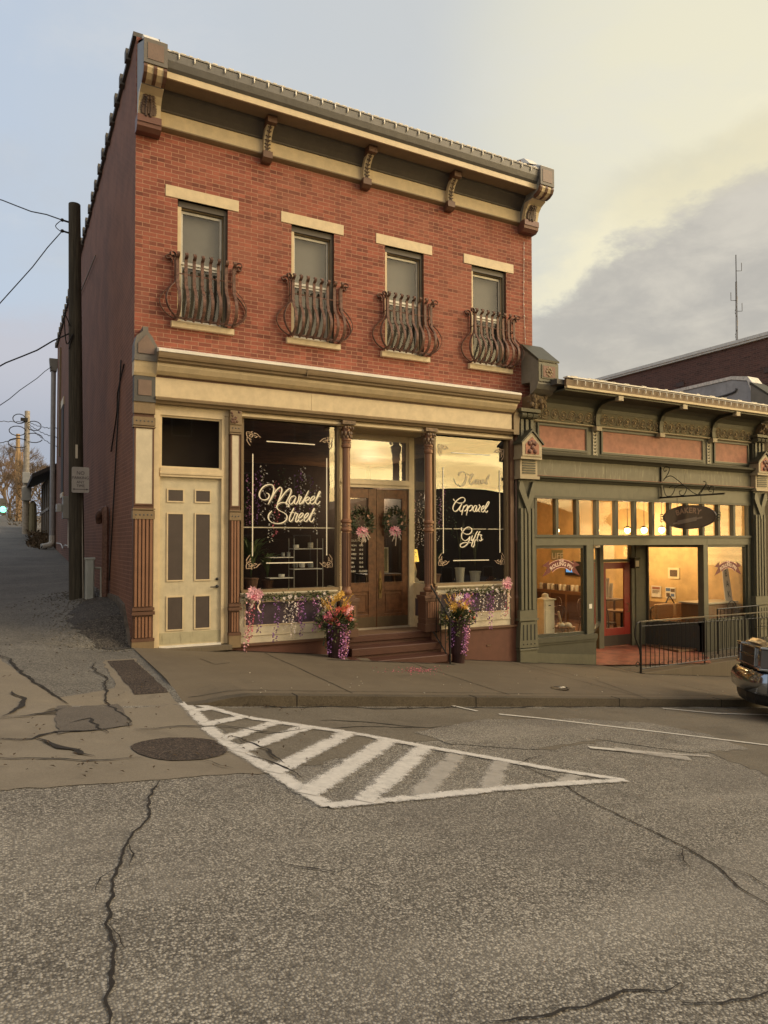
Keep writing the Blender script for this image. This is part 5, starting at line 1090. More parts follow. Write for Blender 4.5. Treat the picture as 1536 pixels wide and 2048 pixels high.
# ornate iron bench
a=PYP(1300,1238,2.0); c=PYP(1384,1238,2.0)
def bench(x0,x1,y):
    y=1.75
    t=thing('iron_bench',((x0+x1)/2,y,-1.01),'ornate cast iron bench with patterned cushion behind the recess window','bench'); z=-1.01
    MB().box(x0,x1,y-.25,y+.2,z+.40,z+.44).build('seat',WDK,t); MB().box(x0+.02,x1-.02,y-.23,y+.18,z+.441,z+.53).build('cushion',mat('patterned_cushion',(.40,.25,.13),.8,var=.5,vs=40),t,bevel=.03)
    for k in range(2): MB().box(lerp(x0,x1,k*.5)+.05,lerp(x0,x1,k*.5+.5)-.05,y+.05,y+.17,z+.531,z+.93).build('back_cushion',mat('patterned_cushion',(.40,.25,.13)),t,bevel=.03)
    b=MB(); xm=(x0+x1)/2
    b.tube(spline([(x0,y+.2,z+.44),(x0,y+.22,z+.80),(x0+.3,y+.22,z+.86),(xm-.2,y+.22,z+.90),(xm,y+.22,z+1.10),(xm+.2,y+.22,z+.90),(x1-.3,y+.22,z+.86),(x1,y+.22,z+.80),(x1,y+.2,z+.44)],5),.018,6)
    n=int((x1-x0)/.16)
    for k in range(n):
        cx=x0+.1+k*.16; b.tube([(cx+.06*math.cos(q*.6)*(1-q/14),y+.22,z+.66+.10*math.sin(q*.6)*(1-q/14)) for q in range(12)],.009,4,cap=False)
        b.tube([(cx-.08,y+.22,z+.45),(cx-.08,y+.22,z+.84)],.007,4)
    b.build('backrest',IRONB,t)
    for xx in (x0+.05,x1-.05):
        for yy in (y-.2,y+.18): MB().tube(spline([(xx,yy,z+.42),(xx-.03,yy,z+.2),(xx+.03,yy,z+.0)],4),.018,6).build('leg',IRON,t)
bench(a.x,a.x+1.5,2.0)
# serving counter, shelf of bread
t=thing('serving_counter',(14.3,1.2,-1.01),'wooden serving counter with pale worktop behind the right bakery window','counter')
MB().box(13.75,15.1,.40,1.0,-1.01,.02).build('body',WMD,t); MB().box(13.70,15.14,.35,1.05,.021,.06).build('worktop',mat('pale_worktop',(.55,.48,.36),.3),t)
t=thing('price_board',(14.95,.45,.06),'leaning white board with tall black letters on the serving counter','board')
bx0,bx1=14.72,15.02
MB().add([(bx0,.42,.06),(bx1,.42,.06),(bx1,.55,.92),(bx0+.06,.55,.92),(bx0,.44,.06),(bx1,.44,.06),(bx1,.57,.92),(bx0+.06,.57,.92)],[(0,1,2,3),(7,6,5,4),(0,4,5,1),(1,5,6,2),(2,6,7,3),(3,7,4,0)]).build('panel',PAPER,t)
for k,ch in enumerate('BAK'): text(ch,.24,'letter',IRONB,t,lambda u,v,k=k:(bx0+.17+u*.7,.42+(.64-.27*k+v)*.13/.86-.008,.06+.64-.27*k+v))
t=thing('bread_shelf',(13.1,7.4,-1.01),'wooden rack with rows of bread seen through the red door glass','shelf')
b=MB(); b.box(12.2,12.25,7.2,7.6,-1.01,.75); b.box(13.8,13.85,7.2,7.6,-1.01,.75)
b.build('frame',WMD,t)
for k in range(4):
    s_=MB().box(12.25,13.8,7.2,7.6,-.6+.4*k,-.57+.4*k).build('shelf_board',WMD,t); b=MB()
    for j in range(7): b.ball((12.4+.2*j,7.3,-.51+.4*k),.07,1.2,1,.8,7,5)
    b.build('loaf_row',mat('bread_crust',(.60,.38,.17),.6,var=.4),s_)
for k,(px,h) in enumerate(((1209,.95),(1214,1.15),(1221,.85))):
    q=PYP(px,1195,2.3); tag(MB().tube([(q.x,2.3,q.z),(q.x+.02,2.3,q.z+h*.45)],[.055,.05],10).build('paper_roll',PAPER,None,origin=(q.x,2.3,q.z)),['short pale paper roll nearest the door hinge side','tallest pale paper roll behind the red door glass','stubby pale paper roll behind the red door glass'][k],'paper roll','paper rolls on the side table')
t=thing('side_table',(q.x-.05,2.3,-1.01),'dark side table just inside the red door','table'); zt=PYP(1214,1196,2.3).z-.03
MB().box(q.x-.4,q.x+.4,2.1,2.55,zt-.03,zt+.002).build('tabletop',WDK,t)
for sx in (-.37,.37):
    for sy in (2.12,2.52): MB().box(q.x+sx-.02,q.x+sx+.02,sy-.02,sy+.02,-1.01,zt-.031).build('leg',WDK,t)
# ================================================================== surroundings
# dark brick building beyond the bakery, seen over its roof
t=thing('warehouse_building',(26,9,-2),'large dark brick building with white coping rising behind the bakery roof','building')
MB().box(20.5,36,-1.3,10.6,-4,8.35).build('wall',BRICKD,t); b=MB(); b.box(20.40,36.1,-1.4,10.7,8.351,8.42); b.box(20.36,20.50,-1.44,10.74,8.42,8.53); b.box(20.5,36.1,10.5,10.74,8.42,8.53); b.box(20.5,36.1,-1.44,-1.3,8.42,8.53); b.build('coping',mat('pale_metal_coping',(.62,.60,.54),.5),t)
b=MB()
for y,z in ((6.2,7.4),(2.7,7.2)): b.box(20.47,20.499,y,y+.35,z,z+.16)
b.build('vent_brick',mat('vent_dark',(.07,.04,.03)),t)
# grey rendered party wall with a stepped white cap
t=thing('party_wall',(15.7,2,-1),'grey rendered party wall with white mortar cap above the bakery gutter','wall')
MB().prism([(.15,-2),(.15,5.45),(.32,5.86),(.75,5.98),(8.5,5.93),(8.5,-2)],15.56,15.95,'x').build('rendered_wall',mat('grey_render',(.42,.42,.42),.85,var=.15,vs=3,dirt=.3),t)
b=MB(); b.prism([(.30,5.87),(.75,5.99),(8.5,5.94),(8.5,6.02),(.75,6.08),(.28,5.98),(.12,5.75),(.10,5.45),(.148,5.45)],15.54,15.98,'x'); b.build('mortar_cap',mat('white_mortar',(.74,.70,.62),.8,var=.2,vs=12),t)
MB().tube(spline([(15.54,8,5.45),(15.545,3,5.50),(15.545,.9,5.60),(15.545,.6,5.72)],5),.03,5).build('flashing',GREYD,t)
# neighbour at the right edge
t=thing('cream_building',(19,2,-2),'cream fronted neighbouring shop just past the right bakery pilaster','building')
b=MB(); b.box(15.95,16.4,.0,6,-3,4.68); b.box(16.4,22,.0,.3,3.0,4.68); b.box(19.0,19.4,0,.3,-3,3.0); b.box(21.6,22,0,.3,-3,3); b.box(16.4,22,.05,.3,-3,-.6); b.build('wall',CREAM,t)
for a,c in ((16.4,19.0),(19.4,21.6)): w_=MB().box(a,c,.12,.14,-.6,3.0).build('window',GLB,t); b=MB(); b.box(a,a+.07,.08,.18,-.6,3.0); b.box(c-.07,c,.08,.18,-.6,3.0); b.box(a+.07,c-.07,.08,.18,2.2,2.28); b.build('frame',GREEND,w_)
MB().box(15.95,22,5.5,6,-3,4.7).build('back_wall',DARK,t)
# across the street: tall brick block and a lower arched-roof garage (mirrored in the shop windows)
def block(name,x0,x1,y0,y1,h,m,label,arch=0,nx=5,nz=3):
    t=thing(name,((x0+x1)/2,(y0+y1)/2,-2),label,'building')
    if arch: 
        n=14; pts=[(x0,-5)]+[(lerp(x0,x1,i/n),h+arch*math.sin(math.pi*i/n)) for i in range(n+1)]+[(x1,-5)]; MB().prism(pts,y0,y1,'y').build('wall',m,t)
    else:
        MB().box(x0,x1,y0,y1,-5,h).build('wall',m,t); MB().box(x0-.15,x1+.15,y0-.15,y1+.2,h,h+.3).build('cornice',GREYD,t)
    zg=G((x0+x1)/2,y1)
    for k in range(nz):
        for i in range(nx):
            xc=lerp(x0,x1,(i+.5)/nx); z=zg+1.2+k*3.6
            if z+1.8<h: w_=MB().box(xc-.55,xc+.55,y1,y1+.05,z,z+1.8).build('window',mat('opposite_sash',(.25,.22,.18)),t); MB().box(xc-.47,xc+.47,y1+.051,y1+.06,z+.08,z+1.72).build('pane',DARK,w_)
    return t
block('brick_block',-2.0,15.9,-42,-28,13.5,BRICKO,'tall dark brick block on the opposite side of the street')
block('garage_building',19.5,44,-52,-36,3.95,mat('dark_stucco',(.07,.06,.05)),'low arched roof garage across the street downhill',arch=2.0,nx=6,nz=1)
block('unseen_shade_house',-24,-7,1,14,9,BRICKO,'unseen dark brick house added across the alley to shade the side wall',nx=4,nz=2)  # unseen house, added to cut the sky light on the side wall
# radio mast
q=ray(1474,680); d=Vector((q.x,q.y,0)).normalized(); mp=CAM+q*(60/q.length); zt=(CAM+ray(1468,508)*(60/q.length)).z
t=thing('radio_mast',(mp.x,mp.y,-4),'thin lattice radio mast standing behind the dark brick building','mast')
b=MB(); 
for k in range(3): a=k*2.094; b.tube([(mp.x+.12*math.cos(a),mp.y+.12*math.sin(a),-4),(mp.x+.04*math.cos(a),mp.y+.04*math.sin(a),zt-2)],.035,4)
for i in range(30):
    z=2+i*(zt-5)/30; a=i*2.094; b.tube([(mp.x+.11*math.cos(a),mp.y+.11*math.sin(a),z),(mp.x+.11*math.cos(a+2.094),mp.y+.11*math.sin(a+2.094),z+.5)],.02,3)
b.build('lattice',mat('mast_steel',(.22,.20,.18),.5),t); b=MB(); b.tube([(mp.x,mp.y,zt-2.1),(mp.x,mp.y,zt)],.04,4)
for s,z in ((1,zt-1.2),(-1,zt-3.4),(1,zt-4.2)): b.tube([(mp.x,mp.y,z),(mp.x+s*.35,mp.y-s*.2,z),(mp.x+s*.35,mp.y-s*.2,z+.6)],.025,4)
b.build('aerial',GREYD,t)
# ---- near utility pole with its fittings
PB=Vector((-.52,3.06,.30)); PT=PXP(148.5,408,0)
def at_depth(px,py,y): return PYP(px,py,y)
pt=at_depth(149,409,3.25)
t=thing('utility_pole',(PB.x,PB.y,.3),'dark weathered timber utility pole in front of the brick side wall','pole')
PW=bpy.data.materials.new('pole_timber'); PW.use_nodes=True; n_=NT(PW.node_tree); co=n_.new('ShaderNodeTexCoord').outputs['Object']
st=n_.noise(n_.v('MULTIPLY',co,(30,30,1.2)),1.0,6,.7); n_.set(n_.n['Principled BSDF'].inputs['Base Color'],n_.mix(n_.mr(st,.3,.75),(.028,.024,.017),(.085,.072,.05))); n_.n['Principled BSDF'].inputs['Roughness'].default_value=.9
bn=n_.new('ShaderNodeBump'); bn.inputs['Strength'].default_value=.8; bn.inputs['Distance'].default_value=.02; n_.set(bn.inputs['Height'],st); n_.l.new(bn.outputs[0],n_.n['Principled BSDF'].inputs['Normal'])
b=MB(); b.tube([(PB.x,PB.y,.2),(lerp(PB.x,pt.x,.5),lerp(PB.y,pt.y,.5),lerp(.2,pt.z,.5)),(pt.x,pt.y,pt.z)],[.142,.125,.108],18); b.build('pole_shaft',PW,t,smooth=False)
b=MB(); b.tube([(PB.x+.10,PB.y-.11,.4),(pt.x+.09,pt.y-.08,pt.z-2.3),(pt.x+.07,pt.y-.1,pt.z-2.0)],.014,5); b.build('ground_wire',mat('pale_conduit',(.33,.30,.25),.6),t)
def polex(z): f=(z-.2)/(pt.z-.2); return Vector((lerp(PB.x,pt.x,f),lerp(PB.y,pt.y,f),z))
zz=[at_depth(140,y,3.1).z for y in (440,462,668)]
b=MB()
for z in zz[:2]: q=polex(z); b.tube([q,q+Vector((-.22,-.02,.02))],.018,6); b.ball(q+Vector((-.22,-.02,.02)),.035,seg=6,rings=4)
q=polex(zz[1]+.04); b.tube(spline([q+Vector((-.22,-.02,.2)),q+Vector((-.34,-.02,.05)),q+Vector((-.22,-.02,-.05))],4),.008,4)
q=polex(zz[2]); b.tube(spline([q+Vector((-.1,-.1,.15)),q+Vector((-.2,-.1,.35)),q+Vector((-.16,-.1,-.2)),q+Vector((-.05,-.13,0)),q+Vector((-.12,-.12,-.3))],5),.010,4)
b.build('bracket',IRONB,t)
q=polex(at_depth(150,898,2.95).z); MB().box(q.x+-.02,q.x+.02,q.y-.145,q.y-.125,q.z-.17,q.z+.09).build('number_strip',mat('pale_strip',(.55,.50,.40)),t)
# sign
c0=at_depth(143,985,2.9); c1=at_depth(178.5,935,2.9)
t=thing('parking_sign',((c0.x+c1.x)/2,2.9,c0.z),'worn white no parking sign nailed to the near utility pole','sign')
b=MB(); r_=.03; x0,x1,z0,z1=c0.x,c1.x,c0.z,c1.z
pts=[]
for cx,cz,a0 in ((x1-r_,z1-r_,0),(x0+r_,z1-r_,90),(x0+r_,z0+r_,180),(x1-r_,z0+r_,270)):
    for k in range(4): a=R(a0+k*30); pts.append((cx+r_*math.cos(a),cz+r_*math.sin(a)))
b.prism(pts,2.888,2.892,'y'); b.build('plate',mat('sign_white',(.38,.36,.34),.5,dirt=.35,dcol=(.15,.12,.1)),t)
SI=mat('faded_sign_ink',(.06,.05,.06),.6,var=.5,vs=60); wd=x1-x0; hh=z1-z0; xm=(x0+x1)/2
for s,fz,sz in (('NO',.70,.20),('PARKING',.53,.155),('ANY',.36,.15),('TIME',.22,.15)): text(s,sz*hh,'legend',SI,t,lambda u,v,fz=fz:(xm+u*.92,2.885,z0+fz*hh+v))
b=MB(); b.box(xm-.11,xm+.11,2.885,2.887,z0+.125*hh,z0+.145*hh); b.prism([(xm+.15,z0+.135*hh),(xm+.10,z0+.165*hh),(xm+.10,z0+.105*hh)],2.884,2.8865,'y'); b.prism([(xm-.15,z0+.135*hh),(xm-.10,z0+.165*hh),(xm-.10,z0+.105*hh)],2.884,2.8865,'y'); b.build('arrow',SI,t)
# white conduit cover and small pipes
q=at_depth(178,1203,2.75); q2=at_depth(178,1115,2.75)
t=thing('conduit_box',(q.x,2.75,q.z),'pale metal conduit cover standing at the foot of the near pole','box')
b=MB(); b.prism([(q.x-.075,2.68),(q.x+.085,2.68),(q.x+.085,2.82),(q.x-.075,2.82)],q.z-.1,q2.z-.02,'z'); b.prism([(q.x-.075,2.68),(q.x-.045,2.66),(q.x+.06,2.66),(q.x+.085,2.68)],q.z-.1,q2.z-.04,'z'); b.box(q.x-.085,q.x+.095,2.65,2.83,q2.z-.04,q2.z); b.build('cover',mat('pale_galvanised',(.34,.36,.34),.5,dirt=.25),t,bevel=.008)
b=MB(); b.tube([(q.x+.09,2.76,q.z+.62),(q.x+.20,2.76,q.z+.62),(q.x+.21,2.76,q.z+.58),(q.x+.21,2.76,q.z+.05),(q.x+.1,2.76,q.z+.05)],.022,8); b.build('side_pipe',mat('pale_pipe',(.36,.34,.30),.5),t)
b=MB(); p0=PYP(201,1198,2.6); p1=PYP(227,1028,2.6); 
t=thing('leaning_conduit',(p0.x,2.6,p0.z),'thin grey pipe leaning between the pole foot and the brick wall','pipe')
b.tube([p0,(p0.x+.08,2.6,p0.z+.25),(min(p1.x,-.03),2.6,p1.z)],.018,6); b.build('pipe',mat('pale_pipe',(.36,.34,.30)),t); MB().tube(spline([p0,(p0.x+.12,2.55,p0.z+.02),(p0.x+.22,2.5,p0.z+.15),(p0.x+.22,2.5,p0.z+.5)],4),.016,6).build('elbow',mat('pale_pipe',(.36,.34,.30)),t)
# ---- downspout at the rear corner, meter box
t=thing('downspout',(-.12,17.2,1.5),'tall grey rainwater downspout at the far corner of the brick side wall','pipe')
b=MB(); b.tube([(-.13,17.3,1.85),(-.13,17.3,8.0)],.09,10); b.build('pipe',mat('grey_downspout',(.33,.33,.34),.5,dirt=.2),t)
MB().prism([(-.24,7.95),(-.02,7.95),(.02,8.4),(-.28,8.4)],17.15,17.45,'y').build('hopper',mat('hopper_metal',(.20,.20,.19)),t)
b=MB(); b.tube(spline([(-.13,17.3,1.86),(-.14,17.28,1.6),(-.25,17.2,1.5),(-.48,17.1,1.46)],4),.10,10); b.build('shoe',mat('pale_shoe',(.55,.54,.50)),t)
t=thing('meter_box',(-.15,10.6,2.3),'small grey electric meter box with white pipe on the brick side wall','meter')
b=MB(); b.box(-.22,-.004,10.9,11.3,2.30,2.95); b.build('box',mat('meter_grey',(.32,.32,.30)),t,bevel=.01); b=MB(); b.lathe(-.30,11.1,[(.0,2.5),(.10,2.5),(.10,2.72),(.0,2.74)],10); b.build('dial',mat('meter_glass',(.5,.5,.48),.2),t); b=MB(); b.tube([(-.05,11.1,2.29),(-.05,11.1,1.45)],.03,6); b.tube(spline([(-.05,11.1,1.5),(-.05,12.5,1.52),(-.05,13.2,1.42),(-.05,14.0,1.55),(-.05,16,1.58)],4),.018,5); b.build('white_pipe',mat('white_pvc',(.62,.60,.56)),t)
# ---- shed behind
t=thing('shed',(.6,22,1.6),'dark timber shed with a gabled roof beyond the brick building','building')
MB().box(-.1,4,19.2,26,1.2,4.3).build('wall',mat('dark_timber_wall',(.06,.045,.035),.8,var=.4,vs=5),t)
MB().prism([(-.75,4.10),(1.9,5.5),(4.6,4.1),(4.6,4.22),(1.9,5.65),(-.75,4.25)],18.9,26.3,'y').build('roof',mat('shingle_roof',(.045,.04,.04),.9,var=.4,vs=30),t)
b=MB()
for y in (19.6,21.0,22.6,24.5): b.box(-.16,-.101,y,y+.14,1.3,4.1)
b.box(-.155,-.101,19.2,26,2.9,3.0); b.build('batten',mat('pale_batten',(.22,.19,.15)),t)
# yard fence beyond
t=thing('board_fence',(-.4,31,2.0),'low weathered brown board fence beyond the shed','fence')
b=MB()
for i in range(46):
    y=26.5+i*.2; z=G(-.4,y); b.box(-.42,-.38,y,y+.17,z-.1,z+1.3+.06*random.random())
b.build('boards',mat('brown_boards',(.14,.085,.05),.9,var=.4),t); b=MB()
for i in range(4): y=26.6+i*2.9; z=G(-.4,y); b.box(-.37,-.27,y,y+.1,z-.1,z+1.4)
b.build('post',mat('brown_boards',(.14,.085,.05)),t)
# ---- far poles
q0=PXP(50,1060,-.8); ztop=PYP(52,822,q0.y).z; px_=PYP(52,940,q0.y).x
t=thing('far_pole',(q0.x,q0.y,q0.z),'pale utility pole with grey service boxes further up the alley','pole')
MB().tube([(px_,q0.y,q0.z-.2),(px_+.03,q0.y,ztop)],[.15,.115],10).build('pole_shaft',mat('pale_pole_wood',(.42,.37,.30),.8,var=.25,vs=9),t)
b=MB(); b.box(px_-.17,px_+.22,q0.y-.3,q0.y-.12,q0.z+1.35,q0.z+2.0); b.box(px_-.15,px_+.16,q0.y-.26,q0.y-.12,q0.z+2.15,q0.z+2.65); b.build('service_box',mat('service_grey',(.42,.42,.40)),t,bevel=.02)
b=MB(); b.lathe(px_+.30,q0.y-.1,[(.16,q0.z-.1),(.18,q0.z+.2),(.15,q0.z+1.2),(.05,q0.z+1.35)],10); b.build('guard',mat('mossy_guard',(.25,.22,.13)),t)
b=MB()
for k in range(5):
    cx=px_+(.25 if k%2 else -.3)*(1+.3*random.random()); cz=ztop-.4-.28*k
    b.tube([(cx+.38*math.cos(a)*(.7+.1*k),q0.y-.1,cz+.22*math.sin(a)) for a in [i*.5 for i in range(13)]],.02,4,cap=False)
b.box(px_-.25,px_+.05,q0.y-.2,q0.y-.1,ztop-.5,ztop-.35); b.build('cable_coil',IRONB,t)
q1=PXP(40,1052,-2.0*0-1.25); yy=46
p_b=PYP(36,1040,yy); p_t=PYP(36,868,yy)
t=thing('vine_pole',(p_b.x,yy,G(p_b.x,yy)),'tall timber pole wrapped in bare vines at the alley end, coloured as if sunlit','pole')
MB().tube([(p_b.x,yy,G(p_b.x,yy)-.3),(p_t.x,yy,p_t.z)],[.17,.13],8).build('pole_shaft',mat('sun_tinted_pole',(.36,.25,.14),.8),t)  # warm base colour carries the sunlight on pole and vines
b=MB(); 
for k in range(9):
    a0=random.random()*6; b.tube([(p_b.x+.24*math.cos(a0+z*.35)+random.uniform(-.06,.06),yy+.24*math.sin(a0+z*.35),G(p_b.x,yy)+z) for z in [i*.5 for i in range(int((p_t.z-G(p_b.x,yy))*1.9))]],.03,3,cap=False)
b.build('vine',mat('sun_tinted_vine',(.33,.22,.13),.8),t)
# ---- wires
WIREM=mat('black_wire',(.012,.012,.013),.6,var=0,bump=0)
def toward(a,c):
    a=Vector(a); d=c-a; return a+d*((-6.98-a.x)/d.x)
def wire(a,c,sag,r,label,n=24):
    a=Vector(a);c=Vector(c); pts=[a.lerp(c,i/n)+Vector((0,0,-sag*4*(i/n)*(1-i/n)))+Vector((0,0,.02*math.sin(i*2.1)))for i in range(n+1)]
    tag(MB().tube(pts,r,5).build('power_line',WIREM,None,origin=a),label,'cable')
qa=polex(zz[0])+Vector((-.22,-.02,.02)); qb=polex(zz[1])+Vector((-.22,-.02,.02)); qc=polex(zz[2])+Vector((-.12,-.1,0))
def off(px,py,y): return PYP(px,py,y)
wire(qa,toward(qa,off(0,384,5)),.30,.012,'topmost black wire running left from the near pole')
wire(qb,toward(qb,off(0,601,2.6)),.12,.010,'steep black wire dropping left from the near pole head')
wire(qc,toward(qc,off(0,711,4)),.35,.014,'thick black wire sagging left from the middle of the near pole')
wire((-.2,17.2,8.1),toward((-.2,17.2,8.1),off(0,800,11)),.2,.012,'thin wire from the downspout hopper out over the alley')
ptop=Vector((px_,q0.y,ztop-.5))
for k,(sx,sy) in enumerate(((104,852),(104,872),(105,892))): wire(ptop+Vector((.1,0,-.1*k)),PXP(sx+14,sy+4,0),.1,.014,['upper service wire from far pole to brick building','middle service wire from far pole to brick building','lower service wire from far pole to brick building'][k])
wire(ptop,PYP(-60,836,24),.05,.016,'level wire crossing left from the head of the far pole')
wire(Vector((p_t.x,yy,p_t.z-.3)),PYP(-60,895,40),.1,.03,'wire crossing left from the vine wrapped pole')
# ---- bare trees up the alley
TW=mat('bare_twigs',(.15,.11,.075),.9,var=.3); TWR=mat('russet_twigs',(.20,.13,.08),.9,var=.3)
def tree(x,y,h,seed,m,label,spread=.5,lev=6):
    random.seed(seed); z=G(x,y); t=thing('bare_tree',(x,y,z),label,'tree','bare trees at the top of the alley')
    tk=MB(); cr=MB(); tk.tube([(x,y,z-.3),(x+.1,y,z+h*.18),(x,y,z+h*.3)],[h*.02,h*.016,h*.013],7); tk.build('trunk',TW,t)
    def br(p,d,L,r,n):
        q=p+d*L; mid=p+d*L*.5+Vector((random.uniform(-1,1),random.uniform(-1,1),random.uniform(-.3,.6)))*L*.08
        cr.tube([p,mid,q],[r,r*.8,r*.6],4 if n>3 else 3,cap=False)
        if n==0: return
        for k in range(3 if n>1 else 4):
            dd=(d+Vector((random.uniform(-1,1),random.uniform(-1,1),random.uniform(-.4,.75)))*spread*1.3).normalized(); br(p.lerp(q,random.uniform(.6,1)),dd,L*random.uniform(.62,.82),max(r*.58,.008),n-1)
    for k in range(5):
        a=k*1.26+random.random(); br(Vector((x,y,z+h*random.uniform(.14,.3))),Vector((math.cos(a)*.5,math.sin(a)*.5,1)).normalized(),h*.21,h*.009,lev-1)
    cr.build('crown',m,t)
tree(-1.2,52,5.2,3,TWR,'low russet twiggy tree behind the pale far pole')
tree(-.1,44,5.6,5,TW,'grey brown bare tree right of the pale far pole')
tree(-2.1,60,6.5,8,TWR,'bare tree at the very end of the alley')
tree(.4,34,4.8,11,TW,'bare tree leaning over the shed roof')
tree(-1.5,66,9.5,14,TW,'tallest bare tree on the crest of the alley')
random.seed(21)
b=MB()
for i in range(2600):
    y=random.uniform(36,70); x=random.uniform(-1.3,1.2)-max(0,(y-50))*.02; z=G(x,y)+random.random()**1.5*2.6*(1 if x>-1.1 else .5)
    b.leaf((x,y,z),(random.uniform(-1,1),random.uniform(-1,1),random.uniform(-.2,1)),(random.random(),1,random.random()),random.uniform(.12,.3),.05)
tag(b.build('undergrowth',mat('brown_brush',(.12,.085,.05),.9,var=.5)),kind='stuff',label='brown tangled brush along the top of the alley',cat='brush')
random.seed(31); b=MB()
for i in range(900):
    a=random.random()*6.28; r_=random.random()**.7; x=-.35+r_*.55*math.cos(a)*.8; y=19.5+r_*2.5*math.sin(a)
    b.leaf((x-.1,y,G(x,y)+random.random()**2*.5),(random.uniform(-1,1),random.uniform(-1,1),.5),(0,1,.4),.12,.05)
tag(b.build('undergrowth',mat('brown_brush',(.12,.085,.05))),kind='stuff',label='dead leaves and brush heaped at the foot of the shed',cat='brush')
# distant green street light
yy=64; p=PYP(6,1018,yy)
t=thing('traffic_light',(p.x,yy,G(p.x,yy)),'distant green traffic light glowing at the far end of the alley','traffic light')
MB().tube([(p.x,yy,G(p.x,yy)),(p.x,yy,p.z-.5)],.08,8).build('post',GREYD,t); h=MB().box(p.x-.28,p.x+.28,yy-.15,yy+.2,p.z-.55,p.z+1.0).build('housing',GREYD,t); MB().ball((p.x,yy-.2,p.z-.05),.30,1,.5,1,10,6).build('green_lens',mat('lit_green',(.2,1,.7),.4,var=0,bump=0,emit=(.25,1,.65),es=2.2),h)
# ================================================================== props
LEAFG=mat('dark_leaf',(.045,.065,.022),.6,var=.5,vs=15,bump=0); LEAFL=mat('light_leaf',(.12,.13,.045),.6,var=.4,vs=15,bump=0)
PK=mat('pink_petal',(.62,.16,.22),.6,var=.35,vs=20,bump=0); PKL=mat('pale_pink_petal',(.80,.42,.46),.6,var=.2,vs=20,bump=0); PU=mat('purple_petal',(.24,.10,.30),.6,var=.4,vs=20,bump=0); LI=mat('lilac_petal',(.50,.20,.44),.6,var=.3,vs=20,bump=0); WH=mat('white_petal',(.80,.70,.62),.6,var=.12,vs=20,bump=0); YE=mat('yellow_petal',(.62,.36,.06),.6,var=.3,vs=20,bump=0); RE=mat('coral_petal',(.60,.11,.07),.6,var=.35,vs=20,bump=0); RB=mat('ribbon_silk',(.66,.50,.40),.4,var=.1,bump=0)
def rv(a=1): return Vector((random.uniform(-a,a),random.uniform(-a,a),random.uniform(-a,a)))
def strand(b,x,y,z0,L,w=.042,dens=85):
    n=int(L*dens)
    for i in range(n):
        f=i/n; ww=w*(1.05-.55*f)*(.6+.4*math.sin(i*.9)**2); a=random.random()*6.28
        p=Vector((x+.02*math.sin(f*5)+ww*math.cos(a),y+ww*.7*math.sin(a),z0-L*f)); b.leaf(p,Vector((math.cos(a),math.sin(a),-.6))+rv(.3),rv(),.038,.034)
def bloom(b,c,r,n=6,d=Vector((-.3,-1,.2))):
    d=d.normalized(); u=d.cross(Vector((0,0,1))).normalized(); v=u.cross(d)
    for k in range(n):
        a=k*6.283/n+random.random()*.3; e=(u*math.cos(a)+v*math.sin(a)+d*.35).normalized(); b.leaf(Vector(c),e,d,r,r*.5,-.2)
def leaves(b,c,sp,n,L,W,dirf=None):
    for i in range(n):
        p=Vector(c)+Vector((random.uniform(-sp[0],sp[0]),random.uniform(-sp[1],sp[1]),random.uniform(-sp[2],sp[2]))); b.leaf(p,rv()+(dirf or Vector((0,-.4,0))),rv(),L*random.uniform(.6,1.2),W)
# ---- garlands under the display windows
def garland(xa,xb,z,strands,bow,label,seed,others=()):
    random.seed(seed); t=thing('flower_garland',((xa+xb)/2,-.10,z),label,'garland','artificial flower garlands under the windows')
    b=MB(); n=int((xb-xa)*16)
    pts=[(lerp(xa,xb,i/20),-.10,z+.02*math.sin(i*.8)-.015) for i in range(21)]; b.tube(pts,.008,4); b.build('vine_stem',LEAFG,t)
    for nm,m,k in (('foliage',LEAFG,130),('light_foliage',LEAFL,240)):
        b=MB()
        for i in range(int(k*(xb-xa))): x=random.uniform(xa,xb); b.leaf((x,-.10+random.uniform(-.03,.02),z-.02+random.gauss(0,.035)),rv()+Vector((0,-.5,0)),rv(),random.uniform(.03,.07),.022)
        b.build(nm,m,t)
    for x,L,m in strands:
        b=MB(); strand(b,x,-.12,z-.02,L*1.15); b.build('wisteria_strand',m,t)
    b=MB(); 
    for i in range(int((xb-xa)*5)): bloom(b,(random.uniform(xa,xb),-.14,z+random.uniform(-.05,.05)),.035)
    b.build('small_blossoms',WH,t)
    x,zz_=bow; b=MB(); b2=MB()
    for k in range(18): a=k*.7; bloom(b,(x+.12*math.cos(a)*random.random(),-.15-.04*random.random(),zz_+.11*math.sin(a)*random.random()),.075)
    for k in range(7): a=k*.9; b2.leaf((x,-.15,zz_),(math.cos(a),-.3,math.sin(a)),(0,-1,0),.15,.07)
    b.build('pink_blooms',PKL,t); b2.build('ribbon_bow',RB,t)
    b=MB()
    for k in range(3): bloom(b,(x+random.uniform(-.05,.06),-.19,zz_+random.uniform(-.08,.03)),.06)
    b.build('deep_pink_blooms',PK,t)
    b=MB()
    for s,L_ in ((-.05,.22),(.06,.30)): b.flat(spline([(x+s*.4,-.16,zz_-.05),(x+s*1.3,-.18,zz_-.4*L_),(x+s*.8,-.16,zz_-.7*L_),(x+s*1.6,-.18,zz_-L_)],4),(.014,.008*(1 if s>0 else -1),0),.004)
    b.build('ribbon_tail',RB,t); return t
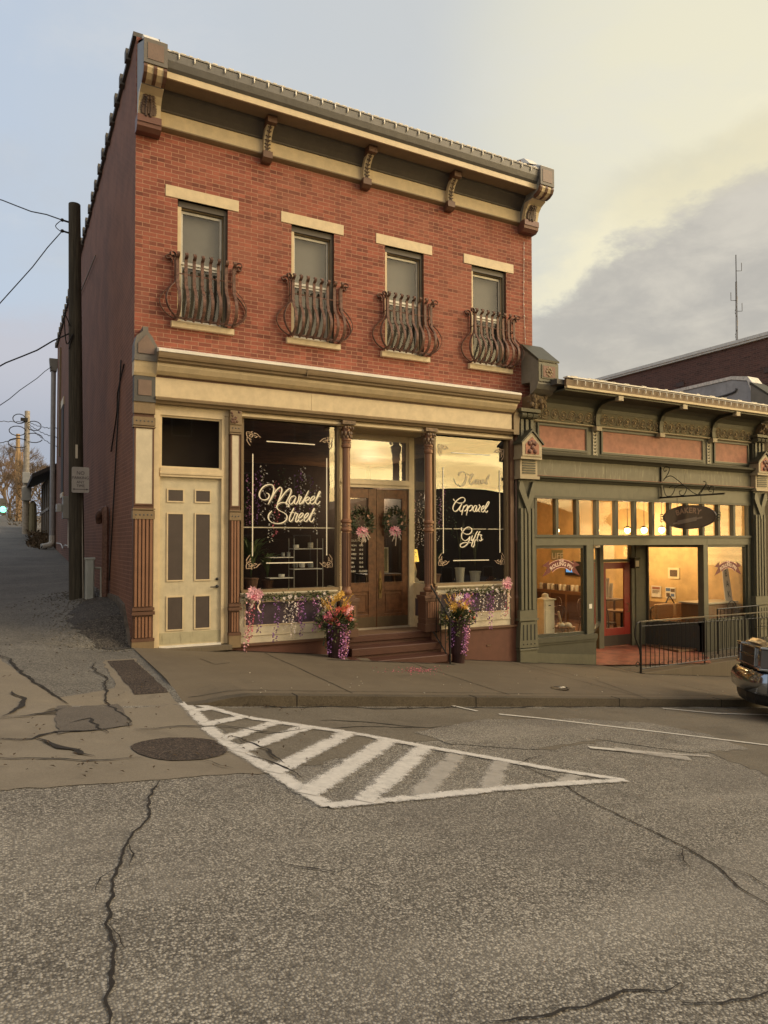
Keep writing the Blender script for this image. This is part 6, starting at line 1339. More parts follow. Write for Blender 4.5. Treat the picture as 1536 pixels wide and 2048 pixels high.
garland(1.72,3.35,.70,[(1.80,.78,PKL),(1.86,.62,PK),(2.02,.50,PU),(2.30,.66,PU),(2.48,.48,WH),(2.58,.46,WH),(2.78,.60,PU),(2.72,.40,LI),(3.02,.55,LI),(3.12,.40,WH),(3.24,.36,WH),(3.30,.52,PK),(2.62,.62,WH)],(1.92,.74),'flower garland with pink bow and hanging wisteria under the left display window',5)
garland(5.75,7.25,.66,[(5.85,.55,PKL),(5.93,.5,PU),(6.02,.40,LI),(6.10,.5,PU),(6.18,.62,PU),(6.30,.50,LI),(6.42,.55,PU),(6.56,.42,WH),(6.74,.50,PU),(6.80,.66,LI),(6.92,.35,WH),(7.10,.50,WH),(7.20,.45,PK),(6.66,.36,WH)],(7.16,.78),'flower garland with pink bow on the right end under the right display window',6)
# ---- planters
def planter(x,y,z,label,seed,big,h=.52):
    random.seed(seed); t=thing('flower_planter',(x,y,z),label,'planter','tall vases of artificial flowers by the steps')
    MB().lathe(x,y,[(.12,z),(.13,z+.02),(.155,z+.25),(.175,z+h-.04),(.19,z+h-.03),(.19,z+h),(.15,z+h)],20).build('vase',mat('oxblood_vase',(.028,.008,.010),.45,var=.3),t,smooth=False)
    top=z+h; c=Vector((x,y,top))
    for nm,m,n,rr,up_ in (('foliage',LEAFG,420,.30,.26),('light_foliage',LEAFL,220,.34,.34)):
        b=MB()
        for i in range(n):
            a=random.random()*6.283; r_=rr*random.random()**.6; zz_=random.uniform(-.12,up_)*(1-.3*r_/rr); b.leaf(c+Vector((r_*math.cos(a),r_*math.sin(a)*.8,zz_)),Vector((math.cos(a),math.sin(a),random.uniform(-.4,1))),rv(),random.uniform(.05,.11),.03)
        b.build(nm,m,t)
    b=MB()
    for k in range(7): a=k*.9+random.random(); b.leaf(c+Vector((0,0,.02)),Vector((math.cos(a)*.9,math.sin(a)*.7-.2,.9)),(0,0,1),random.uniform(.32,.46),.07,.1)
    b.build('broad_leaf',LEAFG,t)
    for nm,m,n,R0,cz,sx,r0 in big:
        b=MB()
        for i in range(n):
            a=random.random()*6.283; rr=R0*random.random()**.5; p=c+Vector((sx+rr*math.cos(a),rr*.6*math.sin(a)-.08,cz+rr*.8*math.sin(a*1.7))); bloom(b,p,r0*random.uniform(.7,1.2),5,Vector((math.cos(a)*.6-.2,-1,.3)))
        b.build(nm,m,t)
    b=MB()
    for i in range(16):
        a=random.uniform(0,6.283); e=c+Vector((.30*math.cos(a),.2*math.sin(a)-.05,random.uniform(.30,.58))); b.tube([c,c.lerp(e,.5)+Vector((0,0,.05)),e],.005,3)
        for k in range(7): b.leaf(c.lerp(e,.6+.06*k),rv(),rv(),.035,.016)
    b.build('yellow_sprays',YE,t)
    for i,(m,L_,a) in enumerate(((LEAFG,.42,-3.0),(PU,.5,-2.5),(LI,.62,-1.45),(LI,.66,-1.2),(PKL,.58,-.75),(PU,.6,-.3),(LEAFG,.4,.1),(LEAFL,.3,-2.0))):
        b=MB(); strand(b,x+.20*math.cos(a),y+.2*math.sin(a)*.9,top+.04,L_,.028,100); b.build('wisteria_strand',m,t)
    return t
planter(3.30,-.36,-.40,'tall maroon vase of coral and yellow flowers left of the steps',3,[('coral_blooms',RE,40,.20,.20,.06,.055),('pink_blooms',PK,26,.18,.14,-.16,.05),('yellow_blooms',YE,26,.13,.46,.02,.045),('pale_blooms',PKL,16,.22,.18,.1,.05)],.58)
planter(5.78,-.42,-.72,'tall maroon vase of yellow and lilac flowers right of the steps',4,[('yellow_blooms',YE,36,.22,.26,-.05,.05),('cream_blooms',WH,14,.24,.30,-.02,.055),('lilac_blooms',LI,18,.2,.34,.12,.05),('coral_blooms',RE,8,.22,.16,.1,.045)],.84)
# ---- wreaths
def wreath(x,z,label,seed):
    random.seed(seed); y=RY-.07; t=thing('door_wreath',(x,y,z),label,'wreath','leafy wreaths on the double doors')
    for nm,m,n in (('foliage',LEAFG,520),('light_foliage',mat('dusty_leaf',(.13,.12,.07),.6,var=.4,bump=0),260)):
        b=MB()
        for i in range(n):
            a=random.random()*6.283; r_=.165+random.gauss(0,.045); b.leaf((x+r_*math.cos(a),y+random.uniform(-.04,.03),z+r_*math.sin(a)*1.1),Vector((math.cos(a+.8),-.4,math.sin(a+.8)))+rv(.5),rv(),random.uniform(.05,.085),.028)
        b.build(nm,m,t)
    b=MB()
    for k in range(9): a=random.random()*6.28; bloom(b,(x+.16*math.cos(a),y-.05,z+.17*math.sin(a)),.03)
    b.build('small_blossoms',mat('peach_petal',(.62,.36,.22),.6,bump=0),t)
    b=MB(); b2=MB()
    for k in range(8): a=k*.8; (b if k%3 else b2)and bloom(b if k%3 else b2,(x-.02+.08*math.cos(a),y-.08,z-.20+.06*math.sin(a)),.065)
    b.build('pale_lilies',PKL,t); b2.build('pink_lilies',PK,t)
    b=MB()
    for k in range(9):
        a=-3.0+k*.36+random.uniform(-.15,.15); e=Vector((math.cos(a)*random.uniform(.1,.2),-.02,math.sin(a)*random.uniform(.12,.28))); p=Vector((x,y-.07,z-.22)); b.flat(spline([p,p+e*.5+Vector((0,-.02,.04)),p+e],4),(.010,0,.003),.003)
    b.build('ribbon_bow',mat('grey_ribbon',(.46,.38,.30),.4,bump=0),t)
wreath(4.24,2.00,'leafy wreath with pink lilies and ribbons on the left door leaf',12); wreath(4.95,2.02,'leafy wreath with pale lilies and ribbons on the right door leaf',13)
# ---- iron handrail by the steps
t=thing('step_handrail',(5.40,-.3,-.7),'slim black iron handrail descending the right side of the steps','handrail')
zg=SW(5.46,-.64); MB().tube([(5.40,.02,-.08),(5.40,.02,.86)],.016,6).build('post',IRONB,t); MB().tube([(5.46,-.66,zg),(5.46,-.66,.22)],.018,6).build('post',IRONB,t)
MB().tube([(5.40,.04,.86),(5.40,.0,.87),(5.46,-.66,.20),(5.46,-.68,.18)],.017,6).build('top_rail',IRONB,t); MB().tube([(5.40,.02,.08),(5.46,-.66,-.55)],.013,6).build('bottom_rail',IRONB,t)
for k in (1,2,3,4): f=k/5; MB().tube([(lerp(5.40,5.46,f),lerp(.02,-.66,f),lerp(.08,-.55,f)),(lerp(5.40,5.46,f),lerp(.02,-.66,f),lerp(.86,.20,f))],.009,5).build('baluster',IRONB,t)
# ---- ramp railing outside the bakery
t=thing('ramp_railing',(12,-1.0,-1.2),'black iron railing with arched tops along the bakery ramp','railing')
XA_,XB_=10.02,14.75; yb=-1.02; zt0,zt1=-.06,-.10
def top(x): return lerp(zt0,zt1,(x-XA_)/(XB_-XA_))
def bot(x): return lerp(-1.045,-1.0,(x-XA_)/(XB_-XA_))
MB().tube([(XA_-.03,yb,SW(XA_,yb)),(XA_-.03,yb,top(XA_))],.024,6).build('post',IRONB,t); MB().box(XA_-.09,XA_+.03,yb-.06,yb+.06,SW(XA_,yb)-.002,SW(XA_,yb)+.012).build('foot_plate',IRONB,t)
for x in (12.0,13.4,14.75): MB().tube([(x,yb,RS(x,0)),(x,yb,top(x))],.018,6).build('post',IRONB,t)
MB().box(11.9,12.1,yb-.03,yb+.05,RS(12,0),RS(12,0)+.012).build('foot_plate',IRONB,t)
b=MB(); b.box(XA_-.05,XB_,yb-.022,yb+.022,top(XA_)-.012,top(XA_)+.012); o=b.build('top_rail',mat('worn_rail',(.10,.09,.08),.35,metal=.5),t)
MB().tube([(XA_,yb,bot(XA_)),(XB_,yb,bot(XB_))],.013,5).build('bottom_rail',IRONB,t); MB().tube([(XA_,yb,top(XA_)-.10),(XB_,yb,top(XB_)-.10)],.010,5).build('upper_rail',IRONB,t)
n=34
for i in range(n):
    x=XA_+.12+i*(XB_-XA_-.2)/(n-1); MB().tube([(x,yb,bot(x)),(x,yb,top(x)-.10)],.011,4).build('baluster',IRONB,t)
for i in range(16):
    x=XA_+.2+i*.285; b=MB(); 
    if x+.2>XB_: break
    b.tube([(x+.07+.07*math.cos(a),yb-.01,top(x)-.115+.085*math.sin(a)) for a in [k*.35 for k in range(10)]],.007,4)
    for s in (-1,1): b.tube([(x+.07+s*(.05-.035*math.cos(a)*(1-a/9)),yb-.01,bot(x)+.055+.04*math.sin(a)*(1-a/9)) for a in [k*.6 for k in range(11)]],.006,4)
    b.build('scroll',IRONB,t)
b=MB(); b.tube(spline([(XA_-.03,yb,top(XA_)),(XA_-.16,yb,top(XA_)-.06),(XA_-.19,yb,top(XA_)-.3),(XA_-.07,yb,top(XA_)-.55),(XA_-.05,yb,top(XA_)-.68)],5),.017,6); b.tube([(XA_-.12+.05*math.cos(a),yb,bot(XA_)+.10+.05*math.sin(a)) for a in [k*.5 for k in range(11)]],.010,5); b.build('volute',IRONB,t)
t=thing('side_railing',(14.2,-.35,-1.1),'second shorter iron railing beside the right bakery window','railing')
xa_,xb_=13.42,15.0; yb2=-.30
for x in (xa_,xb_): MB().tube([(x,yb2,RS(x,0)),(x,yb2,-.02)],.018,6).build('post',IRONB,t)
MB().tube([(xa_,yb2,-.02),(xb_,yb2,.0)],.016,6).build('top_rail',IRONB,t); MB().tube([(xa_,yb2,-1.0),(xb_,yb2,-.98)],.012,5).build('bottom_rail',IRONB,t)
for i in range(11): x=xa_+.12+i*.135; MB().tube([(x,yb2,-1.0),(x,yb2,-.02)],.0075,4).build('baluster',IRONB,t)
b=MB(); b.tube([((xa_+.55)+.16*math.cos(a),yb2,.0+.16*math.sin(a)) for a in [k*.35 for k in range(10)]],.010,5); b.tube([((xa_+.55)+.09*math.cos(a),yb2,.0+.09*math.sin(a)) for a in [k*.35 for k in range(10)]],.008,5); b.build('arch',IRONB,t)
# ---- hanging oval sign, square to the wall
SX=11.78
def q_(px,py): p=PXP(px,py,SX); return p
e0=q_(1302,996); e1=q_(1450,988); tp=q_(1313,935)
t=thing('bakery_sign',(SX,-.8,e1.z),'oval hanging bakery sign with rolling pin on a scrolled iron bracket','sign')
yo=e1.y; zb=(e0.z+e1.z)/2-.0
b=MB(); b.box(SX-.018,SX+.018,yo,-.04,zb-.018,zb+.018); b.box(SX-.018,SX+.018,-.10,-.065,zb-.02,tp.z); b.box(SX-.02,SX+.02,-.10,-.04,tp.z-.06,tp.z-.03)
k_=abs(yo)/1.0
def bp(u,v): return (SX,-.10-u*(abs(yo)-.1),zb+v*(tp.z-zb))
br=b.build('bracket',IRONB,t)
b=MB()
for cur in ([(0.02,.55),(.10,.75),(.13,.92),(.07,1.0),(.03,.92),(.05,.84),(.08,.88)],[(.03,.6),(.15,.68),(.28,.50),(.42,.25),(.55,.05),(.62,.04),(.68,.2),(.72,.30),(.76,.26),(.74,.18)],[(.02,.35),(.06,.08),(.12,.03),(.18,.10),(.22,.30),(.17,.36),(.12,.30)],[(.22,.3),(.34,.36),(.41,.24),(.37,.05),(.31,.05),(.29,.16),(.33,.18)],[(.60,.04),(.72,.34),(.68,.42)],[(.82,.02),(.84,.22),(.79,.24),(.76,.12),(.80,.08)]):
    b.tube(spline([bp(*c) for c in cur],5),.009,5)
b.build('scrollwork',IRONB,br)
s0=q_(1327,1036); s1=q_(1433,1034); yc=(s0.y+s1.y)/2; ry=abs(s0.y-s1.y)/2; zc=(q_(1380,1010).z+q_(1380,1058).z)/2; rz=(q_(1380,1010).z-q_(1380,1058).z)/2
def oval(ry,rz,x0,x1,n=36): return MB().prism([(yc+ry*math.cos(a),zc+rz*math.sin(a)) for a in [k*2*math.pi/n for k in range(n)]],x0,x1,'x')
o=oval(ry,rz,SX-.02,SX+.02).build('board',mat('sign_brown',(.075,.052,.038),.5),t); oval(ry*.95,rz*.92,SX-.024,SX-.0201).build('face',mat('sign_face',(.10,.072,.052),.5),t)
def arc(u,v): a=u/(ry*1.3); r_=ry*1.3+v; return (SX-.027,yc-(r_*math.sin(a)),zc-ry*1.3+rz*.35+r_*math.cos(a))
text('BAKERY',.17,'lettering',mat('sign_gilt',(.42,.27,.17),.5),t,arc,bold=.004,sp=1.05)
b=MB(); b.prism([(yc+.28,zc-rz*.62),(yc+.28,zc-rz*.28),(yc-.22,zc-rz*.0),(yc-.22,zc-rz*.32)],SX-.034,SX-.0245,'x'); b.prism([(yc+.40,zc-rz*.60),(yc+.40,zc-rz*.46),(yc-.36,zc-rz*.0),(yc-.36,zc-rz*.14)],SX-.030,SX-.0245,'x'); b.build('rolling_pin',mat('pin_tan',(.26,.21,.16),.5),t)
b=MB()
for y in (yc+ry*.45,yc-ry*.45): b.tube([(SX,y,zb),(SX,y,zc+rz*.86)],.006,4)
b.build('hanger',IRONB,t); b=MB()
for s in (-1,1):
    for dz in (-.06,0,.06): b.tube([(SX,yc+s*(ry+.05+.05*math.cos(a)),zc+dz+.03*math.sin(a)) for a in [k*.6 for k in range(11)]],.009,4)
b.build('side_scroll',IRONB,t)
# wall lantern by the red door
p=PYP(1266,1125,1.25)
t=thing('wall_lantern',(p.x,1.2,p.z),'small dark wall lantern right of the red door','lantern'); MB().prism([(p.x-.08,1.12),(p.x+.08,1.12),(p.x+.06,1.28),(p.x-.06,1.28)],p.z-.14,p.z+.08,'z').build('cage',IRONB,t); MB().box(p.x-.10,p.x+.10,1.10,1.30,p.z+.081,p.z+.13).build('cap',IRONB,t); MB().box(p.x-.055,p.x+.055,1.108,1.119,p.z-.10,p.z+.05).build('lantern_pane',mat('frosted_pane',(.5,.42,.28),.3),t); MB().box(p.x-.03,p.x+.03,1.28,1.34,p.z-.05,p.z+.05).build('mount',IRONB,t)
# ---- string lights
def lights(pts,label,n,drop=.05,r=.014):
    t=thing('string_lights',pts[0],label,'string lights'); MB().tube(pts,.006,4).build('wire',WHITE,t); P=[Vector(p) for p in pts]
    L=[0]; 
    for a,c in zip(P,P[1:]): L.append(L[-1]+(c-a).length)
    for k in range(n):
        s=L[-1]*(k+.5)/n
        for i in range(len(P)-1):
            if L[i+1]>=s: q=P[i].lerp(P[i+1],(s-L[i])/(L[i+1]-L[i])); break
        b=MB(); b.lathe(q.x,q.y,[(.004,q.z-drop),(r,q.z-drop*.7),(r,q.z-drop*.3),(.005,q.z)],7); b.build('bulb',mat('frosted_bulb',(.85,.80,.68),.3,var=0,bump=0),t)
lights([(.40,gy-.075,9.105),(7.55,gy-.075,9.105)],'string of small pale bulbs clipped along the top gutter',30,.09,.013)
lights([(7.78,-.02,7.9),(7.76,-.02,6.6),(7.80,-.02,5.75)],'vertical string of tiny bulbs on the right edge of the brick front',9,.035,.014)
lights([(8.35,-.835,4.90),(18,-.835,4.90)],'row of pale bulbs along the bakery gutter',44,.10,.011)
# ---- interior of the gift shop
def shelf():
    x0,x1,y=2.62,3.42,.55; t=thing('display_rack',(3.0,y,.76),'thin wire rack with white shelves behind the left display window','shelf')
    xa,za=PYP(582,1080,.55).x,0; xl=PYP(535,1120,.55).x; xr=PYP(640,1080,.55).x; xm=PYP(583,1080,.55).x
    for x in (xm,xr):
        for yy in (.42,.68): MB().tube([(x,yy,.76),(x,yy,PYP(600,1077,.55).z)],.008,5).build('upright',mat('rack_steel',(.30,.28,.24),.4),t)
    for k,(px,py,a,c) in enumerate(((610,1097,xm,xr),(610,1137,xm,xr),(560,1114,xl,xm),(560,1155,xl,xm))):
        z=PYP(px,py,.55).z; MB().box(a,c,.42,.68,z-.012,z).build('shelf_board',mat('white_shelf',(.75,.72,.66),.4),t)
    return xl,xm,xr
xl,xm,xr=shelf()
def mug(px,py,lab,r=.042,h=.09,m=None,handle=True,y=.50):
    p=PYP(px,py,y); t=thing('mug',(p.x,y,p.z),lab,'mug','mugs and pots on the display rack'); z=p.z; MB().lathe(p.x,y,[(r*.9,z),(r,z+.01),(r,z+h),(r*.88,z+h),(r*.85,z+.02)],14).build('body',m or mat('glazed_white',(.62,.60,.54),.3),t)
    if handle: MB().tube([(p.x-r-.018*math.sin(a),y,z+h*.5+.028*math.cos(a)) for a in [k*.45 for k in range(8)]],.006,5).build('handle',m or mat('glazed_white',(.62,.60,.54)),t)
GG=mat('glazed_grey',(.22,.23,.22),.3)
mug(605,1135,'white mug on the middle shelf of the display rack'); mug(622,1135,'grey mug right of the white mug on the middle shelf',m=GG); mug(591,1135,'dark grey mug left of the white mug on the middle shelf',m=mat('glazed_dark',(.08,.08,.08),.3))
mug(592,1096,'wide white bowl on the top shelf of the display rack',.055,.06,None,False); mug(621,1096,'speckled tall canister on the top shelf of the display rack',.05,.10,mat('speckled_glaze',(.42,.38,.30),.4,var=.5,vs=60),False); mug(563,1154,'squat white pot with orange flower on the lowest left shelf',.055,.05,None,False); mug(566,1113,'small grey pot on the left shelf',.03,.07,GG,False); mug(577,1113,'slim dark pot at the left shelf end',.032,.08,GG,False)
def potplant(x,y,z,pr,ph,n,L,label,pm,W=.03,lm=LEAFG,droop=1.0):
    t=thing('potted_plant',(x,y,z),label,'plant'); MB().lathe(x,y,[(pr*.75,z),(pr,z+ph),(pr*1.08,z+ph),(pr*1.08,z+ph+.02),(pr*.9,z+ph+.02)],14).build('pot',pm,t); b=MB()
    for i in range(n):
        a=random.random()*6.283; l=L*random.uniform(.6,1); o=Vector((math.cos(a),math.sin(a)*.5,0)); p0=Vector((x,y,z+ph)); pts=[p0+o*l*.5*f*f*droop+Vector((0,0,l*(f-.42*droop*f*f*f))) for f in [k/7 for k in range(8)]]
        vs=[];sd=Vector((-o.y,o.x,0)).normalized()
        for k,p in enumerate(pts): w_=W*math.sin(math.pi*min(.97,(k+.6)/8)); vs+=[p-sd*w_,p+sd*w_]
        b.add(vs,[(2*k,2*k+1,2*k+3,2*k+2) for k in range(7)])
    b.build('fronds',lm,t)
random.seed(41)
TP=mat('terracotta_dark',(.12,.06,.035),.8); WP=mat('white_pot',(.45,.42,.34),.5)
potplant(2.10,.62,.76,.13,.2,60,1.25,'large drooping palm behind the left display window',TP,.026,mat('palm_green',(.10,.14,.05),.5,var=.3,bump=0))
potplant(2.45,.75,.76,.10,.15,30,.9,'smaller palm in front of the wire rack',TP,.022,mat('palm_green',(.10,.14,.05)))
potplant(6.55,.60,.76,.10,.30,22,1.2,'tall stemmed plant in white pot left in the right display window',WP,.012,mat('pale_stem',(.11,.11,.05),.6),.25)
potplant(6.95,.62,.76,.12,.22,26,1.2,'tall stemmed plant in wide white pot right in the right display window',WP,.013,mat('pale_stem',(.11,.11,.05)),.3)
potplant(6.0,.7,.76,.12,.18,40,.9,'leafy plant left of the white pots in the right display window',TP,.02,LEAFG)
# hanging wisteria inside the windows
def curtain(xs_,y,zt,label,seed):
    random.seed(seed); t=thing('wisteria_swag',(sum(x for x,_,_ in xs_)/len(xs_),y,zt),label,'flowers','wisteria hanging inside the shop windows')
    MB().tube([(xs_[0][0],y,zt),(xs_[-1][0],y,zt)],.006,4).build('hanging_rod',IRONB,t)
    for x,L,m in xs_: b=MB(); strand(b,x,y+random.uniform(-.08,.08),zt+random.uniform(-.35,.0),L,.05,55); b.build('wisteria_strand',m,t)
DW=mat('shaded_white_flower',(.62,.58,.55),.7,bump=0)
curtain([(1.9,1.0,LEAFG),(2.0,.9,LI),(2.12,.95,PU),(2.28,1.0,DW),(2.42,1.1,DW),(2.5,1.0,PK),(2.62,.8,LEAFG),(2.75,1.0,DW),(2.9,.9,PU),(3.0,1.15,DW),(3.15,.8,PU),(3.3,.9,DW)],.45,3.0,'white and purple wisteria strands inside the left display window',51)
curtain([(5.65,.9,DW),(5.72,1.2,DW),(5.85,.9,DW),(5.95,.8,LI),(6.1,.9,LEAFG),(6.3,.8,LEAFG)],.40,2.75,'pale wisteria strands inside the left edge of the right display window',52)
curtain([(5.62,1.0,PKL),(5.70,1.3,WH),(5.78,1.1,WH)],.95,2.65,'bright white wisteria seen through the side pane of the entrance',53)
# yellow table lamp seen through the entrance side pane
p=PYP(829,1110,1.25)
t=thing('table_lamp',(p.x,1.25,p.z-.5),'lit table lamp with yellow shade behind the entrance side pane','lamp')
MB().lathe(p.x,1.25,[(.10,p.z-.14),(.055,p.z+.12),(.05,p.z+.12),(.095,p.z-.14)],16).build('lamp_shade',mat('lit_lamp_shade',(.9,.7,.2),.6,var=0,bump=0,emit=(1,.62,.10),es=1.3),t); MB().lathe(p.x,1.25,[(.09,p.z-.55),(.09,p.z-.52),(.03,p.z-.46),(.05,p.z-.34),(.02,p.z-.22),(.012,p.z-.10)],12).build('base',WP,t)
ld=bpy.data.lights.new('lamp_light','POINT'); ld.energy=9; ld.color=(1,.75,.42); ld.shadow_soft_size=.05; lo=bpy.data.objects.new('lamp_light',ld); lo.location=(0,0,.36); COL.objects.link(lo); lo.parent=t
t=thing('lamp_stand',(p.x,1.25,-.07),'narrow cream stand under the yellow table lamp','table'); MB().box(p.x-.16,p.x+.16,1.08,1.42,p.z-.58,p.z-.55).build('top',WP,t)
for sx in (-.13,.13):
    for yy in (1.1,1.4): MB().box(p.x+sx-.015,p.x+sx+.015,yy-.015,yy+.015,-.07,p.z-.58).build('leg',WP,t)
q=PYP(763,1120,2.2); t=thing('framed_print',(q.x,2.2,q.z-.3),'pale framed print standing behind the right door pane','picture')
b=MB(); w1,h1=.17,.28; b.box(q.x-w1,q.x+w1,2.19,2.22,q.z-h1,q.z-h1+.03); b.box(q.x-w1,q.x+w1,2.19,2.22,q.z+h1-.03,q.z+h1); b.box(q.x-w1,q.x-w1+.03,2.19,2.22,q.z-h1+.03,q.z+h1-.03); b.box(q.x+w1-.03,q.x+w1,2.19,2.22,q.z-h1+.03,q.z+h1-.03); b.build('frame',CREAMW,t); MB().box(q.x-w1+.03,q.x+w1-.03,2.2,2.21,q.z-h1+.03,q.z+h1-.03).build('print',mat('olive_print',(.25,.22,.12)),t)
t=thing('display_table',(q.x,2.2,-.07),'dark display table inside the shop entrance','table'); MB().box(q.x-.5,q.x+.5,2.0,2.5,q.z-.34,q.z-.30).build('tabletop',WDK,t)
for sx in (-.45,.45):
    for yy in (2.05,2.45): MB().box(q.x+sx-.025,q.x+sx+.025,yy-.025,yy+.025,-.07,q.z-.34).build('leg',WDK,t)
# ceiling lamp added out of view; its strong point light fills the shop
t=thing('fill_ceiling_lamp',(7.2,6.0,3.0),'ceiling lamp added deep inside the gift shop as hidden fill light','lamp'); MB().lathe(7.2,6.0,[(.12,3.05),(.14,3.10),(.10,3.2),(.02,3.73)],14).build('lamp_shade',IRONB,t); MB().ball((7.2,6.0,3.06),.05).build('bulb',mat('dim_bulb',(1,.8,.5),.5,var=0,bump=0,emit=(1,.7,.35),es=.8),t)
ld=bpy.data.lights.new('shop_fill_light','POINT'); ld.energy=85; ld.color=(1,.80,.55); ld.shadow_soft_size=.15; lo=bpy.data.objects.new('shop_fill_light',ld); lo.location=(0,0,-.12); COL.objects.link(lo); lo.parent=t
# ---- fallen petals and litter on the sidewalk
random.seed(61); b=MB()
def pet(b,x,y,r=.028):
    z=SW(x,y)+.006; a=random.random()*6.28; b.leaf((x,y,z),(math.cos(a),math.sin(a),.25),(0,0,1),r*random.uniform(.7,1.3),r*.8,.3)
for i in range(110): c=GP(838+random.gauss(0,20),1342+random.gauss(0,3.2),SW); pet(b,c.x,c.y)
for i in range(26): c=GP(random.uniform(735,900),1337+random.uniform(-3,10),SW); pet(b,c.x,c.y)
tag(b.build('fallen_petals',PK),kind='stuff',label='pink petals scattered on the sidewalk before the steps',cat='petals')
b=MB()
for i in range(60): c=GP(random.uniform(420,1500),1340+random.random()*52,SW); pet(b,c.x,c.y,.03)
for px,py in ((1356,1349),(1366,1350),(1395,1352),(1150,1352),(1194,1357),(1436,1351)):
    c=GP(px,py,SW); pet(b,c.x,c.y,.05); pet(b,c.x+.05,c.y,.05)
tag(b.build('litter_scraps',mat('paper_scraps',(.42,.37,.28),.8,var=.5,vs=9,bump=0)),kind='stuff',label='small pale scraps and dry leaves scattered over the sidewalk',cat='litter')
random.seed(62); b=MB()
for i in range(420):
    if i<240: c=GP(random.uniform(430,1500),1411+random.gauss(2,4),ROADF); s=SW if 0 else ROADF
    else: c=GP(random.uniform(0,620),random.uniform(1290,1560))
    z=c.z+.02; a=random.random()*6.28; b.leaf((c.x,c.y,z),(math.cos(a),math.sin(a),.3),(0,0,1),random.uniform(.02,.05),.02,.3)
tag(b.build('dead_leaves',mat('dead_leaf',(.07,.045,.025),.9,var=.5,bump=0)),kind='stuff',label='dry brown leaf litter along the kerb and alley mouth',cat='leaves')
random.seed(63); b=MB()
for i in range(1500):
    x=-abs(random.gauss(0,.55)); y=random.uniform(-.4,4.5); z=G(x,y)+.004; r_=random.uniform(.006,.022); b.ball((x,y,z),r_,1,1,.6,5,3)
tag(b.build('gravel',mat('loose_gravel',(.11,.10,.085),.9,var=.6,vs=25)),kind='stuff',label='loose gravel heaped along the foot of the brick side wall',cat='gravel')
c=GP(1120,1378,SW); t=thing('utility_cover',(c.x,c.y,c.z),'small round metal utility cover lying on the sidewalk','cover'); MB().lathe(c.x,c.y,[(.14,c.z+.002),(.15,c.z+.018),(.12,c.z+.022),(.11,c.z+.016)],20).build('lid',mat('worn_iron_lid',(.045,.035,.028),.5,metal=.4),t); MB().box(c.x+.0,c.x+.10,c.y-.02,c.y+.03,c.z+.0175,c.z+.026).build('hinge_tab',mat('bright_metal',(.65,.62,.55),.3),t)
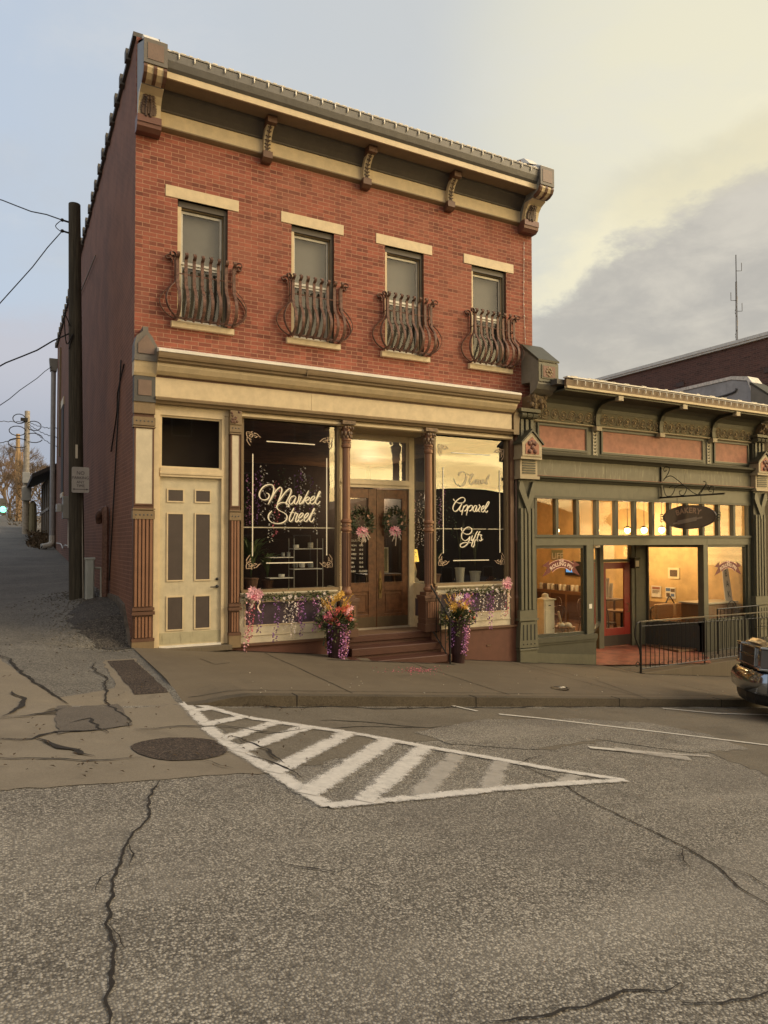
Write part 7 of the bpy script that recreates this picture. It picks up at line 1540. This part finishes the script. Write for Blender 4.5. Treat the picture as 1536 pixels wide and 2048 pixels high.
# ================================================================== pickup truck
def truck():
    h=Vector((-.70,.71,0)).normalized(); FL=Vector((8.27,-4.66,0)); nrm=Vector((-SL,0,1)).normalized()
    hz=(h-nrm*h.dot(nrm)).normalized(); lf=nrm.cross(hz).normalized()
    o=FL-h*0-Vector((-h.y,h.x,0))*0; lat=Vector((-h.y,h.x,0))
    org=Vector((FL.x,FL.y,0))-lat*1.0; org.z=ROADF(org.x,org.y)
    t=thing('pickup_truck',org,'dark grey pickup truck with chrome bumper and headlight surround at the kerb','truck')
    t.matrix_world=Matrix(((hz.x,lf.x,nrm.x,org.x),(hz.y,lf.y,nrm.y,org.y),(hz.z,lf.z,nrm.z,org.z),(0,0,0,1)))
    PT_=bpy.data.materials.new('charcoal_car_paint'); PT_.use_nodes=True; bs=PT_.node_tree.nodes['Principled BSDF']; bs.inputs['Base Color'].default_value=(.022,.026,.032,1); bs.inputs['Roughness'].default_value=.28; bs.inputs['Coat Weight'].default_value=.8; bs.inputs['Metallic'].default_value=.3
    CH=mat('chrome',(.36,.39,.43),.14,metal=1,var=0,bump=0); BK=mat('black_plastic',(.012,.012,.012),.5); TY=mat('tyre_rubber',(.018,.018,.018),.9)
    # body built as cross-section loft; x forward (0 at bumper), y left
    def loft(secs,name,m,bevel=0):
        b=MB(); n=len(secs[0][1]); 
        for x,sec in secs: b.v+=[(x+(p[2] if len(p)>2 else 0),p[0],p[1]) for p in sec]
        for i in range(len(secs)-1):
            for k in range(n): k2=(k+1)%n; b.f.append((i*n+k,(i+1)*n+k,(i+1)*n+k2,i*n+k2))
        b.f.append(tuple(range(n))); b.f.append(tuple(range(len(secs)*n-1,(len(secs)-1)*n-1,-1)))
        return b.build(name,m,t,local=True,bevel=bevel)
    def sec(w,z0,z1,r=.1,cr=.04): return [(-w,z0),(-w,z1-r),(-w+r*.5,z1-r*.25),(-w*.5,z1+cr),(0,z1+cr*1.3),(w*.5,z1+cr),(w-r*.5,z1-r*.25),(w,z1-r),(w,z0)]
    loft([(-.16,sec(.93,.78,1.13,.10,.02)),(-.24,sec(.97,.72,1.19,.10,.03)),(-.6,sec(.995,.70,1.24,.10,.05)),(-1.5,sec(1.0,.70,1.30,.10,.06)),(-1.75,sec(1.0,.60,1.32,.10,.05))],'hood_and_fenders',PT_)
    b=MB()
    for s in (-1,1):
        b.prism([(-.20,.42),(-.20,.72),(-.58,.72),(-.62,.60),(-.60,.42)],s*.90,s*1.0,'y'); b.prism([(-1.50,.42),(-1.48,.62),(-1.42,.75),(-1.55,.78),(-1.75,.78),(-1.75,.38)],s*.90,s*1.0,'y')
    b.build('lower_fender',PT_,t,local=True)
    loft([(-1.75,sec(1.0,.38,1.32,.10,.02)),(-3.6,sec(1.0,.38,1.36,.10,.0)),(-3.62,sec(1.0,.38,1.36,.10,.0)),(-5.7,sec(1.0,.50,1.40,.08,.0))],'body',PT_)
    loft([(-1.85,sec(.88,1.33,1.36,.02,.0)),(-2.5,sec(.78,1.33,1.93,.12,.04)),(-3.3,sec(.78,1.33,1.95,.12,.03)),(-3.6,sec(.82,1.33,1.50,.1,.02))],'cab',PT_)
    b=MB(); b.add([(-1.93,-.78,1.42),(-1.93,.78,1.42),(-2.42,.68,1.86),(-2.42,-.68,1.86)],[(0,1,2,3)])
    for s in (-1,1): b.add([(-2.15,s*.865,1.42),(-3.45,s*.865,1.42),(-3.28,s*.80,1.84),(-2.55,s*.80,1.84)],[(0,1,2,3)])
    b.build('side_glass',mat('tinted_glass',(.02,.02,.022),.05),t,local=True)
    # front end
    b=MB(); b.box(-.17,-.10,-.60,.60,.74,1.10); g_=b.build('grille',BK,t,local=True)
    for z in (.80,.95,1.085): MB().box(-.10,-.075,-.62,.62,z-.014,z+.014).build('grille_bar',mat('dark_chrome',(.12,.12,.125),.25,metal=1,var=0,bump=0),g_,local=True,bevel=.006)
    for s in (-1,1):
        b=MB(); b.box(-.38,-.10,s*.62,s*.96,.80,1.09); hl=b.build('headlight',mat('headlight_glass',(.10,.10,.10),.05,spec=1.0,var=0,bump=0),t,local=True,bevel=.02)
        MB().ball((-.13,s*.78,.95),.09,.5,1,1,10,6).build('lens',CH,hl,local=True,smooth=True)
        b=MB(); b.box(-.40,-.08,s*.60,s*.985,1.09,1.125); b.box(-.40,-.08,s*.60,s*.985,.765,.80); b.box(-.42,-.38,s*.955,s*.992,.765,1.125); b.box(-.11,-.07,s*.60,s*.635,.80,1.09); b.box(-.36,-.3,s*.958,s*.975,.82,1.07); b.build('headlight_surround',CH,t,local=True,bevel=.012)
    # wrapped chrome bumper
    b=MB(); out=[(-.58,1.015),(-.36,1.01),(-.15,.96),(-.03,.80),(.04,.45),(.05,0),(.04,-.45),(-.03,-.80),(-.15,-.96),(-.36,-1.01),(-.58,-1.015)]
    zs=[(.40,-.05),(.44,.0),(.58,.02),(.66,.0),(.70,-.03),(.73,-.07)]
    vs=[];n=len(out)
    for z,o_ in zs:
        for x,y in out: vs.append((x+o_*(1 if abs(y)<.9 else .3),y*(1+o_*.15),z))
    b.add(vs,[(j*n+i,j*n+i+1,(j+1)*n+i+1,(j+1)*n+i) for j in range(len(zs)-1) for i in range(n-1)]); bp_=b.build('front_bumper',CH,t,local=True,smooth=True); so_=bp_.modifiers.new('s','SOLIDIFY'); so_.thickness=.02
    b=MB(); vs=[]
    for z,k in ((.22,.80),(.30,.92),(.405,.97)):
        for x,y in out: vs.append((x*(1 if x<-.3 else 1)-.10*(1-k)*2-.05,y*k if x>-.3 else y*.97,z))
    b.add(vs,[(j*n+i,j*n+i+1,(j+1)*n+i+1,(j+1)*n+i) for j in range(2) for i in range(n-1)]); b.build('air_dam',BK,t,local=True)
    for s in (-1,1):
        for xw in (-1.02,-4.55):
            w_=MB(); 
            prof=[(.20,-.12),(.34,-.12),(.385,-.09),(.385,.09),(.34,.12),(.20,.12)]; vs=[];fs=[];sg=28
            for r_,yo in prof:
                for k in range(sg): a=2*math.pi*k/sg; vs.append((xw+r_*math.cos(a),s*.86+yo,.385+r_*math.sin(a)))
            L=len(prof); fs=[(i*sg+k,i*sg+(k+1)%sg,(i+1)%L*sg+(k+1)%sg,(i+1)%L*sg+k) for i in range(L) for k in range(sg)]
            wh=w_.add(vs,fs).build('wheel',TY,t,local=True)
            b=MB(); vs=[];
            for r_,yo in ((.03,.10),(.06,.10),(.19,.08),(.215,.11)):
                for k in range(20): a=2*math.pi*k/20; vs.append((xw+r_*math.cos(a),s*(.86+yo),.385+r_*math.sin(a)))
            b.add(vs,[(i*20+k,i*20+(k+1)%20,(i+1)*20+(k+1)%20,(i+1)*20+k) for i in range(3) for k in range(20)]); b.build('rim',CH,wh,local=True)
    MB().box(-5.5,-.5,-.85,.85,.35,.62).build('underbody',BK,t,local=True)
    b=MB(); b.add([(-.25,-.6,1.2),(-1.2,-.75,1.32),(-1.2,-.72,1.32),(-.25,-.57,1.2)],[(0,1,2,3)]); 
truck()
